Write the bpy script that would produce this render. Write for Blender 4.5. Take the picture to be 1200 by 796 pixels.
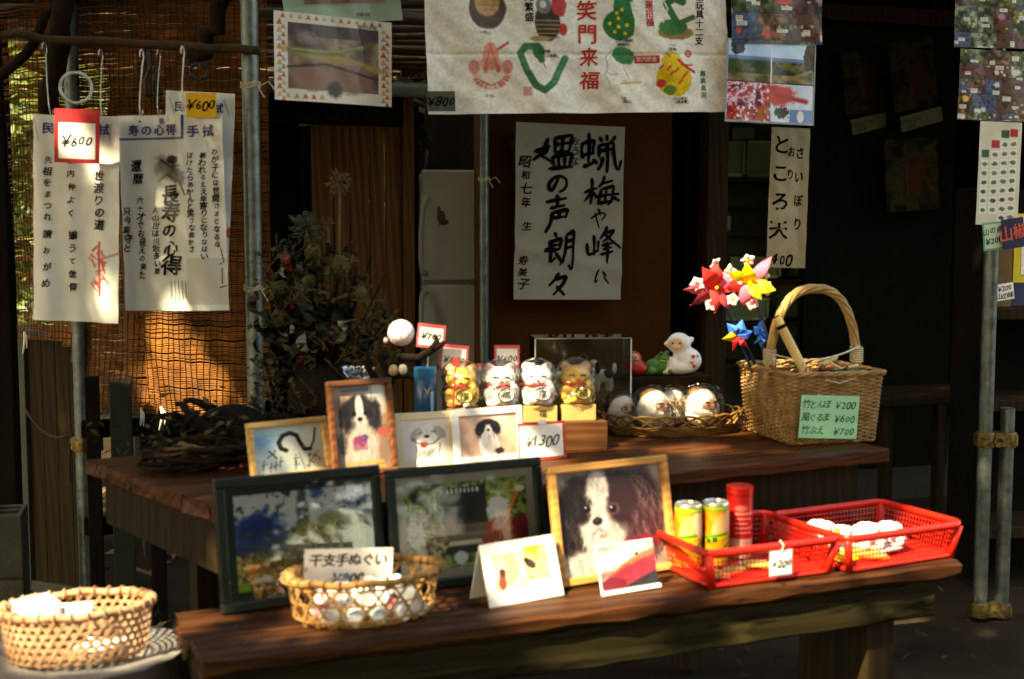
import bpy, math, random
import numpy as np
from mathutils import Vector, Matrix, Quaternion

rnd = random.Random(7)
PI = math.pi
R_ = math.radians
scene = bpy.context.scene
for o in list(bpy.data.objects):
    bpy.data.objects.remove(o)
COL = scene.collection

# ------------------------------------------------------------------ camera
EYE = 1.35
PITCH = R_(5.0)
FPX = 1500.0            # focal length in pixels of the 1200 px wide photograph
cam_d = bpy.data.cameras.new('camera')
cam_d.sensor_width = 36.0
cam_d.lens = 45.0
cam_d.clip_start = 0.05
cam_d.clip_end = 600.0
cam_d.dof.use_dof = True
cam_d.dof.focus_distance = 4.6
cam_d.dof.aperture_fstop = 3.2
cam = bpy.data.objects.new('camera', cam_d)
COL.objects.link(cam)
cam.location = (0, 0, EYE)
cam.rotation_euler = (PI / 2 - PITCH, 0, 0)
scene.camera = cam

# ------------------------------------------------------------------ sky, sun, exposure
TOSUN = Vector((-0.46, -0.58, 0.80)).normalized()
SUN_EL = math.asin(TOSUN.z)
SUN_AZ = math.atan2(TOSUN.x, TOSUN.y)
world = bpy.data.worlds.new('World')
scene.world = world
world.use_nodes = True
wn = world.node_tree
bg = wn.nodes['Background']
sky = wn.nodes.new('ShaderNodeTexSky')
sky.sky_type = 'NISHITA'
sky.sun_disc = False
sky.sun_elevation = SUN_EL
sky.sun_rotation = SUN_AZ
sky.air_density = 1.0
sky.dust_density = 3.0
sky.ozone_density = 1.0
wn.links.new(sky.outputs[0], bg.inputs[0])
bg.inputs[1].default_value = 0.15
sun_d = bpy.data.lights.new('sun', 'SUN')
sun_d.energy = 4.4
sun_d.angle = R_(0.5)
sun_d.color = (1.0, 0.93, 0.80)
sun = bpy.data.objects.new('sun', sun_d)
COL.objects.link(sun)
sun.location = TOSUN * 30
sun.rotation_euler = (-TOSUN).to_track_quat('-Z', 'Y').to_euler()
vs = scene.view_settings
vs.view_transform = 'Standard'
vs.look = 'None'
vs.gamma = 1.0
vs.use_curve_mapping = False
vs.exposure = 2.45
vs.use_white_balance = True
vs.white_balance_temperature = 9400
vs.white_balance_tint = 6
scene.cycles.max_bounces = 6
scene.cycles.diffuse_bounces = 3
scene.cycles.transparent_max_bounces = 12
scene.cycles.sample_clamp_indirect = 4.0
scene.cycles.use_denoising = True
scene.cycles.caustics_reflective = False
scene.cycles.caustics_refractive = False

# ------------------------------------------------------------------ survey helpers (photograph pixel -> place in the world)
CP, SP = math.cos(PITCH), math.sin(PITCH)
def ray(u, v):
    x = (u - 600.0) / FPX
    y = -(v - 398.0) / FPX
    return Vector((x, CP + y * SP, -SP + y * CP))
def G(u, v, z):                     # where the line of sight meets the level z
    d = ray(u, v)
    t = (z - EYE) / d.z
    return Vector((d.x * t, d.y * t, z))
def V(u, v, Y):                     # where it meets the distance Y
    d = ray(u, v)
    t = Y / d.y
    return Vector((d.x * t, Y, EYE + d.z * t))
def proj(p):
    x, y, z = p[0], p[1], p[2] - EYE
    f = y * CP - z * SP
    up = y * SP + z * CP
    return (600 + FPX * x / f, 398 - FPX * up / f)

# ------------------------------------------------------------------ mesh building
class MB:
    def __init__(s):
        s.v = []; s.f = []; s.m = []
    def add(s, verts, faces, mi=0, M=None):
        b = len(s.v)
        if M is not None:
            verts = [M @ Vector(q) for q in verts]
        s.v.extend([tuple(q) for q in verts])
        for f in faces:
            s.f.append(tuple(i + b for i in f)); s.m.append(mi)
        return s
    def box(s, c, size, M=None, mi=0, rz=0.0, taper=1.0):
        x, y, z = [q / 2 for q in size]
        t = taper
        vv = [(-x*t, -y*t, -z), (x*t, -y*t, -z), (x*t, y*t, -z), (-x*t, y*t, -z), (-x, -y, z), (x, -y, z), (x, y, z), (-x, y, z)]
        T = Matrix.Translation(c) @ Matrix.Rotation(rz, 4, 'Z')
        if M is not None:
            T = M @ T
        return s.add(vv, [(3, 2, 1, 0), (4, 5, 6, 7), (0, 1, 5, 4), (1, 2, 6, 5), (2, 3, 7, 6), (3, 0, 4, 7)], mi, T)
    def tube(s, pts, r, n=6, mi=0, cap=True, closed=False, flat=1.0, M=None):
        pts = [Vector(p) for p in pts]
        L = len(pts)
        rr = r if isinstance(r, (list, tuple)) else [r] * L
        b = []
        fs = []
        ref = None
        for i, p in enumerate(pts):
            if closed:
                d = pts[(i + 1) % L] - pts[i - 1]
            else:
                d = pts[min(i + 1, L - 1)] - pts[max(i - 1, 0)]
            if d.length < 1e-9:
                d = Vector((0, 0, 1))
            d.normalize()
            if ref is None:
                ref = Vector((0, 0, 1)) if abs(d.z) < 0.9 else Vector((1, 0, 0))
            a = ref - d * ref.dot(d)
            if a.length < 1e-6:
                a = d.orthogonal()
            a.normalize()
            ref = a
            c = d.cross(a)
            for k in range(n):
                t = 2 * PI * k / n
                b.append(p + a * (math.cos(t) * rr[i]) + c * (math.sin(t) * rr[i] * flat))
        for i in range(L if closed else L - 1):
            j = (i + 1) % L
            for k in range(n):
                k2 = (k + 1) % n
                fs.append((i * n + k, i * n + k2, j * n + k2, j * n + k))
        if cap and not closed:
            fs.append(tuple(range(n - 1, -1, -1)))
            fs.append(tuple((L - 1) * n + k for k in range(n)))
        return s.add(b, fs, mi, M)
    def lathe(s, prof, n=20, mi=0, M=None, sx=1.0, sy=1.0, cap=True):
        vv = []
        fs = []
        for (r, z) in prof:
            for k in range(n):
                t = 2 * PI * k / n
                vv.append((r * sx * math.cos(t), r * sy * math.sin(t), z))
        for i in range(len(prof) - 1):
            for k in range(n):
                k2 = (k + 1) % n
                fs.append((i * n + k, i * n + k2, (i + 1) * n + k2, (i + 1) * n + k))
        if cap:
            fs.append(tuple(range(n - 1, -1, -1)))
            fs.append(tuple((len(prof) - 1) * n + k for k in range(n)))
        return s.add(vv, fs, mi, M)
    def ell(s, c, r, n=14, m=9, mi=0, M=None, rot=None):
        vv = []
        fs = []
        for i in range(m + 1):
            ph = PI * i / m
            for k in range(n):
                t = 2 * PI * k / n
                vv.append((r[0] * math.sin(ph) * math.cos(t), r[1] * math.sin(ph) * math.sin(t), r[2] * math.cos(ph)))
        for i in range(m):
            for k in range(n):
                k2 = (k + 1) % n
                fs.append((i * n + k, (i + 1) * n + k, (i + 1) * n + k2, i * n + k2))
        T = Matrix.Translation(c)
        if rot is not None:
            T = T @ rot
        if M is not None:
            T = M @ T
        return s.add(vv, fs, mi, T)
    def plank(s, x0, x1, y0, y1, z0, z1, seed=1, jit=.0022, ch=.006, n=26, skew=0.0):
        """a worn board along x: chamfered, dented edges"""
        r = random.Random(seed); vv = []; fs = []
        for i in range(n + 1):
            f = i / n
            xa = x0 - skew * y0 + (x1 - x0 + skew * y0) * f; xb = x0 - skew * y1 + (x1 - x0 + skew * y1) * f
            c = ch * r.uniform(.5, 1.6); w1 = r.uniform(-jit, jit); w2 = r.uniform(-jit, jit); t1 = r.uniform(-jit, jit) * .4; t2 = r.uniform(-jit, jit) * .4
            if r.random() < .10: c *= 2.2
            e = r.uniform(-1, 1) * jit * (3 if i in (0, n) else 0)
            vv += [(xa + e, y0 + w1 + c, z0), (xb - e, y1 + w2 - c, z0), (xb, y1 + w2, z0 + c), (xb + e, y1 + w2, z1 - c * .8), (xb, y1 + w2 - c, z1 + t2), (xa, y0 + w1 + c, z1 + t1), (xa - e, y0 + w1, z1 - c * .8), (xa, y0 + w1, z0 + c)]
        for i in range(n):
            for k in range(8):
                k2 = (k + 1) % 8
                fs.append((i * 8 + k, (i + 1) * 8 + k, (i + 1) * 8 + k2, i * 8 + k2))
        fs.append(tuple(range(8))); fs.append(tuple(n * 8 + 7 - k for k in range(8)))
        return s.add(vv, fs)
    def poly(s, pts, mi=0, M=None):
        return s.add(pts, [tuple(range(len(pts)))], mi, M)
    def ribbon(s, pts, nrm, w, t=0.0006, mi=0):
        # a flat strip along pts; nrm: list of surface normals
        n = len(pts)
        vv = []
        fs = []
        for i in range(n):
            p = Vector(pts[i]); d = Vector(pts[min(i + 1, n - 1)]) - Vector(pts[max(i - 1, 0)])
            d.normalize()
            nn = Vector(nrm[i]); nn.normalize()
            side = d.cross(nn); side.normalize()
            vv += [p - side * w / 2 + nn * t, p + side * w / 2 + nn * t, p + side * w / 2 - nn * t, p - side * w / 2 - nn * t]
        for i in range(n - 1):
            a = i * 4; b = a + 4
            for k in range(4):
                k2 = (k + 1) % 4
                fs.append((a + k, a + k2, b + k2, b + k))
        fs.append((3, 2, 1, 0)); e = (n - 1) * 4
        fs.append((e, e + 1, e + 2, e + 3))
        return s.add(vv, fs, mi)
    def build(s, name, mats, parent=None, smooth=False, bevel=0.0, kind=None, seg=2):
        me = bpy.data.meshes.new(name)
        me.from_pydata(s.v, [], s.f)
        if not isinstance(mats, (list, tuple)):
            mats = [mats]
        for q in mats:
            me.materials.append(q)
        if len(mats) > 1:
            me.polygons.foreach_set('material_index', s.m)
        if smooth:
            me.polygons.foreach_set('use_smooth', [True] * len(me.polygons))
        me.update()
        o = bpy.data.objects.new(name, me)
        COL.objects.link(o)
        if parent is not None:
            o.parent = parent
        if bevel > 0:
            md = o.modifiers.new('bevel', 'BEVEL')
            md.width = bevel; md.segments = seg; md.limit_method = 'ANGLE'; md.angle_limit = R_(40)
        if kind:
            o['kind'] = kind
        return o

def smooth_by_angle(o, deg=40):
    o.data.polygons.foreach_set('use_smooth', [True] * len(o.data.polygons))
    o.data.set_sharp_from_angle(angle=R_(deg))
    return o

def tag(o, label, cat, group=None):
    o['label'] = label; o['category'] = cat
    if group:
        o['group'] = group
    return o
def thing(name, label, cat, M=None, group=None):
    o = bpy.data.objects.new(name, None)
    o.empty_display_size = 0.05
    COL.objects.link(o)
    if M is not None:
        if isinstance(M, Matrix):
            o.matrix_world = M
        else:
            o.location = M
    return tag(o, label, cat, group)
def link_copy(o, parent=None):
    c = o.copy()
    COL.objects.link(c)
    c.parent = parent
    return c
def copy_tree(o, parent=None):
    c = link_copy(o, parent)
    for ch in [q for q in bpy.data.objects if q.parent == o]:
        copy_tree(ch, c)
    return c
def TM(loc, rz=0.0, rx=0.0, ry=0.0, s=1.0):
    return Matrix.Translation(loc) @ Matrix.Rotation(rz, 4, 'Z') @ Matrix.Rotation(rx, 4, 'X') @ Matrix.Rotation(ry, 4, 'Y') @ Matrix.Scale(s, 4)
def axes(o, x, y, z):
    M = Matrix.Identity(4)
    for i in range(3):
        M[i][0] = x[i]; M[i][1] = y[i]; M[i][2] = z[i]; M[i][3] = o[i]
    return M

# ------------------------------------------------------------------ materials
def srgb(c):
    return tuple((q / 255.0 / 12.92) if q / 255.0 <= 0.04045 else ((q / 255.0 + 0.055) / 1.055) ** 2.4 for q in c)
_mats = {}
def mat(name, col, rough=0.6, var=0.15, scale=12.0, bump=0.0, bscale=60.0, metal=0.0, stretch=None, spec=0.22, col2=None, trans=0.0, coat=0.0, sheen=0.0, sss=0.0):
    """principled material with noise-driven colour variation, gloss variation and fine relief"""
    if name in _mats:
        return _mats[name]
    m = bpy.data.materials.new(name)
    m.use_nodes = True
    nt = m.node_tree
    N = nt.nodes; L = nt.links
    p = N['Principled BSDF']
    tc = N.new('ShaderNodeTexCoord')
    mp = N.new('ShaderNodeMapping')
    L.new(tc.outputs['Object'], mp.inputs[0])
    if stretch:
        mp.inputs['Scale'].default_value = stretch
    nz = N.new('ShaderNodeTexNoise')
    nz.inputs['Scale'].default_value = scale
    nz.inputs['Detail'].default_value = 6.0
    nz.inputs['Roughness'].default_value = 0.65
    L.new(mp.outputs[0], nz.inputs['Vector'])
    rp = N.new('ShaderNodeValToRGB')
    rp.color_ramp.elements[0].position = 0.3
    rp.color_ramp.elements[1].position = 0.7
    c0 = [max(0, q * (1 - var)) for q in col]
    c1 = [min(1, q * (1 + var)) for q in col] if col2 is None else list(col2)
    rp.color_ramp.elements[0].color = (*c0, 1)
    rp.color_ramp.elements[1].color = (*c1, 1)
    L.new(nz.outputs['Fac'], rp.inputs[0])
    L.new(rp.outputs[0], p.inputs['Base Color'])
    mr = N.new('ShaderNodeMapRange')
    mr.inputs['To Min'].default_value = max(0.02, rough - 0.12)
    mr.inputs['To Max'].default_value = min(1, rough + 0.12)
    L.new(nz.outputs['Fac'], mr.inputs['Value'])
    L.new(mr.outputs[0], p.inputs['Roughness'])
    p.inputs['Metallic'].default_value = metal
    p.inputs['Specular IOR Level'].default_value = spec
    p.inputs['Coat Weight'].default_value = coat
    p.inputs['Transmission Weight'].default_value = trans
    if bump > 0:
        n2 = N.new('ShaderNodeTexNoise')
        n2.inputs['Scale'].default_value = bscale
        n2.inputs['Detail'].default_value = 5.0
        L.new(mp.outputs[0], n2.inputs['Vector'])
        b = N.new('ShaderNodeBump')
        b.inputs['Strength'].default_value = bump
        b.inputs['Distance'].default_value = 0.01
        L.new(n2.outputs['Fac'], b.inputs['Height'])
        L.new(b.outputs[0], p.inputs['Normal'])
    _mats[name] = m
    return m

def wood(name, dark, light, scale=6.0, rough=0.55, along=(0.12, 2.2, 2.2), bump=0.35, patch=None, spec=0.08, cracks=0.0):
    """long-grained wood: stretched noise plus a wavy ring figure; patch = (colour, coverage) adds worn/mossy spots"""
    if name in _mats:
        return _mats[name]
    m = bpy.data.materials.new(name)
    m.use_nodes = True
    nt = m.node_tree; N = nt.nodes; L = nt.links
    p = N['Principled BSDF']
    tc = N.new('ShaderNodeTexCoord')
    oi = N.new('ShaderNodeObjectInfo')
    off = N.new('ShaderNodeVectorMath'); off.operation = 'ADD'
    cmb = N.new('ShaderNodeCombineXYZ')
    ml = N.new('ShaderNodeMath'); ml.operation = 'MULTIPLY'; ml.inputs[1].default_value = 17.0
    L.new(oi.outputs['Random'], ml.inputs[0])
    for k in range(3):
        L.new(ml.outputs[0], cmb.inputs[k])
    L.new(tc.outputs['Object'], off.inputs[0]); L.new(cmb.outputs[0], off.inputs[1])
    mp = N.new('ShaderNodeMapping')
    mp.inputs['Scale'].default_value = along
    L.new(off.outputs[0], mp.inputs[0])
    nz = N.new('ShaderNodeTexNoise'); nz.inputs['Scale'].default_value = scale * 3
    nz.inputs['Detail'].default_value = 8.0; nz.inputs['Roughness'].default_value = 0.7
    nz.inputs['Distortion'].default_value = 0.6
    L.new(mp.outputs[0], nz.inputs['Vector'])
    wv = N.new('ShaderNodeTexWave'); wv.inputs['Scale'].default_value = scale * 1.6
    wv.bands_direction = 'DIAGONAL'
    wv.inputs['Distortion'].default_value = 6.0; wv.inputs['Detail'].default_value = 3.0
    L.new(mp.outputs[0], wv.inputs['Vector'])
    mx = N.new('ShaderNodeMath'); mx.operation = 'MULTIPLY_ADD'
    mx.inputs[1].default_value = 0.35
    L.new(wv.outputs['Fac'], mx.inputs[0])
    sc = N.new('ShaderNodeMath'); sc.operation = 'MULTIPLY'; sc.inputs[1].default_value = 0.75
    L.new(nz.outputs['Fac'], sc.inputs[0]); L.new(sc.outputs[0], mx.inputs[2])
    rp = N.new('ShaderNodeValToRGB')
    rp.color_ramp.elements[0].position = 0.22; rp.color_ramp.elements[1].position = 0.78
    rp.color_ramp.elements[0].color = (*dark, 1); rp.color_ramp.elements[1].color = (*light, 1)
    L.new(mx.outputs[0], rp.inputs[0])
    colout = rp.outputs[0]
    if patch:
        n3 = N.new('ShaderNodeTexNoise'); n3.inputs['Scale'].default_value = 7.0
        n3.inputs['Detail'].default_value = 7.0; n3.inputs['Roughness'].default_value = 0.6
        mp3 = N.new('ShaderNodeMapping'); mp3.inputs['Scale'].default_value = (0.45, 1.6, 1.6)
        L.new(off.outputs[0], mp3.inputs[0]); L.new(mp3.outputs[0], n3.inputs['Vector'])
        r3 = N.new('ShaderNodeValToRGB')
        r3.color_ramp.elements[0].position = patch[1]; r3.color_ramp.elements[1].position = patch[1] + 0.05
        L.new(n3.outputs['Fac'], r3.inputs[0])
        mix = N.new('ShaderNodeMix'); mix.data_type = 'RGBA'
        L.new(r3.outputs[0], mix.inputs['Factor'])
        L.new(colout, mix.inputs['A']); mix.inputs['B'].default_value = (*patch[0], 1)
        colout = mix.outputs['Result']
    if cracks > 0:
        n4 = N.new('ShaderNodeTexNoise'); n4.inputs['Scale'].default_value = 9.0; n4.inputs['Detail'].default_value = 4.0
        mp4 = N.new('ShaderNodeMapping'); mp4.inputs['Scale'].default_value = (0.16, 3.2, 3.2)
        L.new(off.outputs[0], mp4.inputs[0]); L.new(mp4.outputs[0], n4.inputs['Vector'])
        ds = N.new('ShaderNodeMath'); ds.operation = 'SUBTRACT'; ds.inputs[1].default_value = 0.5
        ab = N.new('ShaderNodeMath'); ab.operation = 'ABSOLUTE'
        L.new(n4.outputs['Fac'], ds.inputs[0]); L.new(ds.outputs[0], ab.inputs[0])
        r4 = N.new('ShaderNodeValToRGB'); r4.color_ramp.elements[0].position = 0.0; r4.color_ramp.elements[1].position = 0.022
        L.new(ab.outputs[0], r4.inputs[0])
        mc = N.new('ShaderNodeMix'); mc.data_type = 'RGBA'; mc.blend_type = 'MULTIPLY'; mc.inputs['Factor'].default_value = cracks
        L.new(colout, mc.inputs['A']); L.new(r4.outputs[0], mc.inputs['B']); colout = mc.outputs['Result']
    L.new(colout, p.inputs['Base Color'])
    mr = N.new('ShaderNodeMapRange')
    mr.inputs['To Min'].default_value = rough - 0.15; mr.inputs['To Max'].default_value = rough + 0.2
    L.new(nz.outputs['Fac'], mr.inputs['Value']); L.new(mr.outputs[0], p.inputs['Roughness'])
    p.inputs['Specular IOR Level'].default_value = spec
    b = N.new('ShaderNodeBump'); b.inputs['Strength'].default_value = bump; b.inputs['Distance'].default_value = 0.004
    L.new(mx.outputs[0], b.inputs['Height']); L.new(b.outputs[0], p.inputs['Normal'])
    _mats[name] = m
    return m

def film_mat(name, gloss=0.14, rough=0.12, tint=(0.97, 0.98, 0.97), bscale=35, bump=0.6, frk=1.0):
    """thin clear plastic: transparent with a wrinkled gloss"""
    if name in _mats:
        return _mats[name]
    m = bpy.data.materials.new(name); m.use_nodes = True
    nt = m.node_tree; N = nt.nodes; L = nt.links
    N.remove(N['Principled BSDF'])
    out = N['Material Output']
    tr = N.new('ShaderNodeBsdfTransparent'); tr.inputs[0].default_value = (*tint, 1)
    gl = N.new('ShaderNodeBsdfGlossy'); gl.inputs['Roughness'].default_value = rough
    mx = N.new('ShaderNodeMixShader'); mx.inputs[0].default_value = gloss
    fr = N.new('ShaderNodeFresnel'); fr.inputs[0].default_value = 1.5
    ad = N.new('ShaderNodeMath'); ad.operation = 'MULTIPLY_ADD'; ad.use_clamp = True
    ad.inputs[1].default_value = frk; ad.inputs[2].default_value = gloss
    L.new(fr.outputs[0], ad.inputs[0]); L.new(ad.outputs[0], mx.inputs[0])
    L.new(tr.outputs[0], mx.inputs[1]); L.new(gl.outputs[0], mx.inputs[2])
    tc = N.new('ShaderNodeTexCoord'); nz = N.new('ShaderNodeTexNoise'); nz.inputs['Scale'].default_value = bscale
    nz.inputs['Detail'].default_value = 3
    L.new(tc.outputs['Object'], nz.inputs['Vector'])
    b = N.new('ShaderNodeBump'); b.inputs['Strength'].default_value = bump; b.inputs['Distance'].default_value = 0.01
    L.new(nz.outputs['Fac'], b.inputs['Height']); L.new(b.outputs[0], gl.inputs['Normal']); L.new(b.outputs[0], fr.inputs['Normal'])
    L.new(mx.outputs[0], out.inputs['Surface'])
    _mats[name] = m
    return m

def print_mat(name='printed_paper', rough=0.45, coat=0.0, spec=0.25, transl=0.0):
    """colour printed on paper, read from the sheet's own colour attribute"""
    if name in _mats:
        return _mats[name]
    m = bpy.data.materials.new(name); m.use_nodes = True
    nt = m.node_tree; N = nt.nodes; L = nt.links
    p = N['Principled BSDF']
    at = N.new('ShaderNodeAttribute'); at.attribute_name = 'ink'
    L.new(at.outputs['Color'], p.inputs['Base Color'])
    p.inputs['Roughness'].default_value = rough
    p.inputs['Coat Weight'].default_value = coat
    p.inputs['Coat Roughness'].default_value = 0.06
    p.inputs['Specular IOR Level'].default_value = spec
    tc = N.new('ShaderNodeTexCoord'); nz = N.new('ShaderNodeTexNoise'); nz.inputs['Scale'].default_value = 28
    L.new(tc.outputs['Object'], nz.inputs['Vector'])
    b = N.new('ShaderNodeBump'); b.inputs['Strength'].default_value = 0.12; b.inputs['Distance'].default_value = 0.01
    L.new(nz.outputs['Fac'], b.inputs['Height']); L.new(b.outputs[0], p.inputs['Normal'])
    if coat > 0:
        L.new(b.outputs[0], p.inputs['Coat Normal'])
    if transl > 0:
        out = N['Material Output']
        t = N.new('ShaderNodeBsdfTranslucent'); L.new(at.outputs['Color'], t.inputs[0])
        mx = N.new('ShaderNodeMixShader'); mx.inputs[0].default_value = transl
        L.new(p.outputs[0], mx.inputs[1]); L.new(t.outputs[0], mx.inputs[2]); L.new(mx.outputs[0], out.inputs['Surface'])
    _mats[name] = m
    return m

M_PRINT = print_mat()
M_GLOSSP = print_mat('laminated_print', 0.4, coat=0.35)
M_CLOTHP = print_mat('printed_cotton', 0.85, spec=0.2)
M_SLEEVE = print_mat('print_in_plastic_sleeve', 0.5, coat=0.3)
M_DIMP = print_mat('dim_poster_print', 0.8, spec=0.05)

M_GALV = mat('galvanised_steel', (0.13, 0.150, 0.135), 0.45, 0.45, 30, 0.15, 120, metal=0.85)
M_CLAMP = mat('zinc_clamp', (0.17, 0.12, 0.05), 0.4, 0.5, 40, 0.3, 80, metal=0.85)
M_WIRE = mat('steel_wire', (0.45, 0.42, 0.36), 0.35, 0.2, 60, metal=0.8)
M_INK = mat('black_ink', (0.004, 0.004, 0.005), 0.8, 0.3, 60, spec=.05)
M_REDINK = mat('red_ink', (0.55, 0.03, 0.02), 0.6, 0.25, 60)
M_BLUEINK = mat('blue_ink', (0.02, 0.04, 0.22), 0.6, 0.25, 60)
M_GREENINK = mat('green_ink', (0.02, 0.17, 0.05), 0.6, 0.25, 60)
M_CREAMINK = mat('cream_ink', (0.70, 0.66, 0.50), 0.6, 0.1, 60)
M_PAPER = mat('white_paper', (0.78, 0.76, 0.70), 0.65, 0.05, 20, 0.1, 50)
M_STRING = mat('white_string', (0.66, 0.62, 0.52), 0.8, 0.2, 80)
M_TWINE = mat('pale_twine', (0.50, 0.42, 0.27), 0.85, 0.25, 80)
M_FILM = film_mat('clear_cellophane', gloss=0.0, rough=0.2, frk=0.35)
M_FILM2 = film_mat('clear_sleeve_film', gloss=0.0, frk=0.35, rough=0.08, bscale=9, bump=0.5)

# ------------------------------------------------------------------ writing
_glyphs = {}
def glyph(ch, bold=0.0):
    if (ch, bold) in _glyphs:
        return _glyphs[(ch, bold)]
    cu = bpy.data.curves.new('g', 'FONT')
    cu.body = ch
    cu.size = 1.0
    cu.resolution_u = 2
    cu.fill_mode = 'FRONT'
    cu.offset = bold
    o = bpy.data.objects.new('g', cu)
    COL.objects.link(o)
    dg = bpy.context.evaluated_depsgraph_get()
    me = o.evaluated_get(dg).to_mesh()
    vs_ = [(q.co.x, q.co.y) for q in me.vertices]
    fs = [tuple(q.vertices) for q in me.polygons]
    o.evaluated_get(dg).to_mesh_clear()
    bpy.data.objects.remove(o); bpy.data.curves.remove(cu)
    if vs_:
        xs = [q[0] for q in vs_]; ys = [q[1] for q in vs_]
        cx = (min(xs) + max(xs)) / 2
        w = max(xs) - min(xs)
        g = ([(x - cx, y - 0.36) for x, y in vs_], fs, w, min(ys) - 0.36, max(ys) - 0.36)
    else:
        g = ([], [], 0.3, 0, 0)
    _glyphs[(ch, bold)] = g
    return g

class Writing:
    """lettering laid on a sheet in its local plane (x right, z up, facing -y), following the sheet's sag"""
    def __init__(s, disp=None, off=0.0009):
        s.mb = MB(); s.disp = disp; s.off = off; s.mats = []; s.big = []; s.bold = 0.0; s.zsc = 1.0
    def mi(s, m):
        if m not in s.mats:
            s.mats.append(m)
        return s.mats.index(m)
    def put(s, ch, x, z, size, m, rot=0.0, sx=1.0, sz=1.0, shear=0.0, rough=0.0):
        vs_, fs, w, _, _ = glyph(ch)
        ph = (rnd.uniform(0, 6), rnd.uniform(0, 6), rnd.uniform(0, 6))
        b = MB() if size > 0.03 else s.mb
        offs = [(0, 0)] if s.bold <= 0 else [(-.5, .2), (.5, .3), (.1, -.55), (0, 0)]
        for j, (ox, oz) in enumerate(offs):
            s._put(b, vs_, fs, x + ox * s.bold * size, z + oz * s.bold * size, size, m, rot, sx, sz, shear, rough, ph, s.off + j * .00012)
        if size > 0.03:
            s.big.append((b, m))
    def _put(s, b, vs_, fs, x, z, size, m, rot, sx, sz, shear, rough, ph, off):
        ca, sa = math.cos(rot), math.sin(rot)
        out = []
        a1, a2, a3 = ph
        for (gx, gy) in vs_:
            if rough:
                gx2 = gx + rough * (0.5 * math.sin(gy * 7 + a1) + 0.25 * math.sin(gx * 17 + gy * 9 + a2))
                gy2 = gy + rough * (0.5 * math.sin(gx * 6 + a2) + 0.25 * math.sin(gy * 15 + a3))
            else:
                gx2, gy2 = gx, gy
            gx2 += shear * gy2
            px = (gx2 * ca * sx - gy2 * sa * sz) * size
            pz = (gx2 * sa * sx + gy2 * ca * sz) * size
            X, Z = x + px, (z + pz) * s.zsc
            Y = (s.disp(X, Z) if s.disp else 0.0) - off
            out.append((X, Y, Z))
        b.add(out, fs, s.mi(m) if b is s.mb else 0)
    def col(s, text, x, ztop, size, m, pitch=1.05, hand=0.0, sx=1.0):
        z = ztop - size * 0.5
        for ch in text:
            if ch == ' ':
                z -= size * 0.5
                continue
            if ch == 'ー':
                s.put(ch, x, z, size, m, rot=-PI / 2)
            else:
                s.put(ch, x + rnd.uniform(-1, 1) * hand * size * 0.4, z, size * (1 + rnd.uniform(-1, 1) * hand * 0.8), m,
                      rot=rnd.uniform(-1, 1) * hand * 0.5, sx=sx * (1 + rnd.uniform(-1, 1) * hand * 0.5), shear=hand * 0.5, rough=hand * 0.18)
            z -= size * pitch
    def row(s, text, x, z, size, m, hand=0.0, pitch=None, slope=0.0, center=False):
        ws = []
        for ch in text:
            g = glyph(ch)
            ws.append((g[2] + 0.10) * size if pitch is None else pitch * size)
        if center:
            x = x - sum(ws) / 2
        for ch, w in zip(text, ws):
            if ch != ' ':
                s.put(ch, x + w / 2, z + rnd.uniform(-1, 1) * hand * size * 0.2, size * (1 + rnd.uniform(-1, 1) * hand * 0.5), m,
                      rot=slope + rnd.uniform(-1, 1) * hand * 0.25, shear=hand * 0.7, rough=hand * 0.08)
            x += w
            z += w * slope
    def stroke(s, pts, w, m):
        """a brush line"""
        n = len(pts)
        vv = []
        for i in range(n):
            a = Vector(pts[max(i - 1, 0)]); b = Vector(pts[min(i + 1, n - 1)])
            d = (b - a); d.normalize()
            ww = w[i] if isinstance(w, (list, tuple)) else w
            nx, nz = -d.y, d.x
            for sg in (1, -1):
                X = pts[i][0] + nx * ww / 2 * sg; Z = pts[i][1] + nz * ww / 2 * sg
                vv.append((X, (s.disp(X, Z) if s.disp else 0) - s.off, Z))
        s.mb.add(vv, [(2 * i, 2 * i + 1, 2 * i + 3, 2 * i + 2) for i in range(n - 1)], s.mi(m))
    def brush(s, strokes, m, parent, name='character'):
        """one brushed character: each stroke is pressed in, swept and lifted"""
        b = MB()
        for j, (pts, w) in enumerate(strokes):
            P = [Vector(p) for p in pts]; S = []
            for i in range(len(P) - 1):
                p0, p1, p2, p3 = P[max(i - 1, 0)], P[i], P[i + 1], P[min(i + 2, len(P) - 1)]
                for q in range(6):
                    t = q / 6
                    S.append(.5 * ((2 * p1) + (p2 - p0) * t + (2 * p0 - 5 * p1 + 4 * p2 - p3) * t * t + (3 * p1 - p0 - 3 * p2 + p3) * t ** 3))
            S.append(P[-1]); n = len(S); vv = []
            a1 = rnd.uniform(0, 6)
            for i in range(n):
                d = S[min(i + 1, n - 1)] - S[max(i - 1, 0)]; d.normalize()
                f = i / (n - 1)
                ww = w * (.45 + .75 * math.sin(min(1, f * 5 + .15) * PI / 2) - .55 * f ** 1.7 + .12 * math.sin(f * 9 + a1)) / 1.1
                for sg in (1, -1):
                    X = S[i].x - d.y * ww / 2 * sg; Z = S[i].y + d.x * ww / 2 * sg
                    vv.append((X, (s.disp(X, Z) if s.disp else 0) - s.off - j * .00012, Z))
            b.add(vv, [(2 * i, 2 * i + 2, 2 * i + 3, 2 * i + 1) for i in range(n - 1)])
            e0 = S[0]; rr = w * .30
            ring = [(e0.x + rr * math.cos(k * PI / 5), 0, e0.y + rr * math.sin(k * PI / 5)) for k in range(10)]
            b.add([(x, (s.disp(x, z) if s.disp else 0) - s.off - j * .00012 - .00006, z) for (x, _, z) in ring], [tuple(range(10))])
        return b.build(name, m, parent)
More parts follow.
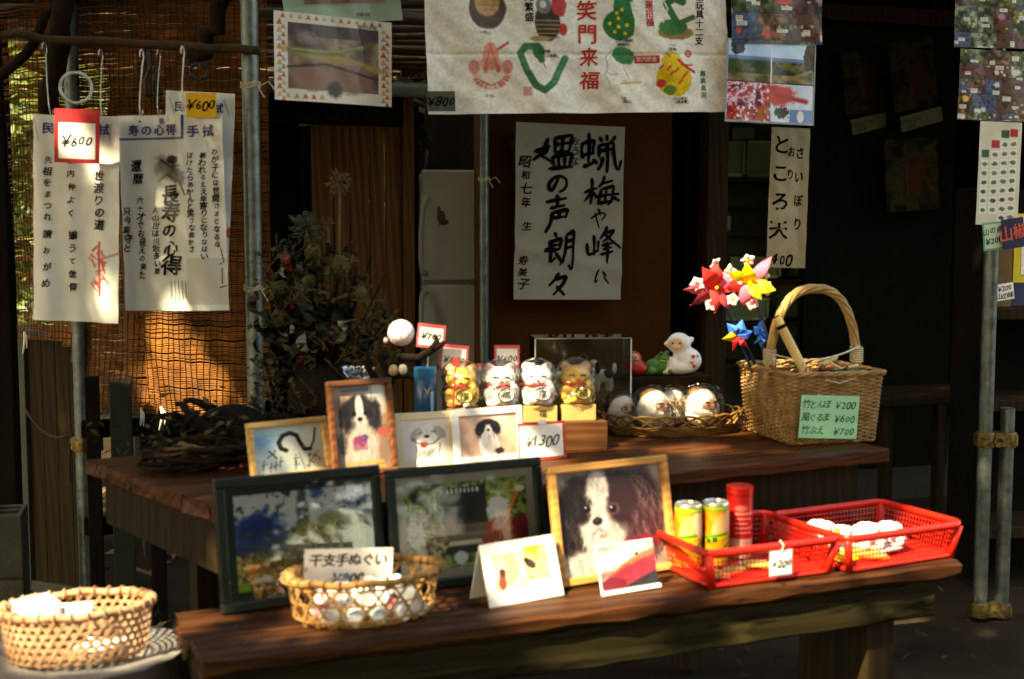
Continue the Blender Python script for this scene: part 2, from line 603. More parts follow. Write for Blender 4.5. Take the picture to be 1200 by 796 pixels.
    def build(s, name, parent):
        for b, m in s.big:
            b.build('character', m, parent)
        if s.mb.v:
            return s.mb.build(name, s.mats, parent, kind='stuff')

# ------------------------------------------------------------------ pictures printed on sheets
def _hash(ix, iy, seed):
    h = np.sin(ix * 127.1 + iy * 311.7 + seed * 74.7) * 43758.5453
    return h - np.floor(h)
def vnoise(x, y, seed=0):
    ix, iy = np.floor(x), np.floor(y)
    fx, fy = x - ix, y - iy
    fx = fx * fx * (3 - 2 * fx); fy = fy * fy * (3 - 2 * fy)
    a = _hash(ix, iy, seed); b = _hash(ix + 1, iy, seed); c = _hash(ix, iy + 1, seed); d = _hash(ix + 1, iy + 1, seed)
    return a + (b - a) * fx + (c - a) * fy + (a - b - c + d) * fx * fy
def fbm(x, y, seed=0, o=4):
    t = 0; a = 0.5; n = 0
    for k in range(o):
        t = t + a * vnoise(x, y, seed + k); n += a
        x = x * 2.03; y = y * 2.03; a *= 0.55
    return t / n
class Img:
    """a picture in a W x H frame, x right, y down, colours in 0..255"""
    def __init__(s, W, H, bg, nx, ny):
        s.W, s.H, s.nx, s.ny = W, H, nx, ny
        xs = np.linspace(0, W, nx + 1); ys = np.linspace(0, H, ny + 1)
        s.X, s.Y = np.meshgrid(xs, ys)
        s.a = np.zeros((ny + 1, nx + 1, 3)); s.a[:] = bg
        s.px = max(W / nx, H / ny)
    def mix(s, k, col):
        k = np.clip(k, 0, 1)[..., None]
        col = np.array(col, float)
        s.a = s.a * (1 - k) + col * k
        return s
    def ell(s, cx, cy, rx, ry, col, rot=0.0, soft=None, k=1.0, jag=0.0, seed=1):
        c, n = math.cos(rot), math.sin(rot)
        dx, dy = s.X - cx, s.Y - cy
        d = np.sqrt(((dx * c + dy * n) / rx) ** 2 + ((-dx * n + dy * c) / ry) ** 2)
        if jag:
            d = d + jag * (fbm(s.X * 6 / (rx + ry) + 9, s.Y * 6 / (rx + ry), seed) - 0.5) * 2
        so = soft if soft is not None else s.px * 1.2 / min(rx, ry)
        return s.mix(k * np.clip((1 - d) / max(so, 1e-3) + 0.5, 0, 1), col)
    def line(s, pts, w, col, soft=None, k=1.0):
        best = np.full(s.X.shape, 1e9)
        for i in range(len(pts) - 1):
            (x0, y0), (x1, y1) = pts[i], pts[i + 1]
            dx, dy = x1 - x0, y1 - y0
            t = np.clip(((s.X - x0) * dx + (s.Y - y0) * dy) / max(dx * dx + dy * dy, 1e-9), 0, 1)
            ww = 1.0
            best = np.minimum(best, np.hypot(s.X - x0 - t * dx, s.Y - y0 - t * dy))
        so = soft if soft is not None else s.px
        return s.mix(k * np.clip((w / 2 - best) / so + 0.5, 0, 1), col)
    def rect(s, x0, y0, x1, y1, col, k=1.0):
        return s.mix(k * ((s.X >= x0) & (s.X <= x1) & (s.Y >= y0) & (s.Y <= y1)), col)
    def tri(s, pts, col):
        m = np.ones(s.X.shape, bool); sg = None
        n = len(pts)
        area = sum(pts[i][0] * pts[(i + 1) % n][1] - pts[(i + 1) % n][0] * pts[i][1] for i in range(n))
        for i in range(n):
            (x0, y0), (x1, y1) = pts[i], pts[(i + 1) % n]
            cr = (x1 - x0) * (s.Y - y0) - (y1 - y0) * (s.X - x0)
            m &= (cr >= 0) if area > 0 else (cr <= 0)
        return s.mix(m.astype(float), col)
    def fur(s, cx, cy, rx, ry, cols, n, ln, ang, spread=.5, w=1.2, k=.7, seed=1):
        r = random.Random(seed)
        for _ in range(n):
            a = r.uniform(0, 6.283); q = math.sqrt(r.random())
            x, y = cx + rx * q * math.cos(a), cy + ry * q * math.sin(a)
            t = (ang if ang is not None else a) + r.uniform(-spread, spread); L = ln * r.uniform(.5, 1.3)
            b = .3 * L * r.uniform(-1, 1)
            s.line([(x, y), (x + .5 * L * math.cos(t) - b * math.sin(t), y + .5 * L * math.sin(t) + b * math.cos(t)), (x + L * math.cos(t), y + L * math.sin(t))], w * r.uniform(.6, 1.3), r.choice(cols), k=k)
        return s
    def noise(s, sc, cols, seed=0, region=None, k=1.0, contrast=1.6, o=5):
        """cloudy mottling through a list of colours"""
        n = fbm(s.X / sc, s.Y / sc, seed, o)
        n = np.clip((n - 0.5) * contrast + 0.5, 0, 0.9999) * (len(cols) - 1)
        i = np.floor(n).astype(int); f = (n - i)[..., None]
        c = np.array(cols, float)
        out = c[i] * (1 - f) + c[np.minimum(i + 1, len(cols) - 1)] * f
        m = np.ones(s.X.shape) * k
        if region is not None:
            x0, y0, x1, y1 = region
            m = m * ((s.X >= x0) & (s.X <= x1) & (s.Y >= y0) & (s.Y <= y1))
        s.a = s.a * (1 - m[..., None]) + out * m[..., None]
        return s
    gain = 1.0
    def mottle(s, amt=.12, sc=3.0, seed=5):
        """uneven ink"""
        n = fbm(s.X / sc, s.Y / sc, seed, 4)[..., None] - .5
        dark = 1 - s.a.mean(-1, keepdims=True) / 255.0
        s.a = s.a * (1 + n * 2 * amt) + n * 130 * amt * dark * 2
        return s
    def ink(s):
        c = np.clip(s.a * s.gain, 0, 255) / 255.0
        return np.where(c <= 0.04045, c / 12.92, ((c + 0.055) / 1.055) ** 2.4)

def print_sheet(name, img, w, h, parent, m=None, disp=None, x0=0.0, z0=0.0, thick=0.0008, yoff=0.0, smooth=True):
    """sheet in local x (right) / z (up): its top left corner at (x0, z0), real thickness, printed front"""
    nx, ny = img.nx, img.ny
    xs = np.linspace(0, w, nx + 1) + x0
    zs = z0 - np.linspace(0, h, ny + 1)
    X, Z = np.meshgrid(xs, zs)
    Y = np.zeros_like(X) + yoff
    if disp:
        Y = Y + np.vectorize(disp)(X, Z)
    n = (nx + 1) * (ny + 1)
    co = np.stack([X, Y, Z], -1).reshape(-1, 3)
    i = np.arange(n).reshape(ny + 1, nx + 1)
    a, b, c, d = i[:-1, :-1].ravel(), i[:-1, 1:].ravel(), i[1:, 1:].ravel(), i[1:, :-1].ravel()
    front = np.stack([a, d, c, b], -1)
    # border skirt and a plain back
    ring = np.concatenate([i[0, :-1], i[:-1, -1], i[-1, :0:-1], i[:0:-1, 0]])
    back = co[ring] + np.array([0, thick, 0])
    co2 = np.concatenate([co, back])
    nb = len(ring)
    bi = n + np.arange(nb)
    skirt = np.stack([ring, np.roll(ring, -1), np.roll(bi, -1), bi], -1)
    faces = np.concatenate([front, skirt]).tolist()
    me = bpy.data.meshes.new(name)
    if disp:
        # the back follows the sag too
        co2 = np.concatenate([co, co + np.array([0, thick, 0])])
        bk = np.stack([a, b, c, d], -1) + n
        skirt = np.stack([ring, np.roll(ring, -1), np.roll(ring, -1) + n, ring + n], -1)
        faces = np.concatenate([front, bk, skirt]).tolist()
        ntot = 2 * n
    else:
        faces.append(tuple(bi.tolist()))
        ntot = n + nb
    me.from_pydata(co2.tolist(), [], faces)
    at = me.attributes.new('ink', 'FLOAT_COLOR', 'POINT')
    col = np.ones((ntot, 4))
    col[:n, :3] = img.ink().reshape(-1, 3)
    if disp:
        col[n:, :3] = 0.6
    else:
        col[n:, :3] = img.ink().reshape(-1, 3)[ring]
    at.data.foreach_set('color', col.ravel())
    me.materials.append(m or M_PRINT)
    if smooth:
        me.polygons.foreach_set('use_smooth', [True] * len(me.polygons))
        me.set_sharp_from_angle(angle=R_(50))
    me.update()
    o = bpy.data.objects.new(name, me)
    COL.objects.link(o)
    o.parent = parent
    return o

def hang(uL, vL, uR, vR, vB, YL, YR, tilt=0.0):
    """placing matrix of a hanging sheet from its top corners; returns matrix, width, height"""
    a, b = V(uL, vL, YL), V(uR, vR, YR)
    x = b - a; w = x.length; x.normalize()
    up = Vector((0, 0, 1))
    y = up.cross(x); y.normalize()            # points away from the viewer
    y = (y + up * tilt).normalized()
    z = x.cross(y)
    h = (vB - (vL + vR) / 2) * ((YL + YR) / 2) / FPX * 1.0
    return axes(a, x, y, z), w, h
def stand(uL, vL, uR, vR, z, vT=None, lean=0.25, h=None):
    """placing matrix of something leaning back, from its bottom corners on the level z"""
    a, b = G(uL, vL, z), G(uR, vR, z)
    x = b - a; w = x.length; x.normalize()
    back = Vector((0, 0, 1)).cross(x)
    zz = (Vector((0, 0, 1)) * math.cos(lean) + back * math.sin(lean)).normalized()
    y = zz.cross(x)
    if h is None:
        lo, hi = 0.01, 1.0
        for _ in range(40):
            mid = (lo + hi) / 2
            if proj(a + zz * mid)[1] > vT: lo = mid
            else: hi = mid
        h = lo
    return axes(a, x, y, zz), w, h
# ================================================================== THE SETTING
M_DIRT = mat('forest_soil', (0.016, 0.012, 0.007), 0.98, 0.5, 1.2, 0.8, 14, col2=(0.034, 0.024, 0.014), spec=0.05)
mb = MB()
n = 60
def axis_coords():
    near = [(-7 + i * 0.25) for i in range(57)]
    far = [12, 20, 40, 80, 160, 300]
    return [-q for q in reversed(far)] + near + far
gx = axis_coords(); gy = [q + 3.5 for q in axis_coords()]
gv = []
for yy in gy:
    for xx in gx:
        d = math.hypot(xx, yy)
        a = 0.02 if d < 15 else 0.0
        gv.append((xx, yy, a * (math.sin(xx * 2.1 + 0.6 * yy) + math.sin(yy * 2.7 - xx)) * 0.5 - 0.02))
W_ = len(gx)
mb.add(gv, [(j * W_ + i, j * W_ + i + 1, (j + 1) * W_ + i + 1, (j + 1) * W_ + i) for j in range(len(gy) - 1) for i in range(W_ - 1)])
ground = mb.build('ground', M_DIRT, smooth=True)
ground['kind'] = 'structure'

# fallen leaves and chips: nobody could count them
M_LIT = mat('dry_leaf_litter', (0.10, 0.045, 0.022), 0.9, 0.5, 3.0, col2=(0.22, 0.12, 0.07), spec=.1)
def litter(name, label, n, area, mt, s0=0.02, s1=0.05, seed=3):
    r = random.Random(seed)
    m = MB()
    for k in range(n):
        x = r.uniform(area[0], area[1]); y = r.uniform(area[2], area[3]); s = r.uniform(s0, s1)
        T = TM((x, y, r.uniform(0.004, 0.02)), r.uniform(0, 6.28), r.uniform(-0.5, 0.5), r.uniform(-0.5, 0.5))
        m.add([(-s, 0, 0), (0, -s * 0.4, s * 0.12), (s, 0, 0.0), (0, s * 0.4, s * 0.12)], [(0, 1, 2, 3)], 0, T)
    o = m.build(name, mt, kind='stuff')
    tag(o, label, 'leaf litter')
litter('leaf_litter', 'scatter of dry brown leaves lying on the bare soil', 6000, (-9, -1.0, 2.2, 15), M_LIT)
litter('leaf_litter', 'thin scatter of leaf scraps on the soil by the right hand pole', 350, (-0.6, 3.5, 1.5, 5.2), mat('dark_leaf_scraps', (0.035, 0.022, 0.012), .9, .4, 6, spec=.1), 0.01, 0.025, 5)  # darker base colour than the other litter
M_WEED = mat('weed_green', (0.03, 0.042, 0.012), 0.7, 0.4, 8)
def weeds(n, area, seed, label):
    r = random.Random(seed); m = MB()
    for k in range(n):
        x = r.uniform(area[0], area[1]); y = r.uniform(area[2], area[3])
        for j in range(7):
            a = r.uniform(0, 6.28); h = r.uniform(0.03, 0.09); w = 0.004
            dx, dy = math.cos(a) * h * 0.7, math.sin(a) * h * 0.7
            m.add([(x - w, y, 0), (x + w, y, 0), (x + dx, y + dy, h)], [(0, 1, 2)])
    o = m.build('weeds', M_WEED, kind='stuff'); tag(o, label, 'weeds')
weeds(200, (-2.3, -0.9, 2.7, 4.4), 12, 'low weeds on the dark soil below the leaning panel')

# ------------------------------------------------------------------ trees
def leaf_mat(name, a, b, tr=0.35):
    m = bpy.data.materials.new(name); m.use_nodes = True
    nt = m.node_tree; N = nt.nodes; L = nt.links
    p = N['Principled BSDF']; out = N['Material Output']
    tc = N.new('ShaderNodeTexCoord'); nz = N.new('ShaderNodeTexNoise'); nz.inputs['Scale'].default_value = 1.7
    L.new(tc.outputs['Object'], nz.inputs['Vector'])
    rp = N.new('ShaderNodeValToRGB'); rp.color_ramp.elements[0].position = 0.35; rp.color_ramp.elements[1].position = 0.65
    rp.color_ramp.elements[0].color = (*a, 1); rp.color_ramp.elements[1].color = (*b, 1)
    L.new(nz.outputs['Fac'], rp.inputs[0]); L.new(rp.outputs[0], p.inputs['Base Color'])
    p.inputs['Roughness'].default_value = 0.5
    t = N.new('ShaderNodeBsdfTranslucent'); L.new(rp.outputs[0], t.inputs[0])
    mx = N.new('ShaderNodeMixShader'); mx.inputs[0].default_value = tr
    L.new(p.outputs[0], mx.inputs[1]); L.new(t.outputs[0], mx.inputs[2]); L.new(mx.outputs[0], out.inputs['Surface'])
    return m
M_LEAF = leaf_mat('tree_leaf', (0.045, 0.085, 0.018), (0.085, 0.12, 0.03))
M_LEAF2 = leaf_mat('shrub_leaf', (0.08, 0.12, 0.02), (0.16, 0.18, 0.04), 0.5)
M_BARK = mat('tree_bark', (0.060, 0.045, 0.032), 0.9, 0.45, 5, 0.9, 22, stretch=(1, 1, 0.25))
def leaf_faces(m, p, s, r):
    T = TM(p, r.uniform(0, 6.28), r.uniform(-1.1, 1.1), r.uniform(-1.1, 1.1))
    m.add([(-s, 0, 0), (-0.2 * s, -0.42 * s, 0.1 * s), (s, 0, 0), (-0.2 * s, 0.42 * s, 0.1 * s)], [(0, 1, 2, 3)], 0, T)
def make_tree(name, label, base, h, crown_c, crown_r, nleaf, ls, seed, keep=None, trunk_r=0.16, clump=0, mleaf=None, group=None, limbs=9):
    r = random.Random(seed)
    base = Vector(base); cc = Vector(crown_c)
    t = thing(name, label, 'tree', base, group)
    m = MB()
    pts = [Vector((0, 0, -0.1))]
    top = cc - base
    for k in range(1, 8):
        f = k / 7
        pts.append(Vector((top.x * f ** 1.6 + r.uniform(-0.06, 0.06), top.y * f ** 1.6 + r.uniform(-0.06, 0.06), top.z * f)))
    m.tube(pts, [trunk_r * (1.25 - 0.15 * 0) * (1 - 0.09 * k) for k in range(8)], 9)
    ends = []
    for k in range(limbs):
        i = 3 + k % 4
        a = pts[i]
        th = r.uniform(0, 6.28); ph = r.uniform(-0.2, 1.0); rr = r.uniform(0.5, 0.95)
        e = top + Vector((math.cos(th) * math.cos(ph) * crown_r[0] * rr, math.sin(th) * math.cos(ph) * crown_r[1] * rr, math.sin(ph) * crown_r[2] * rr))
        mid = (a + e) / 2 + Vector((r.uniform(-.3, .3), r.uniform(-.3, .3), r.uniform(0, .4)))
        if keep:
            if not (keep(base + mid) and keep(base + e)):
                continue
        m.tube([a, mid, e], [trunk_r * 0.4, trunk_r * 0.22, trunk_r * 0.07], 5)
        ends.append(e)
    m.build('trunk', M_BARK, t, smooth=True)
    m = MB(); cnt = 0
    centres = []
    for k in range(max(1, clump)):
        while True:
            q = Vector((r.uniform(-1, 1), r.uniform(-1, 1), r.uniform(-1, 1)))
            if q.length < 1 and q.length > 0.3:
                break
        centres.append(q * 0.88)
    for k in range(nleaf):
        if clump:
            c = r.choice(centres)
            q = c + Vector((r.gauss(0, 1), r.gauss(0, 1), r.gauss(0, 0.8))) * 0.16
        else:
            while True:
                q = Vector((r.uniform(-1, 1), r.uniform(-1, 1), r.uniform(-1, 1)))
                if q.length < 1:
                    break
        p = top + Vector((q.x * crown_r[0], q.y * crown_r[1], q.z * crown_r[2]))
        if p.z + base.z < 0.1:
            continue
        s = ls * r.uniform(0.6, 1.35)
        if keep and not keep(base + p, s):
            continue
        leaf_faces(m, p, s, r)
    m.build('crown', mleaf or M_LEAF, t)
    return t

# sun spots on the stall, gaps cut in the unseen crowns to light them: (photo u, v, distance, radius in metres)
SUNSPOTS = [
    (95, 735, 2.38, .09), (45, 705, 2.42, .055), (150, 705, 2.46, .035), (165, 750, 2.38, .03), (40, 750, 2.36, .03),
    (205, 470, 4.2, .075), (212, 425, 4.2, .06), (255, 465, 4.2, .04), (190, 400, 4.2, .04), (235, 450, 4.2, .06), (185, 455, 4.2, .04), (200, 385, 4.2, .03), (150, 430, 4.25, .02),
    (540, 455, 3.12, .04), (585, 455, 3.15, .045), (628, 450, 3.18, .05), (672, 452, 3.2, .04),
    (470, 390, 3.2, .03), (505, 392, 3.2, .02), (595, 420, 3.2, .02),
    (665, 600, 2.6, .035), (690, 640, 2.6, .045), (700, 570, 2.6, .03), (640, 655, 2.5, .05), (590, 650, 2.48, .05), (620, 690, 2.45, .04),
    (720, 700, 2.50, .05), (660, 715, 2.42, .045), (760, 680, 2.58, .04), (690, 712, 2.45, .04), (620, 722, 2.38, .03), (745, 650, 2.6, .025),
    (820, 620, 2.68, .045), (860, 665, 2.6, .05), (920, 670, 2.65, .055), (800, 650, 2.6, .045), (960, 640, 2.75, .04), (875, 610, 2.75, .03),
    (1010, 645, 2.75, .06), (1070, 640, 2.82, .055), (1035, 612, 2.85, .06), (975, 618, 2.8, .045), (1095, 620, 2.9, .05), (1040, 590, 2.9, .05),
    (838, 335, 3.45, .055), (882, 332, 3.45, .055), (800, 420, 3.4, .03), (745, 430, 3.4, .02),
    (212, 735, 2.36, .028), (230, 728, 2.38, .02), (335, 740, 2.3, .018), (223, 665, 2.62, .02),
    (410, 450, 2.92, .018), (395, 520, 2.88, .02), (320, 498, 2.8, .018), (300, 530, 2.78, .018), (705, 545, 2.62, .025), (455, 500, 2.9, .016),
    (495, 510, 2.9, .05), (570, 505, 2.95, .05), (636, 512, 3.0, .035), (505, 535, 2.9, .03),
    (420, 520, 2.85, .022), (430, 490, 2.85, .02), (340, 700, 2.38, .03), (420, 690, 2.36, .02),
    (222, 495, 3.6, .014), (200, 540, 3.1, .014), (245, 548, 3.0, .014),
    (780, 468, 3.15, .025), (812, 468, 3.15, .02), (440, 660, 2.4, .03),
    (125, 330, 3.5, .012), (140, 230, 3.5, .014), (185, 340, 3.5, .012),
    (10, 460, 9.6, .6), (-20, 470, 9.4, .5), (15, 430, 11, .5),
]
_sunpts = [(V(u, v, d), rr) for (u, v, d, rr) in SUNSPOTS]
def keep(p, s=0.0):
    for q, rr in _sunpts:
        d = Vector(p) - q
        t = d.dot(TOSUN)
        off = (d - TOSUN * t)
        if off.length < rr + s * 0.55:
            return False
    return True
# the unseen big tree behind the visitor whose crown shades the stall
make_tree('unseen_shade_tree', 'unseen broad leafy tree whose crown shades the stall', (-5.2, -3.6, 0), 7, (-2.5, -0.9, 5.0), (4.6, 4.3, 1.9), 26000, 0.105, 5, keep, 0.24)
make_tree('unseen_shade_tree', 'unseen leafy tree leaning over the left side of the stall', (-6.4, 1.5, 0), 7, (-3.9, 0.8, 4.7), (2.2, 2.2, 1.5), 7000, 0.10, 6, keep, 0.18)
make_tree('unseen_shade_tree', 'unseen leafy tree added to keep sun off the shop front', (-7.5, 5.5, 0), 8, (-2.2, 2.4, 6.1), (2.9, 2.3, 1.1), 9000, 0.11, 8, keep, 0.2)  # extra crown out of view, added to block sun leaks on the wall
# trees and shrubs round the clearing
wood_proto = make_tree('forest_tree', 'tall forest tree standing in the wood round the clearing', (-7.5, -9, 0), 9, (-7.2, -9, 5.6), (2.6, 2.6, 3.6), 3200, 0.20, 21, None, 0.2, 30, group='forest trees round the clearing')
for i, (x, y, s, a) in enumerate([(-3.2, -12, 1.1, 1.0), (1.5, -11, 1.0, 2.2), (5.5, -9.5, 1.15, 4.0), (9, -5, 1.0, 5.2), (-11, -4, 1.1, 0.3), (-12, 3, 1.0, 2.9),
                                  (-9.5, 14, 1.0, 1.2), (-5.5, 17, 1.2, 3.3), (-1.5, 18, 1.0, 5.0), (-13, 10, 1.1, 4.0), (3.5, 19, 1.2, 0.7), (4.6, -5.5, .62, 1.3), (7.2, -6.6, .7, 3.0), (6.0, -8.2, .75, 0.2), (9.2, -8.4, .8, 2.2), (3.0, -7.4, .7, 4.1), (11.5, -10.5, 1.0, 1.9), (8.0, -12.5, 1.0, 5.0), (12.5, -6.5, .9, 0.9), (0.4, -7.8, .65, 2.6), (10, 14, 1.2, 2.0), (-3.6, 13.5, 0.8, 2.0)]):
    c = copy_tree(wood_proto)
    c.location = (x, y, 0); c.rotation_euler = (0, 0, a); c.scale = (s, s, s)
shrub = make_tree('woodland_shrub', 'bright green shrub at the edge of the wood behind the reed blind', (-4.2, 9.5, 0), 2, (-4.2, 9.5, 1.5), (1.2, 1.0, 1.4), 2600, 0.075, 31, None, 0.03, 16, M_LEAF2, 'shrubs behind the reed blind')
for i, (x, y, s, a) in enumerate([(-3.5, 9.0, .9, 1.0), (-3.0, 10.8, 1.2, 2.0), (-1.9, 12.0, 1.3, 3.0), (-4.9, 12.5, 1.5, 4.4), (-3.9, 11.2, 1.3, 5.0), (-1.0, 13.5, 1.6, .4), (-0.6, 11.6, 1.35, 2.4)]):
    c = copy_tree(shrub)
    c.location = (x, y, 0); c.rotation_euler = (0, 0, a); c.scale = (s, s, s)

# ------------------------------------------------------------------ the shop building behind
BY = R_(18.0)
BO = Vector((-0.17, 5.9, 0.0))
BM = TM(BO, BY)
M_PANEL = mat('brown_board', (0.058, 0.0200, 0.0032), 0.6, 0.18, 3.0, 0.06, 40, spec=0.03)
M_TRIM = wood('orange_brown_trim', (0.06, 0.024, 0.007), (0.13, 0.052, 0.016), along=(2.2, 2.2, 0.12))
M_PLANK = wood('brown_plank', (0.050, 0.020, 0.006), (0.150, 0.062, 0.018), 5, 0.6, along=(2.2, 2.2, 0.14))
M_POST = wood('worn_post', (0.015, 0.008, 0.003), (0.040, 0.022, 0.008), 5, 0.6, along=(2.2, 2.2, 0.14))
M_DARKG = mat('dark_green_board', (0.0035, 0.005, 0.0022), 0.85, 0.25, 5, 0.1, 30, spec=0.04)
M_DARK = mat('near_black_wood', (0.006, 0.005, 0.0035), 0.9, 0.4, 6, 0.2, 30, spec=0.05)  # one even near-black base colour
M_CONC = mat('shop_floor_concrete', (0.025, 0.022, 0.017), 0.9, 0.25, 5, 0.3, 30)
M_GUTTER = mat('grey_green_gutter', (0.16, 0.19, 0.13), 0.4, 0.2, 14)
M_TIN = mat('rusty_roof_sheet', (0.10, 0.055, 0.035), 0.75, 0.4, 8, 0.3, 25, col2=(0.22, 0.13, 0.09))
bld = thing('shop_building', 'dark brown timber shop with board wall, plank wall and open doorway', 'building', BM)
def bbox(name, a0, a1, b0, b1, z0, z1, mt, bevel=0.004, parent=None):
    m = MB(); m.box(((a0 + a1) / 2, (b0 + b1) / 2, (z0 + z1) / 2), (a1 - a0, b1 - b0, z1 - z0))
    return m.build(name, mt, parent or bld, bevel=bevel)
bbox('floor', -1.5, 3.9, -0.25, 3.0, -0.05, 0.10, M_CONC)
bbox('board_wall', 0.045, 0.99, 0.0, 0.035, 0.101, 2.58, M_PANEL)
bbox('door_trim', 0.012, 0.043, -0.03, 0.06, 0.101, 2.58, M_TRIM)
bbox('post', 1.165, 1.275, -0.03, 0.08, 0.101, 2.58, M_POST, 0.006)
bbox('dark_wall_or_shade_board', 1.72, 2.60, 0.0, 0.03, 0.101, 2.58, M_DARKG)
bbox('beam', 0.0, 3.9, -0.10, -0.033, 2.36, 2.44, M_POST)
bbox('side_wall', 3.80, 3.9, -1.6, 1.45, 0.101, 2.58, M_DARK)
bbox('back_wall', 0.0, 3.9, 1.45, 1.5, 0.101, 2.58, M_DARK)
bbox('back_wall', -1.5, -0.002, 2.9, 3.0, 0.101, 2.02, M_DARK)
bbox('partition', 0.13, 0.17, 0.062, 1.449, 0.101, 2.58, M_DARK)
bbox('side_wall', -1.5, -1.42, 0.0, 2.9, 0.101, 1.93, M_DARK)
bbox('dark_wall_or_shade_board', -1.42, -0.75, 0.30, 0.33, 0.101, 1.95, M_DARKG)  # dark board filling the open bay, stands in for the shade inside
bbox('roof', -0.10, 4.3, -1.55, 1.7, 2.60, 2.68, M_DARK)  # unseen front overhang, made deep to dim the shop interior
# plank wall, plank by plank
x = -0.745
for k in range(5):
    w = [0.095, 0.075, 0.088, 0.07, 0.078][k]
    bbox('plank', x, x + w - 0.004, 0.002 * (k % 2), 0.022 + 0.002 * (k % 2), 0.101, 1.95, M_PLANK, 0.003)
    x += w
bbox('corner_post', x, x + 0.05, -0.02, 0.07, 0.101, 1.98, M_TRIM)
for k in range(3):
    bbox('plank', x + 0.052 + k * 0.055, x + 0.104 + k * 0.055, 0.55, 0.57, 0.101, 1.95, M_DARK, 0.003)
# lean-to roof with its gutter on the left half
lean = MB()
for k in range(9):
    a0 = -1.58 + k * 0.145
    lean.add([(a0, -0.50, 1.93), (a0 + 0.0725, -0.50, 1.955), (a0 + 0.145, -0.50, 1.93), (a0, 2.9, 2.04), (a0 + 0.0725, 2.9, 2.065), (a0 + 0.145, 2.9, 2.04)],
             [(0, 1, 4, 3), (1, 2, 5, 4)])
lr = lean.build('lean_to_roof', M_TIN, bld)
md = lr.modifiers.new('thick', 'SOLIDIFY'); md.thickness = 0.01
g = MB()
prof = []
for k in range(9):
    t = PI + PI * k / 8
    prof.append((math.cos(t) * 0.055, math.sin(t) * 0.05))
gvv = []
for a in (-1.6, -0.16):
    gvv += [(a, -0.555 + q[0], 1.925 + q[1]) for q in prof]
g.add(gvv, [(k, k + 1, 9 + k + 1, 9 + k) for k in range(8)] + [tuple(range(8, -1, -1)), tuple(range(9, 18))])
go = g.build('gutter', M_GUTTER, bld, smooth=True)
md = go.modifiers.new('thick', 'SOLIDIFY'); md.thickness = 0.004
bbox('lintel', -1.42, -0.30, -0.012, 0.0, 1.80, 1.94, M_DARK)
r = random.Random(8); m = MB()
for k in range(500):
    a = r.uniform(-1.5, -0.35); b = r.uniform(-0.48, 0.5)
    z = 1.965 + (b + 0.5) * 0.056
    s = r.uniform(0.01, 0.03)
    m.add([(-s, 0, 0), (0, -s * .5, s * .3), (s, 0, 0), (0, s * .5, s * .4)], [(0, 1, 2, 3)], 0, TM((a, b, z), r.uniform(0, 6), r.uniform(-.6, .6)))
tag(m.build('leaf_litter', M_LIT, kind='stuff'), 'dry needles and leaves lying on the lean-to roof', 'leaf litter').matrix_world = BM

# ------------------------------------------------------------------ steel poles
def pole(label, x, y, z0, z1, rad=0.0243, clamps=(), ties=(), base=True, group='steel scaffold poles of the stall', lean=(0, 0)):
    t = thing('scaffold_pole', label, 'pole', Vector((x, y, z0)), group)
    m = MB()
    m.tube([(0, 0, 0), (lean[0] * .5, lean[1] * .5, (z1 - z0) * .5), (lean[0], lean[1], z1 - z0)], rad, 20)
    smooth_by_angle(m.build('pipe', M_GALV, t))
    if base:
        m = MB(); m.box((0, 0, 0.006), (0.12, 0.12, 0.012)); m.tube([(0, 0, 0.01), (0, 0, 0.07)], rad * 1.25, 16)
        m.build('base_plate', M_GALV, t, bevel=0.002)
    for (z, az) in clamps:
        c = MB()
        f = (z - z0) / (z1 - z0)
        T = TM((lean[0] * f, lean[1] * f, z - z0), az)
        ring = [(math.cos(k * PI / 8) * (rad + .004), math.sin(k * PI / 8) * (rad + .004), 0) for k in range(16)]
        c.lathe([(rad + .001, -.027), (rad + .007, -.026), (rad + .008, -.020), (rad + .006, 0), (rad + .008, .020), (rad + .007, .026), (rad + .001, .027)], 24, M=T, cap=False)
        c.box((-rad - .004, 0, 0), (.014, .03, .04), T)
        c.box((rad + 0.022, 0, 0), (0.04, 0.045, 0.05), T)
        c.tube([(rad + .02, -0.05, 0), (rad + .02, 0.055, 0)], 0.006, 8, M=T)
        c.tube([(rad + .02, 0.026, 0), (rad + .02, 0.040, 0)], 0.012, 6, M=T)
        smooth_by_angle(c.build('clamp', M_CLAMP, t))
    for z in ties:
        c = MB()
        for k in range(3):
            rg = [(math.cos(q * PI / 8) * (rad + .003), math.sin(q * PI / 8) * (rad + .003), z - z0 + k * .006 + 0.004 * math.sin(q)) for q in range(16)]
            c.tube(rg, 0.0022, 5, closed=True)
        c.tube([(rad, -rad * .6, z - z0), (rad + .03, -rad, z - z0 + .015), (rad + .05, -rad, z - z0 - .01)], 0.0018, 5)
        c.tube([(rad, -rad * .6, z - z0), (rad + .02, -rad, z - z0 - .03)], 0.0018, 5)
        c.build('wire_tie', M_TWINE, t)
    return t
p1 = V(93, 400, 4.4)
pole('steel scaffold pole in front of the leaning brown panel', p1.x, 4.4, 0, 2.35, clamps=((V(95, 520, 4.4).z, -0.1),))
p2 = V(297, 300, 3.65)
pole('steel scaffold pole with twine ties beside the white paper sheets', p2.x, 3.65, 0, 2.4, ties=(V(297, 103, 3.65).z, V(297, 340, 3.65).z))
p3 = V(567, 250, 5.6)
pole('thin steel pole standing before the brown board wall', p3.x, 5.6, 0.1, 2.5, rad=0.0215, ties=(V(567, 212, 5.6).z,))
p4 = V(1155, 500, 4.4)
pole('tall steel pole with price papers tied to its upper part', p4.x, 4.4, 0, 2.4, clamps=((V(1155, 515, 4.4).z, 0.15), (V(1155, 714, 4.4).z, 0.1)), base=False)
p5 = V(1177, 600, 4.42)
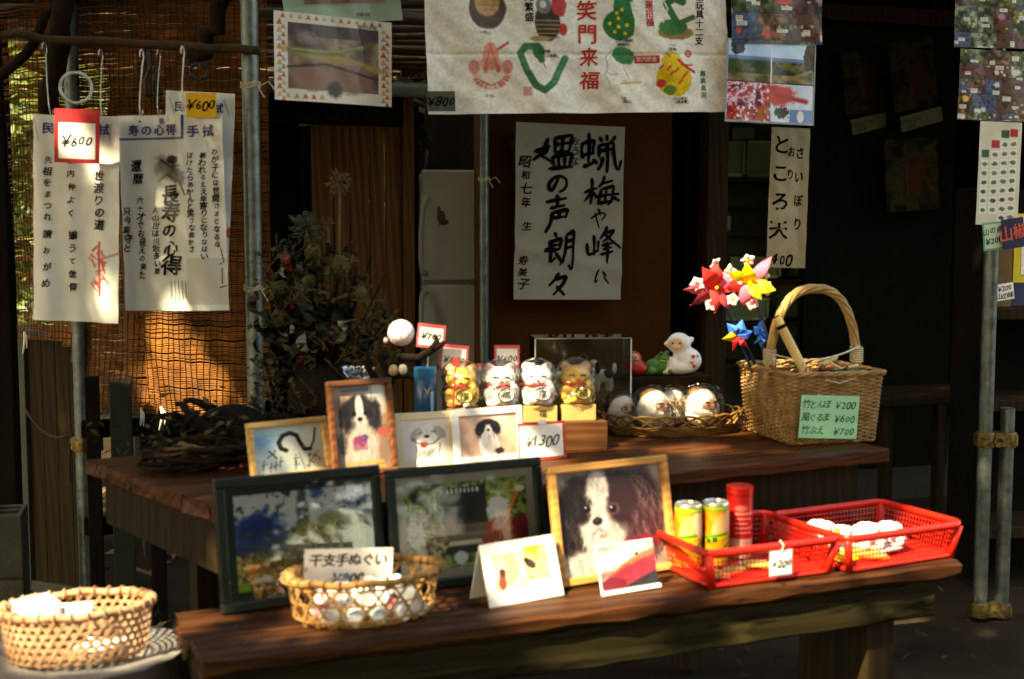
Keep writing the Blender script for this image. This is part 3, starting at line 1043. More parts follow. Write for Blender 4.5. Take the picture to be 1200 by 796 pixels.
pole('short steel pole clamped beside the taller one', p5.x, 4.42, 0, V(1177, 478, 4.42).z, clamps=((V(1177, 515, 4.42).z, 2.9), (V(1177, 714, 4.42).z, 2.9)), base=False)
def beam_pole(label, a, b, rad=0.0243, sag=0.0, mt=None, name='cross_pole', cat='pole', wob=0.0, n=8, taper=1.0):
    a, b = Vector(a), Vector(b)
    r = random.Random(int(abs(a.x * 1000)) + 3)
    m = MB(); pts = []; rr = []
    for k in range(n + 1):
        f = k / n
        p = (b - a) * f
        p.z -= sag * 4 * f * (1 - f)
        p += Vector((r.uniform(-wob, wob), r.uniform(-wob, wob), r.uniform(-wob, wob)))
        pts.append(p); rr.append(rad * (1 + (taper - 1) * f) * (1 + r.uniform(-1, 1) * (0.12 if wob else 0)))
    m.tube(pts, rr, 12)
    o = m.build(name, mt or M_GALV, smooth=True)
    o.location = a
    return tag(o, label, cat)
M_BAMB = mat('weathered_bamboo', (0.09, 0.06, 0.028), 0.6, 0.35, 6, 0.2, 30, stretch=(1, 1, 1))
M_BRANCH = mat('dark_branch_bark', (0.020, 0.014, 0.008), 0.95, 0.5, 8, 0.8, 40, spec=0.08)
# front rail that carries the banner and photo sheets
beam_pole('steel rail across the stall front that carries the hanging banner', V(280, -18, 3.72), V(1200, -50, 4.45))
beam_pole('thin dark bamboo rail behind the hanging photo sheet', V(284, 14, 3.80), V(520, 22, 4.4), 0.014, mt=M_BAMB, name='bamboo_rail', wob=0.004)
# branch rail on the left that carries the towels
RAILY = 3.60
beam_pole('rough branch rail that carries the hooks of the white towels', V(-30, 38, 3.75), V(305, 62, 3.58), 0.013, mt=mat('brown_branch', (0.045, 0.028, 0.014), .9, .5, 10, .6, 40, spec=.08), name='branch_rail', cat='branch', wob=0.008, n=12)
beam_pole('thick dark branch sloping up beside the reed blind', V(58, 130, 4.15), V(78, -40, 3.95), 0.034, mt=M_BRANCH, name='branch_prop', cat='branch', wob=0.012)
beam_pole('dark crooked branch reaching over the reed blind', V(230, 70, 3.9), V(285, -40, 3.8), 0.026, mt=M_BRANCH, name='branch_prop', cat='branch', wob=0.02)
beam_pole('bent dark branch across the open corner by the timber post', V(-20, 110, 4.3), V(150, -50, 4.2), 0.018, mt=M_BRANCH, name='branch_prop', cat='branch', wob=0.03)
tp = V(5, 300, 4.9)
m = MB(); m.box((0, 0, 1.1), (0.07, 0.07, 2.2))
o = m.build('timber_post', M_DARK, bevel=0.005); o.location = (tp.x - 0.005, 4.9, 0); tag(o, 'near-black square timber post at the open corner of the stall', 'post')

# ------------------------------------------------------------------ reed roof
rr_ = thing('reed_roof', 'flat roof of bamboo poles and reed matting over the left of the stall', 'roof', Vector((0, 0, 2.13)))
M_REED = mat('dry_reed', (0.30, 0.165, 0.06), 0.6, 0.4, 4, col2=(0.42, 0.25, 0.10))
r = random.Random(4)
for k in range(20):
    y = 4.0 + k * 0.25
    m = MB(); pts = []
    for i in range(7):
        pts.append((-2.3 + i * 0.42, y + r.uniform(-.015, .015) + i * 0.03, r.uniform(-.008, .008) + 0.008 * k))
    m.tube(pts, [0.016 + r.uniform(-.002, .003) for _ in pts], 8)
    m.build('bamboo_pole', M_BAMB, rr_, smooth=True)
for k in range(7):
    x = -2.2 + k * 0.4
    m = MB(); m.tube([(x, 3.75, 0.035), (x - .3, 5.2, 0.085), (x - .8, 8.9, 0.20)], 0.02, 8)
    m.build('rafter', M_BRANCH, rr_, smooth=True)
m = MB()
for k in range(740):
    y = 3.8 + k * 0.0068
    if r.random() < 0.12:
        continue
    x0 = -2.35 + r.uniform(0, .1); x1 = 0.25 + r.uniform(-.15, .1)
    if r.random() < 0.3: x1 -= r.uniform(.2, 1.2)
    m.tube([(x0, y + r.uniform(-.01, .01), 0.075 + 0.03 * (y - 3.8)), ((x0 + x1) / 2, y + r.uniform(-.01, .01), 0.075 + 0.03 * (y - 3.8) + r.uniform(-.006, .006)), (x1, y + 0.08 + r.uniform(-.01, .01), 0.075 + 0.03 * (y - 3.8))], 0.0028, 4)
m.build('reed_matting', M_REED, rr_, kind='stuff')

# ------------------------------------------------------------------ hanging reed blinds
M_REED2 = mat('golden_reed', (0.10, 0.034, 0.006), 0.5, 0.45, 9, col2=(0.31, 0.115, 0.022), spec=.12)
M_CORD = mat('dark_cord', (0.035, 0.022, 0.012), 0.9, 0.3, 40)
def blind(label, uL, YL, uR, YR, ztop, bottom, seed, step=0.0037, sparse=False):
    a, b = V(uL, 250, YL), V(uR, 250, YR)
    a.z = b.z = 0
    x = b - a; w = x.length; x.normalize()
    y = Vector((0, 0, 1)).cross(x)
    M = axes(a, x, y, Vector((0, 0, 1)))
    t = thing('reed_blind', label, 'blind', M, 'reed blinds hung on the left of the stall')
    r = random.Random(seed)
    ph = [r.uniform(0, 6) for _ in range(6)]
    def dep(s, z):
        return 0.03 * math.sin(s * 7 + ph[0] + z * 1.2) + 0.018 * math.sin(z * 9 + ph[1] + s * 3) * (1.6 - min(z, 1.6))
    m = MB()
    zb = min(bottom(q / 10) for q in range(11))
    z = zb
    N = 15
    while z < ztop:
        z += step * r.uniform(0.75, 1.3)
        if r.random() < 0.02: continue
        cut = r.uniform(0.10, 0.30) if (sparse and r.random() < 0.62) else -1.0
        j1, j2 = r.uniform(-.004, .004), r.uniform(-.004, .004)
        seg = []
        for i in range(N + 1):
            f = i / N
            zz = z + j1 * (1 - f) + j2 * f + 0.0028 * math.sin(f * 31 + z * 40) + 0.010 * math.sin(f * 5 + ph[2]) * max(0, (1.3 - z))
            if zz < bottom(f) or f < cut:
                if len(seg) > 1: m.tube(seg, 0.0021, 4)
                seg = []
                continue
            seg.append((f * w, dep(f * w, zz), zz))
        if len(seg) > 1:
            m.tube(seg, 0.0021, 4)
    m.build('reeds', M_REED2, t, kind='stuff')
    m = MB()
    ns = int(w / 0.021)
    for k in range(ns + 1):
        s = w * (k + 0.15 + r.uniform(-.1, .1)) / (ns + 0.3)
        f = s / w
        pts = []
        z = bottom(f)
        while z < ztop:
            pts.append((s + 0.003 * math.sin(z * 23 + k), dep(s, z) - 0.0032, z)); z += 0.05
        if len(pts) > 1:
            m.tube(pts, 0.0014, 4)
    m.build('binding_cords', M_CORD, t, kind='stuff')
    # knotted ties
    for f in (0.12, 0.95):
        c = MB(); q = bottom(f)
        c.tube([(f * w, -0.03, q + 0.03), (f * w + .01, -0.036, q), (f * w - .006, -0.035, q - .05)], [0.004, 0.006, 0.002], 5)
        c.tube([(f * w, -0.03, q + 0.03), (f * w + .02, -0.036, q + .01), (f * w + .015, -0.035, q - .03)], 0.002, 5)
        c.build('knot', M_STRING, t)
    return t
zB = lambda u, v, Y: V(u, v, Y).z
blind('reed blind with daylight showing through by the timber post', 14, 4.62, 176, 4.28, 2.14,
      lambda f: zB(100, 400, 4.5) + (zB(100, 482, 4.4) - zB(100, 400, 4.5)) * min(1, max(0, (f - 0.38) / 0.3)), 3, sparse=True)
blind('golden reed blind lit by the sun behind the driftwood', 172, 4.26, 312, 4.16, 2.14,
      lambda f: zB(190, 478, 4.2) + (zB(215, 497, 4.2) - zB(190, 478, 4.2)) * math.sin(min(1, f / 0.35) * PI / 2) + max(0, f - 0.35) * 0.13, 9)

# ------------------------------------------------------------------ leaning panel, blocks and lumber on the left
M_DOOR = wood('brown_door_panel', (0.013, 0.008, 0.003), (0.030, 0.019, 0.006), 5, 0.7, along=(2.2, 2.2, 0.14))
M_DOORF = mat('grey_green_frame', (0.045, 0.048, 0.03), 0.6, 0.25, 12, 0.2, 40)
a, b = V(24, 380, 4.7), V(104, 400, 4.55)
pt = thing('leaning_door', 'brown wooden door panel leaning behind the steel pole', 'door', TM((a.x, a.y, 0), math.atan2(b.y - a.y, b.x - a.x)))
dw = math.hypot(b.x - a.x, b.y - a.y); dh = a.z
m = MB()
nb = 4
for k in range(nb):
    m = MB(); m.box((0.03 + (dw - .06) * (k + .5) / nb, 0.006, dh / 2), ((dw - .06) / nb - .002, 0.012, dh - .06)); m.build('board', M_DOOR, pt, bevel=0.0015)
for (c, s) in (((0.015, 0, dh / 2), (0.03, 0.035, dh)), ((dw - .015, 0, dh / 2), (0.03, 0.035, dh)), ((dw / 2, 0, dh - .02), (dw - .062, 0.035, 0.04)), ((dw / 2, 0, .02), (dw - .062, 0.035, 0.04))):
    m = MB(); m.box(c, s); m.build('frame_rail', M_DOORF, pt, bevel=0.003)
c = MB()
pa = V(30, 480, 4.6); pb = V(85, 508, 4.47)
pts = [pa + (pb - pa) * f + Vector((0, 0, -0.05 * 4 * f * (1 - f))) for f in [i / 10 for i in range(11)]]
pts += [V(82, 520, 4.47), V(81, 545, 4.47), V(83, 565, 4.47)]
c.tube(pts, 0.006, 6)
tag(c.build('drooping_cable', M_CORD, smooth=True), 'black cable drooping across the leaning brown door', 'cable')
# concrete block
M_BLOCK = mat('concrete_block', (0.05, 0.047, 0.028), 0.95, 0.25, 12, 0.5, 60)
bp = V(22, 640, 4.25)
cb = thing('concrete_block', 'weathered hollow concrete block on the soil beside the leaning door', 'block', TM((bp.x - 0.03, 4.25, 0), 0.25))
m = MB()
m.box((0, 0, 0.19), (0.10, 0.19, 0.02)); m.box((0, -0.085, 0.2), (0.1, 0.02, 0.4)); m.box((0, 0.085, 0.2), (0.1, 0.02, 0.4))
m.box((-0.042, 0, 0.30), (0.016, 0.15, 0.2)); m.box((0.042, 0, 0.30), (0.016, 0.15, 0.2)); m.box((-0.042, 0, 0.09), (0.016, 0.15, 0.18)); m.box((0.042, 0, 0.09), (0.016, 0.15, 0.18))
m.build('shell', M_BLOCK, cb, bevel=0.004)
for yy in (-0.035, 0.035):
    m = MB(); m.box((0, yy, 0.29), (0.068, 0.018, 0.21)); m.build('web', M_BLOCK, cb, bevel=0.003)
# low grey plank bench outside on the left
ob = thing('plank_bench', 'low grey plank bench outside the open corner', 'bench', TM((V(2, 540, 5.2).x - .1, 5.2, 0), 0.9))
M_GREYW = wood('grey_weathered_wood', (0.09, 0.08, 0.065), (0.20, 0.18, 0.15), 5, 0.75)
for k in range(3):
    m = MB(); m.box((0, -0.16 + k * 0.13, 0.52), (0.8, 0.12, 0.03)); m.build('plank', M_GREYW, ob, bevel=0.004)
for sx in (-.32, .32):
    m = MB(); m.box((sx, -0.03, 0.25), (0.06, 0.3, 0.5)); m.build('leg', M_DARK, ob, bevel=0.004)
# old crate frame between the pole and the table
M_GREENP = mat('faded_green_paint', (0.006, 0.011, 0.004), 0.7, 0.3, 10, 0.2, 40)
fr = thing('timber_rack', 'dark timber rack with a faded green board beside the table end', 'rack', TM((V(112, 600, 4.2).x, 4.2, 0), 0.25))
for i, (x, h, w, mt) in enumerate(((0.0, 0.86, 0.045, M_DARK), (0.09, 0.84, 0.07, M_GREENP), (0.20, 0.66, 0.05, M_DARK))):
    m = MB(); m.box((x, 0, h / 2), (w, 0.04, h)); m.build('upright', mt, fr, bevel=0.004)
for z in (0.35, 0.68):
    m = MB(); m.box((0.1, 0.042, z), (0.28, 0.03, 0.06)); m.build('rail', M_DARK, fr, bevel=0.004)

# ------------------------------------------------------------------ dark furniture inside the shop
# refrigerator
M_FRIDGE = mat('old_cream_enamel', (0.50, 0.48, 0.37), 0.35, 0.06, 5)
M_FRDARK = mat('fridge_gasket', (0.03, 0.028, 0.022), 0.7, 0.2, 20)
fp = V(494, 300, 6.15)
fz = V(525, 199, 6.15).z; fs = V(525, 333, 6.15).z
FM = TM((fp.x, 6.15, 0.10), R_(6))
fd = thing('refrigerator', 'cream two-door refrigerator with curved handles behind the doorway', 'refrigerator', FM)
m = MB(); m.box((0.29, 0.33, (fz - .10) / 2), (0.57, 0.55, fz - .10)); m.build('cabinet', M_FRIDGE, fd, bevel=0.012, seg=3)
m = MB(); m.box((0.29, 0.026, fs - .10 + (fz - fs) / 2 + 0.006), (0.58, 0.05, fz - fs - .012)); d1 = m.build('freezer_door', M_FRIDGE, fd, bevel=0.012, seg=3)
m = MB(); m.box((0.29, 0.026, (fs - .10) / 2 + .02), (0.58, 0.05, fs - .10 - .05)); d2 = m.build('lower_door', M_FRIDGE, fd, bevel=0.012, seg=3)
for d, z0, z1 in ((d1, fs - .10 + 0.05, fz - .10 - .13), (d2, fs - .10 - .40, fs - .10 - .04)):
    m = MB()
    if d is d1:
        pts = [(0.025, -0.01, z0), (0.0, -0.035, z0 + .01), (-0.004, -0.045, z0 + .06), (-0.004, -0.05, (z0 + z1) / 2), (0.004, -0.042, z1 - .07), (0.02, -0.02, z1 - .02), (0.035, 0.002, z1)]
    else:
        pts = [(0.025, -0.01, z1), (0.0, -0.035, z1 - .01), (-0.004, -0.045, z1 - .06), (-0.004, -0.05, (z0 + z1) / 2), (0.02, 0.0, z0)]
    m.tube(pts, 0.015, 8, flat=0.7); m.build('handle', M_FRIDGE, d, smooth=True)
mg = V(517, 254, 6.13)
m = MB(); m.ell((0, 0, 0), (0.02, 0.006, 0.028)); m.ell((0.012, 0, -0.025), (0.024, 0.006, 0.012)); m.ell((-.012, 0, 0.03), (0.008, 0.005, 0.02))
o = m.build('fridge_magnet', mat('brown_magnet', (0.14, 0.06, 0.03), 0.4, 0.4, 60), smooth=True); o.location = (mg.x, 6.13 + (mg.x - fp.x) * math.tan(R_(6)) + 0.012, mg.z)
tag(o, 'small dark ornament stuck on the refrigerator door', 'magnet')

# shelf rack with plastic bins
SM = TM(V(848, 250, 7.0) * 1.0, R_(12)); SM.translation.z = 0.10
sh = thing('shelf_rack', 'dim pale green shelf rack behind the wooden post', 'shelf', SM)
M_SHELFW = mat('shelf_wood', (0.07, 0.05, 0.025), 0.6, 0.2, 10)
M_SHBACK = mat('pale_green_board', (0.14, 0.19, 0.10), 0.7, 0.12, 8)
lv = [V(870, v, 7.0).z - .10 for v in (242, 275, 330, 380, 430)]
for z in lv:
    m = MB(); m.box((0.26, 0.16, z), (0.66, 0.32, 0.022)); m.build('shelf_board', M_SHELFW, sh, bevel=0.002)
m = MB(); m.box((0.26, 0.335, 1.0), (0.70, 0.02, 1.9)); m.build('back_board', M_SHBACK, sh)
for x in (-0.08, 0.60):
    m = MB(); m.box((x, 0.16, 1.0), (0.02, 0.33, 1.9)); m.build('side_board', M_SHELFW, sh)
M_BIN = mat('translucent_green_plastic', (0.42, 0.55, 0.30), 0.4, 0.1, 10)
def bin_(label, x, y, z, w, d, h, rim=True):
    t = thing('plastic_bin', label, 'bin', SM @ Matrix.Translation((x, y, z)), 'plastic bins on the shelf rack')
    m = MB(); m.box((0, 0, h / 2), (w, d, h), taper=0.9); m.build('tub', M_BIN, t, bevel=0.012)
    if rim:
        m = MB()
        rw, rh = w / 2, h
        for (c, s) in (((0, -d / 2 - .004, h - .008), (w * 1.02, 0.014, 0.016)), ((0, -d / 2 + .006, 0.012), (w * .9, 0.014, 0.016)), ((-w / 2 * .96, -d / 2 - .0, h / 2), (0.014, 0.012, h - .03)), ((w / 2 * .96, -d / 2, h / 2), (0.014, 0.012, h - .03))):
            m.box(c, s)
        m.build('rim', M_SHBACK if False else mat('pale_green_rim', (0.6, 0.72, 0.48), 0.35, 0.1, 10), t, bevel=0.004)
    return t
top0 = lv[0] + .011
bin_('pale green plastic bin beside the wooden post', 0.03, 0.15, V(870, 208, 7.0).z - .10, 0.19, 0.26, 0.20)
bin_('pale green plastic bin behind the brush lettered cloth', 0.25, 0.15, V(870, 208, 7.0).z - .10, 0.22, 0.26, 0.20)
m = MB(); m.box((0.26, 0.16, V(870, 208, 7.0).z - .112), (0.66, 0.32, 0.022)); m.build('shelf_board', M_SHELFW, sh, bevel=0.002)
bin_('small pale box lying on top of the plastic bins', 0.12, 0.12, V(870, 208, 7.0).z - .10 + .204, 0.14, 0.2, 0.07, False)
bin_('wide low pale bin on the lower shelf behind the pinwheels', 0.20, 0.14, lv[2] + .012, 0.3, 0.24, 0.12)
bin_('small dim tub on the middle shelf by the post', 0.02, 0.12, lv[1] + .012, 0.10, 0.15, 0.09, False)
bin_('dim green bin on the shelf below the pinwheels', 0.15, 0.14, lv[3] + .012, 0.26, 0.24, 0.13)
# ================================================================== THE TWO SALES TABLES
BZ, TZ = 0.60, 0.78
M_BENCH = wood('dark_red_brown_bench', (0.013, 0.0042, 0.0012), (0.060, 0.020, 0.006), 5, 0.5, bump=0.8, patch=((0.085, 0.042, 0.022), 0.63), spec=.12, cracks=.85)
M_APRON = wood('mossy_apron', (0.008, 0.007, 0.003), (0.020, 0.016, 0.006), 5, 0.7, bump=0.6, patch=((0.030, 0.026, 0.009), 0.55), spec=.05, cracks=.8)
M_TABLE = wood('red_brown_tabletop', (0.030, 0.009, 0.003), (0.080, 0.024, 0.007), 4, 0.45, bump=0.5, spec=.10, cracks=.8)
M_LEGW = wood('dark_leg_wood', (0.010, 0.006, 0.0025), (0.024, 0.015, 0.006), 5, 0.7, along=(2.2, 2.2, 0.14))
fl, fr_ = G(233, 774, BZ), G(1124, 658, BZ)
BYAW = math.atan2(fr_.y - fl.y, fr_.x - fl.x)
BL_ = (fr_ - fl).length
bench = thing('display_bench', 'worn dark brown plank bench holding framed photos and red baskets', 'bench', TM((fl.x, fl.y, 0), BYAW))
BD = 0.30
yy = 0.0
for k, wd in enumerate((0.118, 0.096, 0.080)):
    m = MB(); m.plank((0.006, -0.004, 0.003)[k], BL_ + (0.004, -.006, 0.008)[k], yy, yy + wd, BZ - .038 - 0.0015 * (k % 2), BZ - 0.0015 * (k % 2), 31 + k, ch=.007 if k else .009)
    pl = m.build('plank', M_BENCH, bench)
    for xn in (.10, BL_ - .15):
        nl = MB(); nl.tube([(xn + rnd.uniform(-.008, .008), yy + wd * .5, BZ - .004), (xn + rnd.uniform(-.008, .008), yy + wd * .5, BZ + .0012)], .0042, 8); nl.build('nail', mat('rusty_nail', (.03, .015, .008), .7, .3, 60), pl)
    yy += wd + 0.003
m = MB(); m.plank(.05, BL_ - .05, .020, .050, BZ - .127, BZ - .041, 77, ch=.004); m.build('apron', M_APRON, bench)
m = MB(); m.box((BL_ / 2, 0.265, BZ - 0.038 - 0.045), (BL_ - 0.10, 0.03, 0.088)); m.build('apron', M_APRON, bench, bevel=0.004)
for x in (0.12, BL_ - 0.17):
    for y in (0.085, 0.215):
        m = MB(); m.box((x, y, (BZ - 0.04) / 2), (0.075, 0.065, BZ - 0.04)); m.build('leg', M_LEGW, bench, bevel=0.004)
    m = MB(); m.box((x, 0.15, 0.22), (0.04, 0.062, 0.06)); m.build('stretcher', M_LEGW, bench, bevel=0.003)

tr_, tl_ = G(1042, 526, TZ), G(283, 606, TZ)
TYAW = math.atan2(tr_.y - tl_.y, tr_.x - tl_.x)
TL_ = (tr_ - tl_).length
table = thing('display_table', 'higher red brown plank table behind the bench holding dolls and baskets', 'table', TM((tl_.x, tl_.y, 0), TYAW))
TW = 0.80
yy = 0.0
for k in range(6):
    wd = 0.132
    zt, zb_ = TZ - 0.001 * (k % 2), TZ - 0.035 - 0.001 * (k % 2)
    m = MB(); m.plank(0.0, TL_, yy, yy + wd, zb_, zt, 41 + k, jit=.0015, ch=.005, skew=.21)
    m.build('plank', M_TABLE, table)
    yy += wd + 0.0025
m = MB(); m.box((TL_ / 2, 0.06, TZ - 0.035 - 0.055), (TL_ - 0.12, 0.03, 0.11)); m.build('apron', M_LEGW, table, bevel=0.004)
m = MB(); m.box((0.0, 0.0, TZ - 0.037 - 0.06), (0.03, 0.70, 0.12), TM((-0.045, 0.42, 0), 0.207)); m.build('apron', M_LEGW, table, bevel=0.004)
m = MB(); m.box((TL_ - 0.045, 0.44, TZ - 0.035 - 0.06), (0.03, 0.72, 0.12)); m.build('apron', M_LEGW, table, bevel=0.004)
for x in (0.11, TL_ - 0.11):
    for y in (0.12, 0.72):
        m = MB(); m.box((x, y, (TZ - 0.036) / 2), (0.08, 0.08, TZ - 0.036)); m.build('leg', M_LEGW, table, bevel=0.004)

# ================================================================== FRAMED PICTURES
M_GLASS = film_mat('picture_glass', gloss=0.02, rough=0.03, tint=(0.97, 0.98, 0.97), bscale=5, bump=0.04)
M_BLACKF = mat('black_frame_lacquer', (0.006, 0.010, 0.008), 0.35, 0.3, 20, spec=.25)
M_ORANGEW = wood('honey_wood', (0.42, 0.19, 0.05), (0.62, 0.32, 0.10), 8, 0.38, bump=0.15)
M_LIGHTW = wood('light_oak', (0.46, 0.25, 0.08), (0.64, 0.40, 0.16), 8, 0.4, bump=0.15)
M_DARKW = wood('dark_walnut', (0.06, 0.022, 0.010), (0.16, 0.06, 0.028), 8, 0.35, bump=0.15)
M_CREAMW = mat('cream_card', (0.68, 0.58, 0.38), 0.6, 0.08, 12)
M_WHITEP = mat('white_plastic', (0.75, 0.74, 0.70), 0.35, 0.05, 10)
M_BACK = mat('frame_backing', (0.10, 0.07, 0.04), 0.8, 0.2, 20)
M_GLASSA = film_mat('old_picture_glass', gloss=0.15, rough=0.03, tint=(0.97, 0.98, 0.97), bscale=5, bump=0.04)
def framed(label, M, w, h, bw, mt, img, depth=0.018, glass=False, name='picture_frame', cat='picture frame', group='framed pictures on the sales tables', matw=0.0, matm=None, bevel=0.003):
    t = thing(name, label, cat, M, group)
    m = MB()
    d = depth
    for (x0, z0, x1, z1) in ((0, 0, w, bw), (0, h - bw, w, h), (0, bw + .0002, bw, h - bw - .0002), (w - bw, bw + .0002, w, h - bw - .0002)):
        m.box(((x0 + x1) / 2, -d / 2, (z0 + z1) / 2), (x1 - x0, d, z1 - z0))
    m.build('frame', mt, t, bevel=bevel)
    m = MB(); m.box((w / 2, -0.0025, h / 2), (w - bw * 1.2, 0.003, h - bw * 1.2)); m.build('backing', M_BACK, t)
    mw = matw
    if mw > 0:
        m = MB(); a = bw - .001
        for (x0, z0, x1, z1) in ((a, a, w - a, a + mw), (a, h - a - mw, w - a, h - a), (a, a + mw, a + mw, h - a - mw), (w - a - mw, a + mw, w - a, h - a - mw)):
            m.box(((x0 + x1) / 2, -0.0075, (z0 + z1) / 2), (x1 - x0, 0.0022, z1 - z0))
        m.build('mount', matm, t)
    q = bw + mw - 0.002
    pr = print_sheet('picture', img, w - 2 * q, h - 2 * q, t, M_PRINT, x0=q, z0=h - q, yoff=-0.0062)
    if glass:
        m = MB(); m.poly([(bw - .001, -.0115, bw - .001), (w - bw + .001, -.0115, bw - .001), (w - bw + .001, -.0115, h - bw + .001), (bw - .001, -.0115, h - bw + .001)]); m.build('glass', M_GLASSA if 'hillside' in label else M_GLASS, t)
    m = MB(); m.box((w / 2, 0.030, h * 0.30), (0.03, 0.003, h * 0.62), TM((0, 0, 0), 0, R_(-12))); m.build('easel_back', M_BACK, t)
    return t, w, h

# --- black frame with the hillside photograph
im = Img(190, 130, (70, 95, 140), 190, 126)
im.noise(46, [(20, 44, 104), (48, 80, 146), (120, 146, 186), (196, 208, 222)], 3)
im.mix(np.clip((fbm(im.X / 30, im.Y / 22, 8) - .42 - (im.Y - 26) / 130) * 7, 0, 1), (244, 246, 248))  # white sky patches painted to imitate bright reflections in the glass
im.ell(30, 60, 40, 28, (24, 50, 112), soft=.8, k=.8, jag=.3)
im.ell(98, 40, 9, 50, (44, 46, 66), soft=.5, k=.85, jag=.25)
im.mix(np.clip((fbm(im.X / 7, im.Y / 6, 19) - .60) * 10, 0, 1) * (im.Y < 34), (40, 52, 40))  # dark foliage painted like tree silhouettes reflected in the glass
im.ell(140, 80, 70, 44, (156, 142, 74), jag=.4, soft=.4, seed=4); im.ell(55, 112, 66, 34, (140, 112, 62), jag=.45, soft=.4, seed=6)
n1 = fbm(im.X / 5, im.Y / 5, 12)
im.mix(np.clip((n1 - .54) * 9, 0, 1) * (im.Y > 46 + 34 * (im.X < 100)), (216, 196, 124))
im.mix(np.clip((fbm(im.X / 4, im.Y / 4, 15) - .57) * 9, 0, 1) * (im.Y > 50), (74, 78, 36))
im.fur(150, 76, 42, 34, [(110, 96, 50), (190, 172, 110), (70, 70, 36)], 130, 9, -1.57, .7, 1.0, .7, 3); im.fur(50, 112, 52, 22, [(170, 138, 82), (96, 80, 40), (200, 170, 110)], 110, 9, -1.57, .6, 1.0, .7, 5)
im.rect(0, 120, 190, 130, (70, 84, 36)); im.rect(0, 118, 190, 120.5, (170, 176, 130))
im.ell(22, 100, 7, 6, (222, 120, 74), jag=.4); im.ell(28, 116, 5, 4, (244, 244, 238), jag=.3); im.ell(42, 115, 7, 4, (244, 244, 238), jag=.3); im.ell(8, 126, 10, 8, (120, 170, 60), jag=.3)
im.gain = 1.25
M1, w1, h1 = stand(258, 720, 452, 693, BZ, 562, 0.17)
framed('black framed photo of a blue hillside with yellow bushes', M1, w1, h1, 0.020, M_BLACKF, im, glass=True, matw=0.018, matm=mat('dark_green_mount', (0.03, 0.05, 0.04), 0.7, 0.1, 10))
# --- black frame with the festival figures
im = Img(145, 95, (30, 34, 20), 150, 100)
im.noise(12, [(20, 26, 12), (60, 76, 34), (130, 150, 80), (40, 46, 22), (196, 204, 160)], 5, contrast=2.0)
im.rect(46, 6, 96, 48, (34, 30, 24)); im.rect(60, 12, 82, 44, (20, 26, 26))
for k in range(8): im.rect(50 + k * 5, 8, 52 + k * 5, 13, (190, 190, 170))
im.rect(34, 48, 104, 76, (88, 78, 60)); im.rect(30, 66, 150, 71, (176, 166, 132)); im.rect(30, 72, 110, 80, (40, 30, 20))
im.noise(9, [(60, 76, 30), (120, 140, 60), (30, 40, 20)], 9, region=(96, 0, 130, 30), k=.8)
im.ell(17, 40, 12, 13, (214, 204, 186), jag=.25); im.ell(26, 62, 22, 20, (176, 160, 112), jag=.4, seed=3)
im.mix(np.clip((fbm(im.X / 4, im.Y / 4, 31) - .5) * 8, 0, 1) * (np.hypot((im.X - 26) / 24, (im.Y - 62) / 21) < 1), (70, 56, 40))
im.ell(12, 54, 9, 16, (232, 222, 206), jag=.35); im.ell(52, 50, 7, 11, (128, 62, 44), jag=.3)
im.ell(110, 34, 13, 13, (206, 206, 196), jag=.3); im.ell(111, 42, 7, 9, (214, 168, 140)); im.ell(112, 66, 24, 22, (148, 48, 30), jag=.15)
im.ell(136, 64, 14, 20, (92, 30, 34), jag=.2)
im.line([(104, 76), (120, 44), (136, 14)], 4, (176, 98, 44)); im.ell(137, 14, 6, 4, (200, 170, 140))
im.fur(20, 52, 16, 26, [(226, 216, 196), (120, 96, 66), (176, 156, 112), (70, 56, 40), (150, 60, 40)], 90, 7, None, 1.0, 1.2, .7, 3); im.fur(112, 66, 20, 18, [(176, 66, 44), (110, 30, 22), (200, 110, 70)], 70, 8, 1.5, .6, 1.2, .7, 4); im.fur(110, 34, 11, 11, [(240, 240, 232), (160, 158, 146)], 40, 5, None, 1.0, 1.0, .7, 5); im.noise(5, [(110, 98, 74), (76, 66, 50)], 8, region=(34, 50, 96, 66), k=.5)
im.ell(62, 84, 8, 7, (206, 220, 214), jag=.25); im.ell(36, 90, 7, 10, (226, 130, 90), jag=.2)
im.gain = 1.45
M2, w2, h2 = stand(459, 696, 640, 672, BZ, 551, 0.17)
framed('black framed photo with pale mount of two festival figures in costume', M2, w2, h2, 0.019, M_BLACKF, im, glass=True, matw=0.020, matm=mat('grey_beige_mount', (0.42, 0.39, 0.31), 0.7, 0.06, 12))
# --- honey wood frame with the spaniel face
im = Img(125, 120, (150, 132, 118), 150, 144)
im.noise(50, [(120, 104, 92), (168, 150, 132), (190, 174, 156)], 2)
im.ell(22, 58, 24, 50, (24, 17, 18), jag=.22, soft=.35, seed=2); im.ell(96, 54, 28, 52, (56, 30, 34), jag=.2, soft=.35, seed=5)
im.ell(60, 28, 48, 25, (34, 20, 24), jag=.2, soft=.35)
im.fur(20, 62, 20, 44, [(58, 44, 44), (10, 8, 10), (34, 26, 26), (84, 68, 64)], 150, 16, 1.75, .35, 1.2, .6, 3)
im.fur(98, 58, 24, 46, [(124, 80, 84), (40, 20, 26), (96, 56, 60), (156, 114, 114), (30, 14, 18)], 220, 18, 1.35, .35, 1.2, .6, 4)
im.fur(62, 20, 40, 16, [(70, 46, 48), (24, 14, 18), (100, 70, 70)], 90, 12, .3, .9, 1.1, .6, 6)
im.ell(47, 36, 14, 34, (222, 214, 208), rot=.1, jag=.14, soft=.3); im.ell(50, 72, 25, 22, (214, 204, 198), jag=.16, soft=.35); im.ell(44, 70, 16, 14, (238, 232, 226), jag=.1, soft=.6)
im.ell(75, 42, 17, 26, (48, 24, 30), rot=.2, soft=.5, jag=.15); im.ell(32, 46, 8, 16, (30, 20, 22), rot=.2, soft=.5, jag=.15)
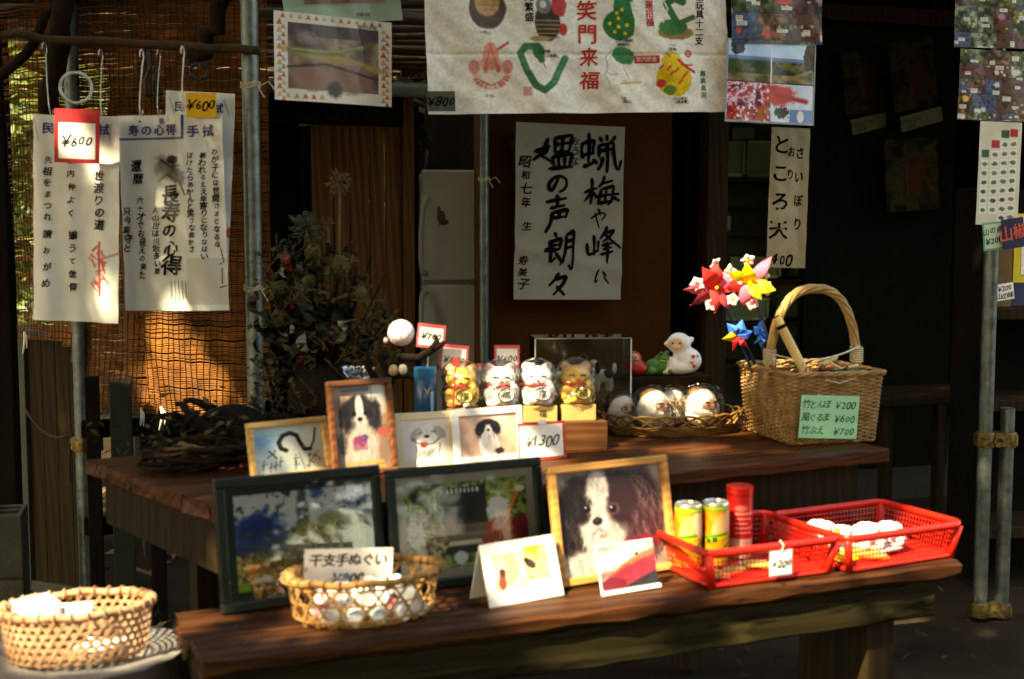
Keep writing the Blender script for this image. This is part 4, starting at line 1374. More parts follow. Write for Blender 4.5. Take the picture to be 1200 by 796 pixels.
im.fur(47, 30, 11, 30, [(244, 240, 236), (160, 146, 138), (200, 190, 182)], 170, 8, 1.5, .5, 1.0, .7, 7); im.fur(50, 76, 22, 16, [(240, 234, 228), (150, 134, 126), (196, 184, 176)], 220, 9, 1.6, .8, 1.0, .7, 8)
im.ell(34, 45, 4.5, 5, (10, 7, 9)); im.ell(64, 48, 7.5, 6.5, (104, 70, 62), soft=.6); im.ell(64, 48, 4.8, 4.8, (16, 9, 11)); im.ell(62.3, 46, 1.1, 1.1, (236, 236, 240)); im.ell(33, 43, 1, 1, (220, 220, 226))
im.ell(45, 60, 6, 4.8, (28, 20, 24), jag=.08); im.ell(44, 58.6, 2, 1, (90, 80, 84)); im.line([(45, 64), (45, 69), (39, 74)], 1.3, (96, 70, 66), k=.8); im.line([(45, 69), (54, 75)], 1.3, (96, 70, 66), k=.8); im.ell(50, 78, 5, 2.5, (186, 116, 108), k=.8)
im.ell(44, 110, 52, 20, (222, 214, 206), jag=.25, soft=.4); im.fur(44, 106, 44, 16, [(240, 234, 228), (146, 130, 120), (196, 184, 172)], 260, 12, 1.7, .6, 1.1, .7, 9)
im.ell(94, 92, 24, 10, (146, 28, 44), rot=-.1, jag=.25, soft=.4); im.noise(3, [(120, 16, 30), (190, 60, 76)], 17, region=(76, 86, 116, 98), k=.35)
im.fur(100, 70, 20, 26, [(64, 34, 40), (110, 70, 74)], 60, 14, 1.4, .3, 1.1, .6, 10)
im.gain = .80
M3, w3, h3 = stand(652, 689, 790, 666, BZ, 548, 0.19)
framed('honey wood framed close photo of a black and white dog face', M3, w3, h3, 0.016, M_ORANGEW, im)
# --- light wood frame with brush drawn snake
im = Img(84, 62, (206, 214, 206), 104, 78)
im.noise(30, [(176, 200, 206), (206, 216, 206), (226, 226, 212)], 4)
im.ell(12, 18, 14, 14, (78, 132, 178), soft=1.2, jag=.3, k=.8); im.ell(34, 6, 24, 7, (170, 206, 212), soft=1.0, k=.6)
sn = [(39, 33), (33, 30), (31, 22), (36, 14), (45, 11), (53, 15), (56, 24), (61, 34), (68, 34), (73, 24), (76, 8)]
im.line(sn[:6], 5.5, (28, 26, 24)); im.line(sn[5:9], 5.0, (28, 26, 24)); im.line(sn[8:], 2.4, (36, 32, 30))
im.line([(19, 32), (27, 42)], 2.0, (34, 32, 28)); im.line([(16, 40), (23, 36)], 1.2, (34, 32, 28)); im.line([(24, 36), (26, 31)], 1.2, (34, 32, 28))
for (x, y) in ((12, 48), (20, 52), (26, 50), (32, 46), (50, 44), (50, 52)): im.line([(x, y - 5), (x - 2, y + 7)], 1.0, (40, 40, 34)); im.line([(x - 3, y + 1), (x + 3, y)], .9, (40, 40, 34))
for (x, y) in ((66, 42), (70, 52), (78, 48), (60, 30), (64, 56), (74, 44), (66, 50)): im.ell(x, y, 1.8, 1.8, (206, 52, 66))
for k in range(7): im.line([(50 + rnd.uniform(0, 28), 38), (56 + rnd.uniform(0, 22), 60)], .6, (90, 110, 84))
M4, w4, h4 = stand(293, 566, 386, 554, TZ, 497, 0.20)
framed('light wood framed ink drawing of a snake', M4, w4, h4, 0.0135, M_LIGHTW, im)
# --- dark frame with sitting dog portrait
im = Img(64, 92, (206, 178, 150), 90, 128)
im.noise(20, [(120, 84, 66), (176, 138, 114), (214, 192, 170)], 7)
im.ell(52, 14, 13, 18, (240, 234, 226), soft=.7); im.rect(10, 2, 44, 8, (150, 144, 140)); im.line([(12, 6), (44, 5)], 1.5, (96, 96, 100)); im.line([(46, 0), (47, 92)], 1.2, (130, 90, 76), k=.6)
im.ell(18, 34, 11, 17, (28, 26, 27), jag=.3, soft=.4); im.ell(45, 33, 11, 17, (32, 28, 29), jag=.3, soft=.4, seed=4)
im.ell(31, 22, 14, 11, (42, 37, 38), jag=.15, soft=.3); im.ell(31, 26, 4.5, 16, (222, 214, 208), jag=.1, soft=.3); im.ell(31, 39, 10, 8, (212, 198, 190), jag=.15, soft=.4)
im.fur(17, 38, 9, 14, [(10, 9, 10), (66, 58, 58), (40, 36, 36)], 60, 8, 1.7, .4, .9, .6, 1); im.fur(46, 37, 9, 14, [(10, 9, 10), (70, 60, 60), (40, 36, 36)], 60, 8, 1.4, .4, .9, .6, 2)
im.ell(24.5, 31, 2.6, 2.6, (10, 8, 8)); im.ell(38, 31, 2.6, 2.6, (10, 8, 8)); im.ell(31, 37, 3, 2.3, (20, 16, 17)); im.line([(31, 39), (31, 42)], .8, (80, 60, 58))
im.ell(31, 66, 20, 21, (206, 186, 172), jag=.22, soft=.4); im.fur(31, 68, 17, 18, [(236, 226, 216), (168, 144, 130), (214, 196, 184)], 140, 8, 1.6, .6, 1.0, .6, 3)
im.ell(29, 61, 8, 6, (166, 54, 88), jag=.4); im.ell(34, 57, 5, 3.5, (84, 66, 122), jag=.4); im.ell(25, 67, 5, 3.5, (206, 130, 132), jag=.4); im.noise(2.5, [(196, 90, 110), (110, 60, 110), (220, 170, 170)], 9, region=(21, 56, 38, 70), k=.5)
im.ell(56, 52, 7, 4, (190, 84, 84), jag=.5); im.ell(8, 62, 6, 12, (90, 84, 80), jag=.4, soft=.5); im.ell(57, 74, 7, 13, (150, 120, 104), jag=.4, soft=.6)
for k in range(11): im.rect(12 + k * 4, 82, 15 + k * 4, 85, (222, 186, 40)); im.rect(9 + k * 4.4, 87, 12 + k * 4.4, 90, (222, 186, 40))
im.gain = .80
M5, w5, h5 = stand(389, 562, 464, 553, TZ, 448, 0.16)
framed('dark wood framed portrait of a sitting black and white dog', M5, w5, h5, 0.0135, M_DARKW, im)
# --- cream matted sketch of a laughing dog
im = Img(44, 46, (240, 238, 232), 80, 84)
im.noise(20, [(228, 226, 220), (244, 242, 238), (250, 250, 248)], 3)
im.ell(22, 18, 13, 11, (250, 249, 246)); im.ell(12, 18, 4.5, 8, (120, 116, 112), rot=.5, k=.5); im.ell(34, 16, 4.5, 8, (120, 116, 112), rot=-.6, k=.5)
im.line([(9, 22), (13, 27), (20, 29), (28, 28), (34, 22)], 1.2, (70, 66, 62)); im.line([(14, 17), (17, 16)], 1.3, (60, 56, 54)); im.line([(27, 15), (30, 15)], 1.3, (60, 56, 54))
im.ell(22, 20, 2.4, 1.7, (40, 36, 36)); im.ell(19, 29, 3.4, 3.4, (186, 62, 56)); im.line([(12, 30), (14, 42)], .9, (90, 86, 82)); im.line([(34, 28), (32, 44)], .9, (90, 86, 82)); im.line([(22, 34), (23, 45)], .8, (110, 106, 100))
im.fur(22, 14, 12, 10, [(206, 204, 200), (236, 234, 230), (176, 174, 170)], 60, 5, 1.5, 1.0, .6, .6, 5); im.ell(22, 20, 2.4, 1.7, (40, 36, 36))
for k in range(26): im.line([(14 + rnd.uniform(0, 16), 33 + rnd.uniform(0, 4)), (13 + rnd.uniform(0, 18), 40 + rnd.uniform(0, 5))], .6, (150, 146, 140))
im.gain = .88
M6, w6, h6 = stand(466, 549, 536, 544, TZ, 485, 0.18)
framed('cream mounted pencil sketch of a laughing white dog', M6, w6, h6, 0.017, M_CREAMW, im, glass=False, depth=0.009, bevel=0.001)
# --- white bordered photo of small dog
im = Img(60, 42, (222, 186, 160), 92, 64)
im.noise(22, [(196, 140, 112), (226, 190, 164), (240, 222, 204)], 6)
im.ell(30, 30, 10, 14, (244, 240, 236), jag=.12); im.ell(30, 14, 7, 8, (246, 244, 240)); im.ell(22, 14, 4.5, 7, (26, 26, 34), rot=.3, jag=.1); im.ell(38, 14, 4.5, 7, (26, 26, 34), rot=-.3, jag=.1); im.ell(30, 8, 7, 3, (36, 34, 42))
im.ell(30, 16, 1.6, 1.3, (24, 20, 24)); im.fur(30, 30, 8, 12, [(250, 248, 244), (190, 176, 170), (222, 212, 204)], 70, 6, 1.6, .6, .8, .6, 2); im.fur(22, 15, 4, 6, [(10, 10, 14), (60, 58, 66)], 20, 5, 1.7, .3, .8, .6, 3); im.fur(38, 15, 4, 6, [(10, 10, 14), (60, 58, 66)], 20, 5, 1.4, .3, .8, .6, 4); im.ell(40, 37, 5, 3, (70, 40, 50), jag=.4); im.ell(27, 12, 1, 1, (10, 10, 10)); im.ell(33, 12, 1, 1, (10, 10, 10))
im.gain = .88
M7, w7, h7 = stand(532, 546, 614, 538, TZ, 481, 0.16)
framed('white bordered photo of a small black eared dog', M7, w7, h7, 0.017, M_WHITEP, im, depth=0.010, bevel=0.001)

# ------------------------------------------------------------------ desk calendar with two birds
cl = G(575, 713, BZ); cr = G(661, 697, BZ)
M8, w8, h8 = stand(575, 713, 661, 697, BZ, 639, 0.33)
cal = thing('tent_card', 'white tent shaped desk card printed with two small birds', 'card', M8)
im = Img(100, 72, (246, 245, 240), 120, 86)
im.noise(40, [(236, 234, 228), (248, 247, 243)], 1)
im.noise(12, [(238, 208, 170), (248, 236, 208), (214, 222, 110), (240, 220, 180)], 5, region=(13, 14, 55, 55), contrast=2.2)
im.noise(12, [(190, 206, 40), (236, 236, 130), (248, 226, 170), (226, 190, 120)], 9, region=(55, 10, 86, 50), contrast=2.2)
im.ell(22, 45, 6, 10, (140, 74, 58), rot=.2, jag=.1); im.ell(23, 35, 4.5, 4.5, (92, 46, 42)); im.ell(36, 36, 8, 16, (238, 200, 150), rot=.4, jag=.2)
im.line([(58, 24), (70, 36), (82, 46)], 6, (244, 216, 150)); im.ell(62, 30, 8, 5, (70, 52, 46), rot=.6); im.ell(57, 25, 3.4, 3, (30, 26, 26)); im.line([(56, 44), (66, 48)], 1.5, (150, 60, 60))
im.gain = .86
print_sheet('front_sheet', im, w8, h8, cal, M_PRINT, z0=h8, thick=0.0015)
m = MB()
m.box((w8 / 2, 0.003, h8 / 2), (w8, 0.002, h8)); m.build('backing', M_PAPER, cal)
m = MB(); bx = math.sin(0.33) * h8 * 2
Mi = M8.inverted()
xw = Vector((M8[0][0], M8[1][0], M8[2][0])); bk = Vector((0, 0, 1)).cross(xw)
q0 = [Mi @ p for p in (cl + bk * bx, cr + bk * bx)]
m.add([(0, 0.0045, h8), (w8, 0.0045, h8), tuple(q0[1]), tuple(q0[0])], [(0, 1, 2, 3)]);
o = m.build('rear_leaf', M_PAPER, cal); md = o.modifiers.new('t', 'SOLIDIFY'); md.thickness = 0.0012

# ------------------------------------------------------------------ acrylic stand with red flower hillside
M9, w9, h9 = stand(706, 699, 773, 688, BZ, 640, 0.27)
ac = thing('acrylic_photo_stand', 'clear acrylic stand with photo of red flowers on a slope', 'photo stand', M9)
im = Img(66, 58, (176, 120, 120), 92, 80)
im.noise(24, [(120, 60, 60), (190, 150, 140), (226, 206, 200)], 4)
im.rect(0, 0, 66, 6, (176, 150, 150)); im.ell(20, 18, 40, 12, (236, 222, 216), rot=-.3, soft=.6)
im.ell(48, 26, 34, 9, (176, 108, 66), rot=-.4, jag=.15, soft=.3); im.ell(46, 38, 44, 13, (150, 36, 50), rot=-.35, jag=.2, soft=.3)
im.mix(np.clip((fbm(im.X / 4, im.Y / 4, 3) - .52) * 9, 0, 1) * (im.Y > 58 - im.X * .55), (206, 50, 72))
im.tri([(66, 40), (66, 58), (22, 58)], (40, 24, 26)); im.ell(14, 52, 14, 9, (120, 20, 36), jag=.3); im.tri([(40, 17), (47, 12), (47, 18)], (40, 32, 30))
print_sheet('photo', im, w9 - .004, h9 - .012, ac, M_GLOSSP, x0=.002, z0=h9 - .002, yoff=-0.001)
m = MB(); m.poly([(0, -.004, 0), (w9, -.004, 0), (w9, -.004, h9), (0, -.004, h9)]); m.build('front_pane', film_mat('clear_front', 0.0, .05, frk=.3, bump=.02), ac)
m = MB(); m.box((w9 / 2, 0.003, h9 / 2), (w9, 0.003, h9)); m.box((w9 / 2, -0.002, 0.004), (w9, 0.012, 0.008)); m.build('back_pane', M_WHITEP, ac, bevel=0.001)
# ================================================================== HANGING SHEETS
def sag(w, h, a=0.004, seed=0, curl=0.0):
    r = random.Random(seed); p = [r.uniform(0, 6) for _ in range(5)]; kx = r.uniform(9, 13) / max(w, .15) * .3
    def f(x, z):
        q = -z / h
        return a * (math.sin(x * kx * 2 + p[0]) * (0.3 + q) + 0.5 * math.sin(x * kx * 5 + p[1] + z * 6)) + curl * (q ** 2) + 0.25 * a * math.sin(x * 60 + z * 45 + p[2])
    return f
def wire_hook(label, top, bottom, rad=0.0016, mt=None, ring=None, name='wire_hook'):
    top, bottom = Vector(top), Vector(bottom)
    m = MB(); d = bottom - top
    up = [Vector((0, 0.018 * math.cos(t), 0.018 * math.sin(t))) + Vector((0, 0, 0.0)) for t in [PI * k / 6 - 0.3 for k in range(8)]]
    pts = list(reversed([q for q in up]))
    pts += [Vector((0, 0.018 * math.cos(-0.3), -0.02)) * 0.6, d * 0.5, d * 0.85, d + Vector((0.004, 0, -0.004)), d + Vector((0.010, 0, 0.003)), d + Vector((0.010, 0, 0.012))]
    m.tube(pts, rad, 6)
    o = m.build(name, mt or M_WIRE, smooth=True); o.location = top
    return tag(o, label, 'hook')
def cotton(W, H, nx, ny, bg=(240, 238, 230), seed=1):
    im = Img(W, H, bg, nx, ny)
    im.noise(W / 3, [tuple(q - 7 for q in bg), bg, tuple(min(255, q + 6) for q in bg)], seed)
    return im
BR = 'printed towels hung on the branch rail'
def sleeve(t, w, h, disp, off=0.0045):
    """the clear plastic sleeve over a sheet"""
    nx, ny = 14, 22
    r = random.Random(int(w * 9999))
    ph = [r.uniform(0, 6) for _ in range(4)]
    vv = []
    for j in range(ny + 1):
        for i in range(nx + 1):
            x = w * i / nx; z = -h * j / ny
            q = off + 0.0022 * (math.sin(x * 55 + ph[0] + z * 9) + math.sin(x * 23 + ph[1] - z * 14)) * 0.5
            vv.append((x + (i - nx / 2) * 0.0004, disp(x, z) - abs(q) - .0012, z))
    m = MB(); m.add(vv, [(j * (nx + 1) + i, (j + 1) * (nx + 1) + i, (j + 1) * (nx + 1) + i + 1, j * (nx + 1) + i + 1) for j in range(ny) for i in range(nx)])
    return m.build('plastic_sleeve', M_FILM2, t, smooth=True)

# --- towel behind (yellow price card)
M, w, h = hang(195, 106, 275, 110, 310, 3.66, 3.62)
t = thing('printed_towel', 'white towel printed with a red plum blossom under the yellow price card', 'towel', M, BR)
d = sag(w, h, .006, 1)
im = cotton(80, 202, 60, 120, seed=2)
im.ell(82, 160, 6, 7, (214, 50, 40), jag=.2); im.ell(82, 160, 2.4, 2.4, (240, 200, 60)); im.line([(68, 176), (76, 150)], 1.4, (90, 40, 34)); im.ell(70, 172, 2, 3, (206, 60, 50)); im.ell(67, 120, 1.5, 3, (80, 80, 80))
im.line([(4, 8), (10, 26)], 1, (150, 150, 160)); im.line([(68, 8), (74, 26)], 1, (150, 150, 160))
print_sheet('cloth', im, w, h, t, M_CLOTHP, d)
wr = Writing(d, .0024); wr.bold = .04; k = w / 80
wr.row('民', 10 * k, -17 * k, 12 * k, M_BLUEINK); wr.row('芸', 26 * k, -17 * k, 12 * k, M_BLUEINK); wr.row('手', 42 * k, -17 * k, 12 * k, M_BLUEINK); wr.row('拭', 56 * k, -17 * k, 12 * k, M_BLUEINK)
wr.build('lettering', t); sleeve(t, w, h, d)
# --- middle towel
M, w, h = hang(137, 136, 260, 133, 362, 3.60, 3.56)
t = thing('printed_towel', 'white towel with bold black brush heading and blue boxed title', 'towel', M, BR)
d = sag(w, h, .007, 3)
im = cotton(123, 227, 110, 180, seed=4)
im.rect(0, 26, 77, 29, (44, 66, 130)); im.rect(76, -2, 79, 29, (44, 66, 130))
im.ell(58, 62, 17, 12, (120, 122, 112), rot=.4, jag=.35, soft=.5, k=.8); im.ell(64, 52, 7, 5, (40, 42, 40), jag=.3); im.ell(68, 70, 12, 7, (70, 72, 66), rot=.9, jag=.4, soft=.4, k=.8)
im.line([(50, 52), (62, 60), (72, 58)], 2.2, (50, 52, 48)); im.line([(58, 70), (72, 76), (78, 92)], 2, (60, 62, 58)); im.line([(46, 76), (60, 66)], 1.5, (70, 72, 66))
im.rect(78, 166, 123, 220, (206, 202, 188), k=.7)
im.rect(0, 0, 123, 1.2, (200, 200, 200))
print_sheet('cloth', im, w, h, t, M_CLOTHP, d)
wr = Writing(d, .0024); wr.bold = .06; k = w / 123
wr.row('寿の心得', 12 * k, -17 * k, 13 * k, M_BLUEINK, pitch=1.15); wr.row('・', 26 * k, -7 * k, 9 * k, M_BLUEINK); wr.row('目', 50 * k, -7 * k, 7 * k, M_BLUEINK)
wr.row('手', 82 * k, -19 * k, 14 * k, M_BLUEINK); wr.row('拭', 99 * k, -19 * k, 14 * k, M_BLUEINK)
wr.col('長寿の心得', 59 * k, -79 * k, 20 * k, M_INK, 1.0, .25)
wr.col('人の世は山坂多い旅', 42 * k, -102 * k, 9 * k, M_INK, .95, .25); wr.col('還暦', 22 * k, -50 * k, 13 * k, M_INK, 1.1, .2); wr.col('六十才でお迎えの来た', 24 * k, -90 * k, 9.6 * k, M_INK, .98, .25); wr.col('只今留守と', 6 * k, -102 * k, 10 * k, M_INK, 1.05, .25)
wr.col('ぼけたらあかんと笑うな誰かさ', 85 * k, -42 * k, 8.2 * k, M_INK, .98, .2); wr.col('慕われるええ年寄りになりなはい', 99 * k, -42 * k, 8.2 * k, M_INK, .98, .2); wr.col('わが子には世間さまとなるな', 113 * k, -38 * k, 8.2 * k, M_INK, 1.05, .2)
for q in range(5): wr.stroke([((58 + q * 4.5) * k, -186 * k), ((58 + q * 4.5) * k, -(205 + (q * 7) % 9) * k)], .7 * k, M_INK)
wr.stroke([(116 * k, -150 * k), (119 * k, -165 * k), (114 * k, -168 * k)], 1.2 * k, M_INK); wr.stroke([(117 * k, -172 * k), (117 * k, -190 * k)], 1.2 * k, M_INK); wr.stroke([(114 * k, -194 * k), (122 * k, -192 * k)], 1.2 * k, M_INK)
wr.build('lettering', t); sleeve(t, w, h, d)
# --- left towel
M, w, h = hang(40, 134, 141, 137, 375, 3.52, 3.50)
t = thing('printed_towel', 'white towel with three columns of black words and red flourish', 'towel', M, BR)
d = sag(w, h, .007, 5)
im = cotton(105, 240, 90, 170, seed=6)
for q in range(16):
    x0, y0 = 78 + rnd.uniform(-8, 12), 158 + rnd.uniform(0, 40)
    im.line([(x0, y0), (x0 + rnd.uniform(-6, 6), y0 + rnd.uniform(-8, 8)), (x0 + rnd.uniform(-9, 9), y0 + rnd.uniform(-8, 10))], 1.5, (206, 54, 46), k=.8)
im.line([(81, 146), (82, 208)], 2.8, (206, 44, 40)); im.line([(72, 156), (82, 148)], 2.6, (206, 44, 40)); im.line([(84, 166), (104, 158)], 2, (206, 54, 46), k=.8)
im.line([(2, 6), (6, 30)], 1, (150, 150, 160)); im.line([(95, 8), (92, 26)], 1, (150, 150, 160))
print_sheet('cloth', im, w, h, t, M_CLOTHP, d)
wr = Writing(d, .0024); wr.bold = .06; k = w / 105
wr.row('民', 11 * k, -16 * k, 14 * k, M_BLUEINK); wr.row('芸', 34 * k, -16 * k, 14 * k, M_BLUEINK); wr.row('手', 56 * k, -16 * k, 14 * k, M_BLUEINK); wr.row('拭', 78 * k, -16 * k, 14 * k, M_BLUEINK)
wr.col('世渡りの道', 81 * k, -64 * k, 12 * k, M_INK, 1.2, .2); wr.col('家内仲よく', 46 * k, -48 * k, 10 * k, M_INK, 1.55, .2); wr.col('揃うて信仰', 48 * k, -136 * k, 10 * k, M_INK, 1.55, .2); wr.col('先祖をまつれ', 18 * k, -48 * k, 10 * k, M_INK, 1.35, .2); wr.col('親おがめ', 18 * k, -136 * k, 10 * k, M_INK, 1.95, .2)
wr.build('lettering', t); sleeve(t, w, h, d)
# price cards of the towels
def bordered_card(label, M, w, h, border, bcol, text, tsize, hand=.25, bg=M_PAPER, top=None, group='hand-written price cards', ink=None, rows=None, slope=0.0):
    t = thing('price_card', label, 'price card', M, group)
    m = MB(); m.box((w / 2, 0.0006, -h / 2), (w, 0.0012, h)); m.build('card', bcol, t)
    tb = top if top is not None else border
    m = MB(); m.box((w / 2, -0.0004, -(tb + (h - border)) / 2), (w - 2 * border, 0.0012, h - border - tb)); m.build('paper', bg, t)
    wr = Writing(None, .0018); wr.bold = .03
    if rows is None:
        rows = [(text, 0.5)]
    for (s, f) in rows:
        wr.row(s, w / 2, -tb - (h - border - tb) * f, tsize, ink or M_INK, hand, center=True, slope=slope)
    wr.build('lettering', t)
    return t
M_REDP = mat('red_card', (0.42, 0.02, 0.025), 0.5, 0.1, 20); M_PINK = mat('pink_red_card', (0.66, 0.10, 0.12), 0.5, 0.1, 20); M_YEL = mat('yellow_card', (0.72, 0.40, 0.02), 0.55, 0.1, 20)
M, w, h = hang(64, 127, 117, 129, 190, 3.40, 3.40)
bordered_card('red bordered card reading 600 hung over the left towel', M, w, h, 0.011, M_REDP, '￥600', .036, .4, top=.036)
M, w, h = hang(218, 109, 253, 109, 137, 3.54, 3.54)
bordered_card('yellow card reading 600 hung above the rear towel', M, w, h, 0.0, M_YEL, '￥600', .034, .4, bg=M_YEL, top=0.0)
# hooks and rings on the branch rail
M_BLKW = mat('black_wire', (0.012, 0.012, 0.012), 0.4, 0.2, 30)
def ring_(label, u, v, Y, rad, mt, w=0.003, tilt=0.25):
    m = MB(); m.tube([(rad * math.cos(k * PI / 14), 0.004 * math.sin(k), rad * math.sin(k * PI / 14)) for k in range(28)], w, 6, closed=True)
    o = m.build('hanging_ring', mt, smooth=True); o.location = V(u, v, Y); o.rotation_euler = (0, 0, tilt)
    return tag(o, label, 'ring')
ring_('clear plastic ring holding the red bordered price card', 89, 103, 3.45, 0.040, mat('clear_plastic_ring', (0.5, 0.5, 0.45), 0.15, 0.1, 20), 0.004)
ring_('small black ring hanging below the rail over the yellow card', 233, 84, 3.56, 0.022, M_BLKW, 0.004)
for lab, u0, v0, u1, v1, Y in (('wire hook holding the right corner of the left towel', 118, 66, 118, 134, 3.5), ('wire hook holding the left corner of the left towel', 52, 58, 58, 134, 3.51),
                               ('white plastic hook holding the middle towel', 166, 66, 163, 134, 3.57), ('thin hook at the right of the middle towel', 186, 66, 184, 134, 3.57), ('long pale hook reaching down to the rear towel', 214, 62, 213, 128, 3.55)):
    wire_hook(lab, V(u0, v0, Y + .03), V(u1, v1, Y), 0.0022 if 'pale' in lab or 'white' in lab else 0.0016, M_STRING if 'pale' in lab or 'white' in lab else M_WIRE)
m = MB()
pts = [V(173, 60, 3.56), V(176, 80, 3.55), V(170, 95, 3.55), V(172, 112, 3.55), V(182, 118, 3.55), V(180, 96, 3.55), V(183, 78, 3.55)]
m.tube(pts, 0.005, 6); tag(m.build('black_clip', M_BLKW, smooth=True), 'black plastic clip hanging from the rail over the middle towel', 'clip')

# --- photo of a green lizard, with printed triangle border
M, w, h = hang(321, 12, 459, 27, 118, 3.70, 3.92)
PS = 'printed photo sheets hung along the stall front'
t = thing('photo_sheet', 'laminated sheet with triangle border and photo of green snake on rocks', 'photo sheet', M, PS)
im = Img(140, 104, (226, 218, 192), 150, 112)
im.noise(60, [(214, 206, 178), (232, 226, 204)], 2)
tc = [(206, 84, 54), (222, 160, 90), (150, 160, 160), (196, 110, 70)]
for side in (0, 1):
    for q in range(10):
        x = 6 + side * 124; y = 12 + q * 9.4
        im.tri([(x - 3.6, y + 3.6), (x + 3.6, y + 3.6), (x, y - 4)], tc[(q + side) % 4])
        im.tri([(x + 1.5, y + 8.0), (x + 7.5, y + 8.0), (x + 4.5, y + 1.6)], tc[(q + side + 2) % 4])
for q in range(13):
    x = 10 + q * 9.6
    im.tri([(x - 3, 7), (x + 3, 7), (x, 1)], tc[q % 4] if q < 11 else (206, 84, 54)); 
    if q < 5: im.tri([(x + 2, 101), (x + 9, 101), (x + 5.5, 94)], tc[(q + 1) % 4])
im.rect(15, 12, 124, 90, (96, 74, 60))
im.noise(26, [(70, 54, 48), (120, 96, 78), (170, 146, 116), (92, 70, 60)], 5, region=(15, 12, 124, 90))
im.rect(15, 12, 124, 26, (84, 66, 62)); im.ell(70, 52, 62, 6, (176, 142, 84), rot=.16, soft=.5, jag=.1); im.line([(17, 44), (50, 46), (72, 44), (90, 38), (106, 34)], 5, (110, 124, 66), soft=2); im.line([(20, 43), (70, 43), (104, 33)], 1.2, (170, 176, 110))
im.ell(44, 76, 24, 15, (150, 110, 94), jag=.12, soft=.3); im.ell(92, 74, 26, 18, (142, 108, 88), jag=.15, soft=.3); im.ell(70, 88, 9, 9, (50, 40, 36), soft=.6, jag=.3); im.ell(36, 28, 12, 7, (150, 128, 116), soft=.9, jag=.3, k=.7)
im.line([(15, 64), (60, 58), (122, 72)], 2.5, (60, 48, 40), soft=2)
d = sag(w, h, .002, 7)
print_sheet('sheet', im, w, h, t, M_SLEEVE, d)
wr = Writing(d); k = w / 140
wr.row('自然の仲間', 98 * k, -8 * k, 5 * k, M_INK); wr.row('山のへび アオダイショウ', 52 * k, -97 * k, 5 * k, M_INK); wr.row('撮影 園主', 104 * k, -97 * k, 5 * k, M_INK)
wr.build('lettering', t)
M, w, h = hang(322, -75, 461, -75, 22, 3.74, 3.94)
t = thing('photo_sheet', 'pale green laminated sheet above the triangle bordered photo', 'photo sheet', M, PS)
im = Img(140, 97, (150, 172, 140), 110, 76)
im.noise(30, [(120, 80, 60), (170, 120, 90), (90, 70, 50)], 2, region=(24, 14, 122, 76))
im.noise(50, [(150, 172, 140), (176, 196, 164)], 3, region=(0, 78, 140, 97))
d = sag(w, h, .002, 9); print_sheet('sheet', im, w, h, t, M_SLEEVE, d)
wr = Writing(d); wr.row('四季の花', 84 * w / 140, -84 * w / 140, 4.5 * w / 140, M_INK); wr.build('lettering', t)

# --- the long cotton banner with folk toys of the zodiac
M, w, h = hang(497, -14, 851, -14, 126, 3.78, 4.02)
M, w, h = hang(497, -14, 851, -8, 128, 3.78, 4.02)
t = thing('cotton_banner', 'long off-white cotton banner printed with folk toys and red brush words', 'banner', M)
ph = [0.4, 2.0, 4.1]
def bd(x, z):
    q = -z / h
    return 0.009 * math.sin(x * 14 + ph[0]) * q + 0.006 * math.sin(x * 31 + z * 9 + ph[1]) * q + 0.0045 * math.sin((x + z) * 24 + ph[2]) + 0.0016 * math.sin((x * 0.7 - z) * 60 + 3 * math.sin(x * 7)) * (0.2 + q) + .0008 * math.sin((x + 1.4 * z) * 70 + 2 * math.sin(x * 20)) + (.006 * math.exp(-((z + h * .52) / .006) ** 2)) * .5
im = Img(354, 145, (232, 228, 214), 330, 136)
im.noise(90, [(224, 219, 202), (233, 229, 214), (240, 236, 224)], 3)
OY = 12.0     # picture rows measured from the photo's own top edge
def e(cx, cy, rx, ry, c, **kw): im.ell(cx, cy + OY, rx, ry, c, **kw)
def l(p, w_, c, **kw): im.line([(a, b + OY) for a, b in p], w_, c, **kw)
# dark boar
e(70, 10, 21, 24, (74, 56, 48), jag=.06); e(70, 4, 14, 15, (190, 142, 92)); l([(58, 6), (82, 6)], .8, (120, 84, 56)); l([(60, 12), (80, 12)], .8, (120, 84, 56))
# rooster with a basket body
e(138, 26, 15, 22, (64, 58, 52), jag=.05); 
for q in range(5): l([(124, 24 + q * 5), (152, 24 + q * 5)], 1.2, (176, 148, 90))
e(134, 6, 9, 10, (120, 124, 120)); e(133, 5, 4, 4.5, (222, 218, 204)); e(152, 6, 9, 13, (196, 70, 66), jag=.15); e(156, 34, 5, 7, (190, 60, 56), jag=.1); e(130, 45, 12, 3, (180, 150, 90))
# green bell with yellow dots
e(224, 28, 20, 18, (42, 112, 62)); e(228, 6, 12, 20, (46, 118, 66)); l([(238, 2), (243, 22), (242, 40)], 4, (226, 226, 206)); l([(236, 2), (240, 22), (239, 40)], .8, (42, 100, 60))
for (a, b) in ((212, 26), (222, 20), (232, 28), (218, 36), (230, 38), (222, 30), (226, 10), (220, 44 - 30)): e(a, b, 2.2, 2.2, (226, 200, 62))
# green snake on straw
e(291, 37, 22, 8, (150, 118, 66), jag=.12); e(288, 30, 18, 10, (56, 112, 60), jag=.05); l([(296, 30), (286, 12), (280, 2), (290, -4), (300, 0)], 8, (50, 112, 62)); l([(276, 24), (282, 8), (278, 0)], 2, (220, 220, 196)); l([(284, 30), (312, 18)], 6, (52, 108, 60))
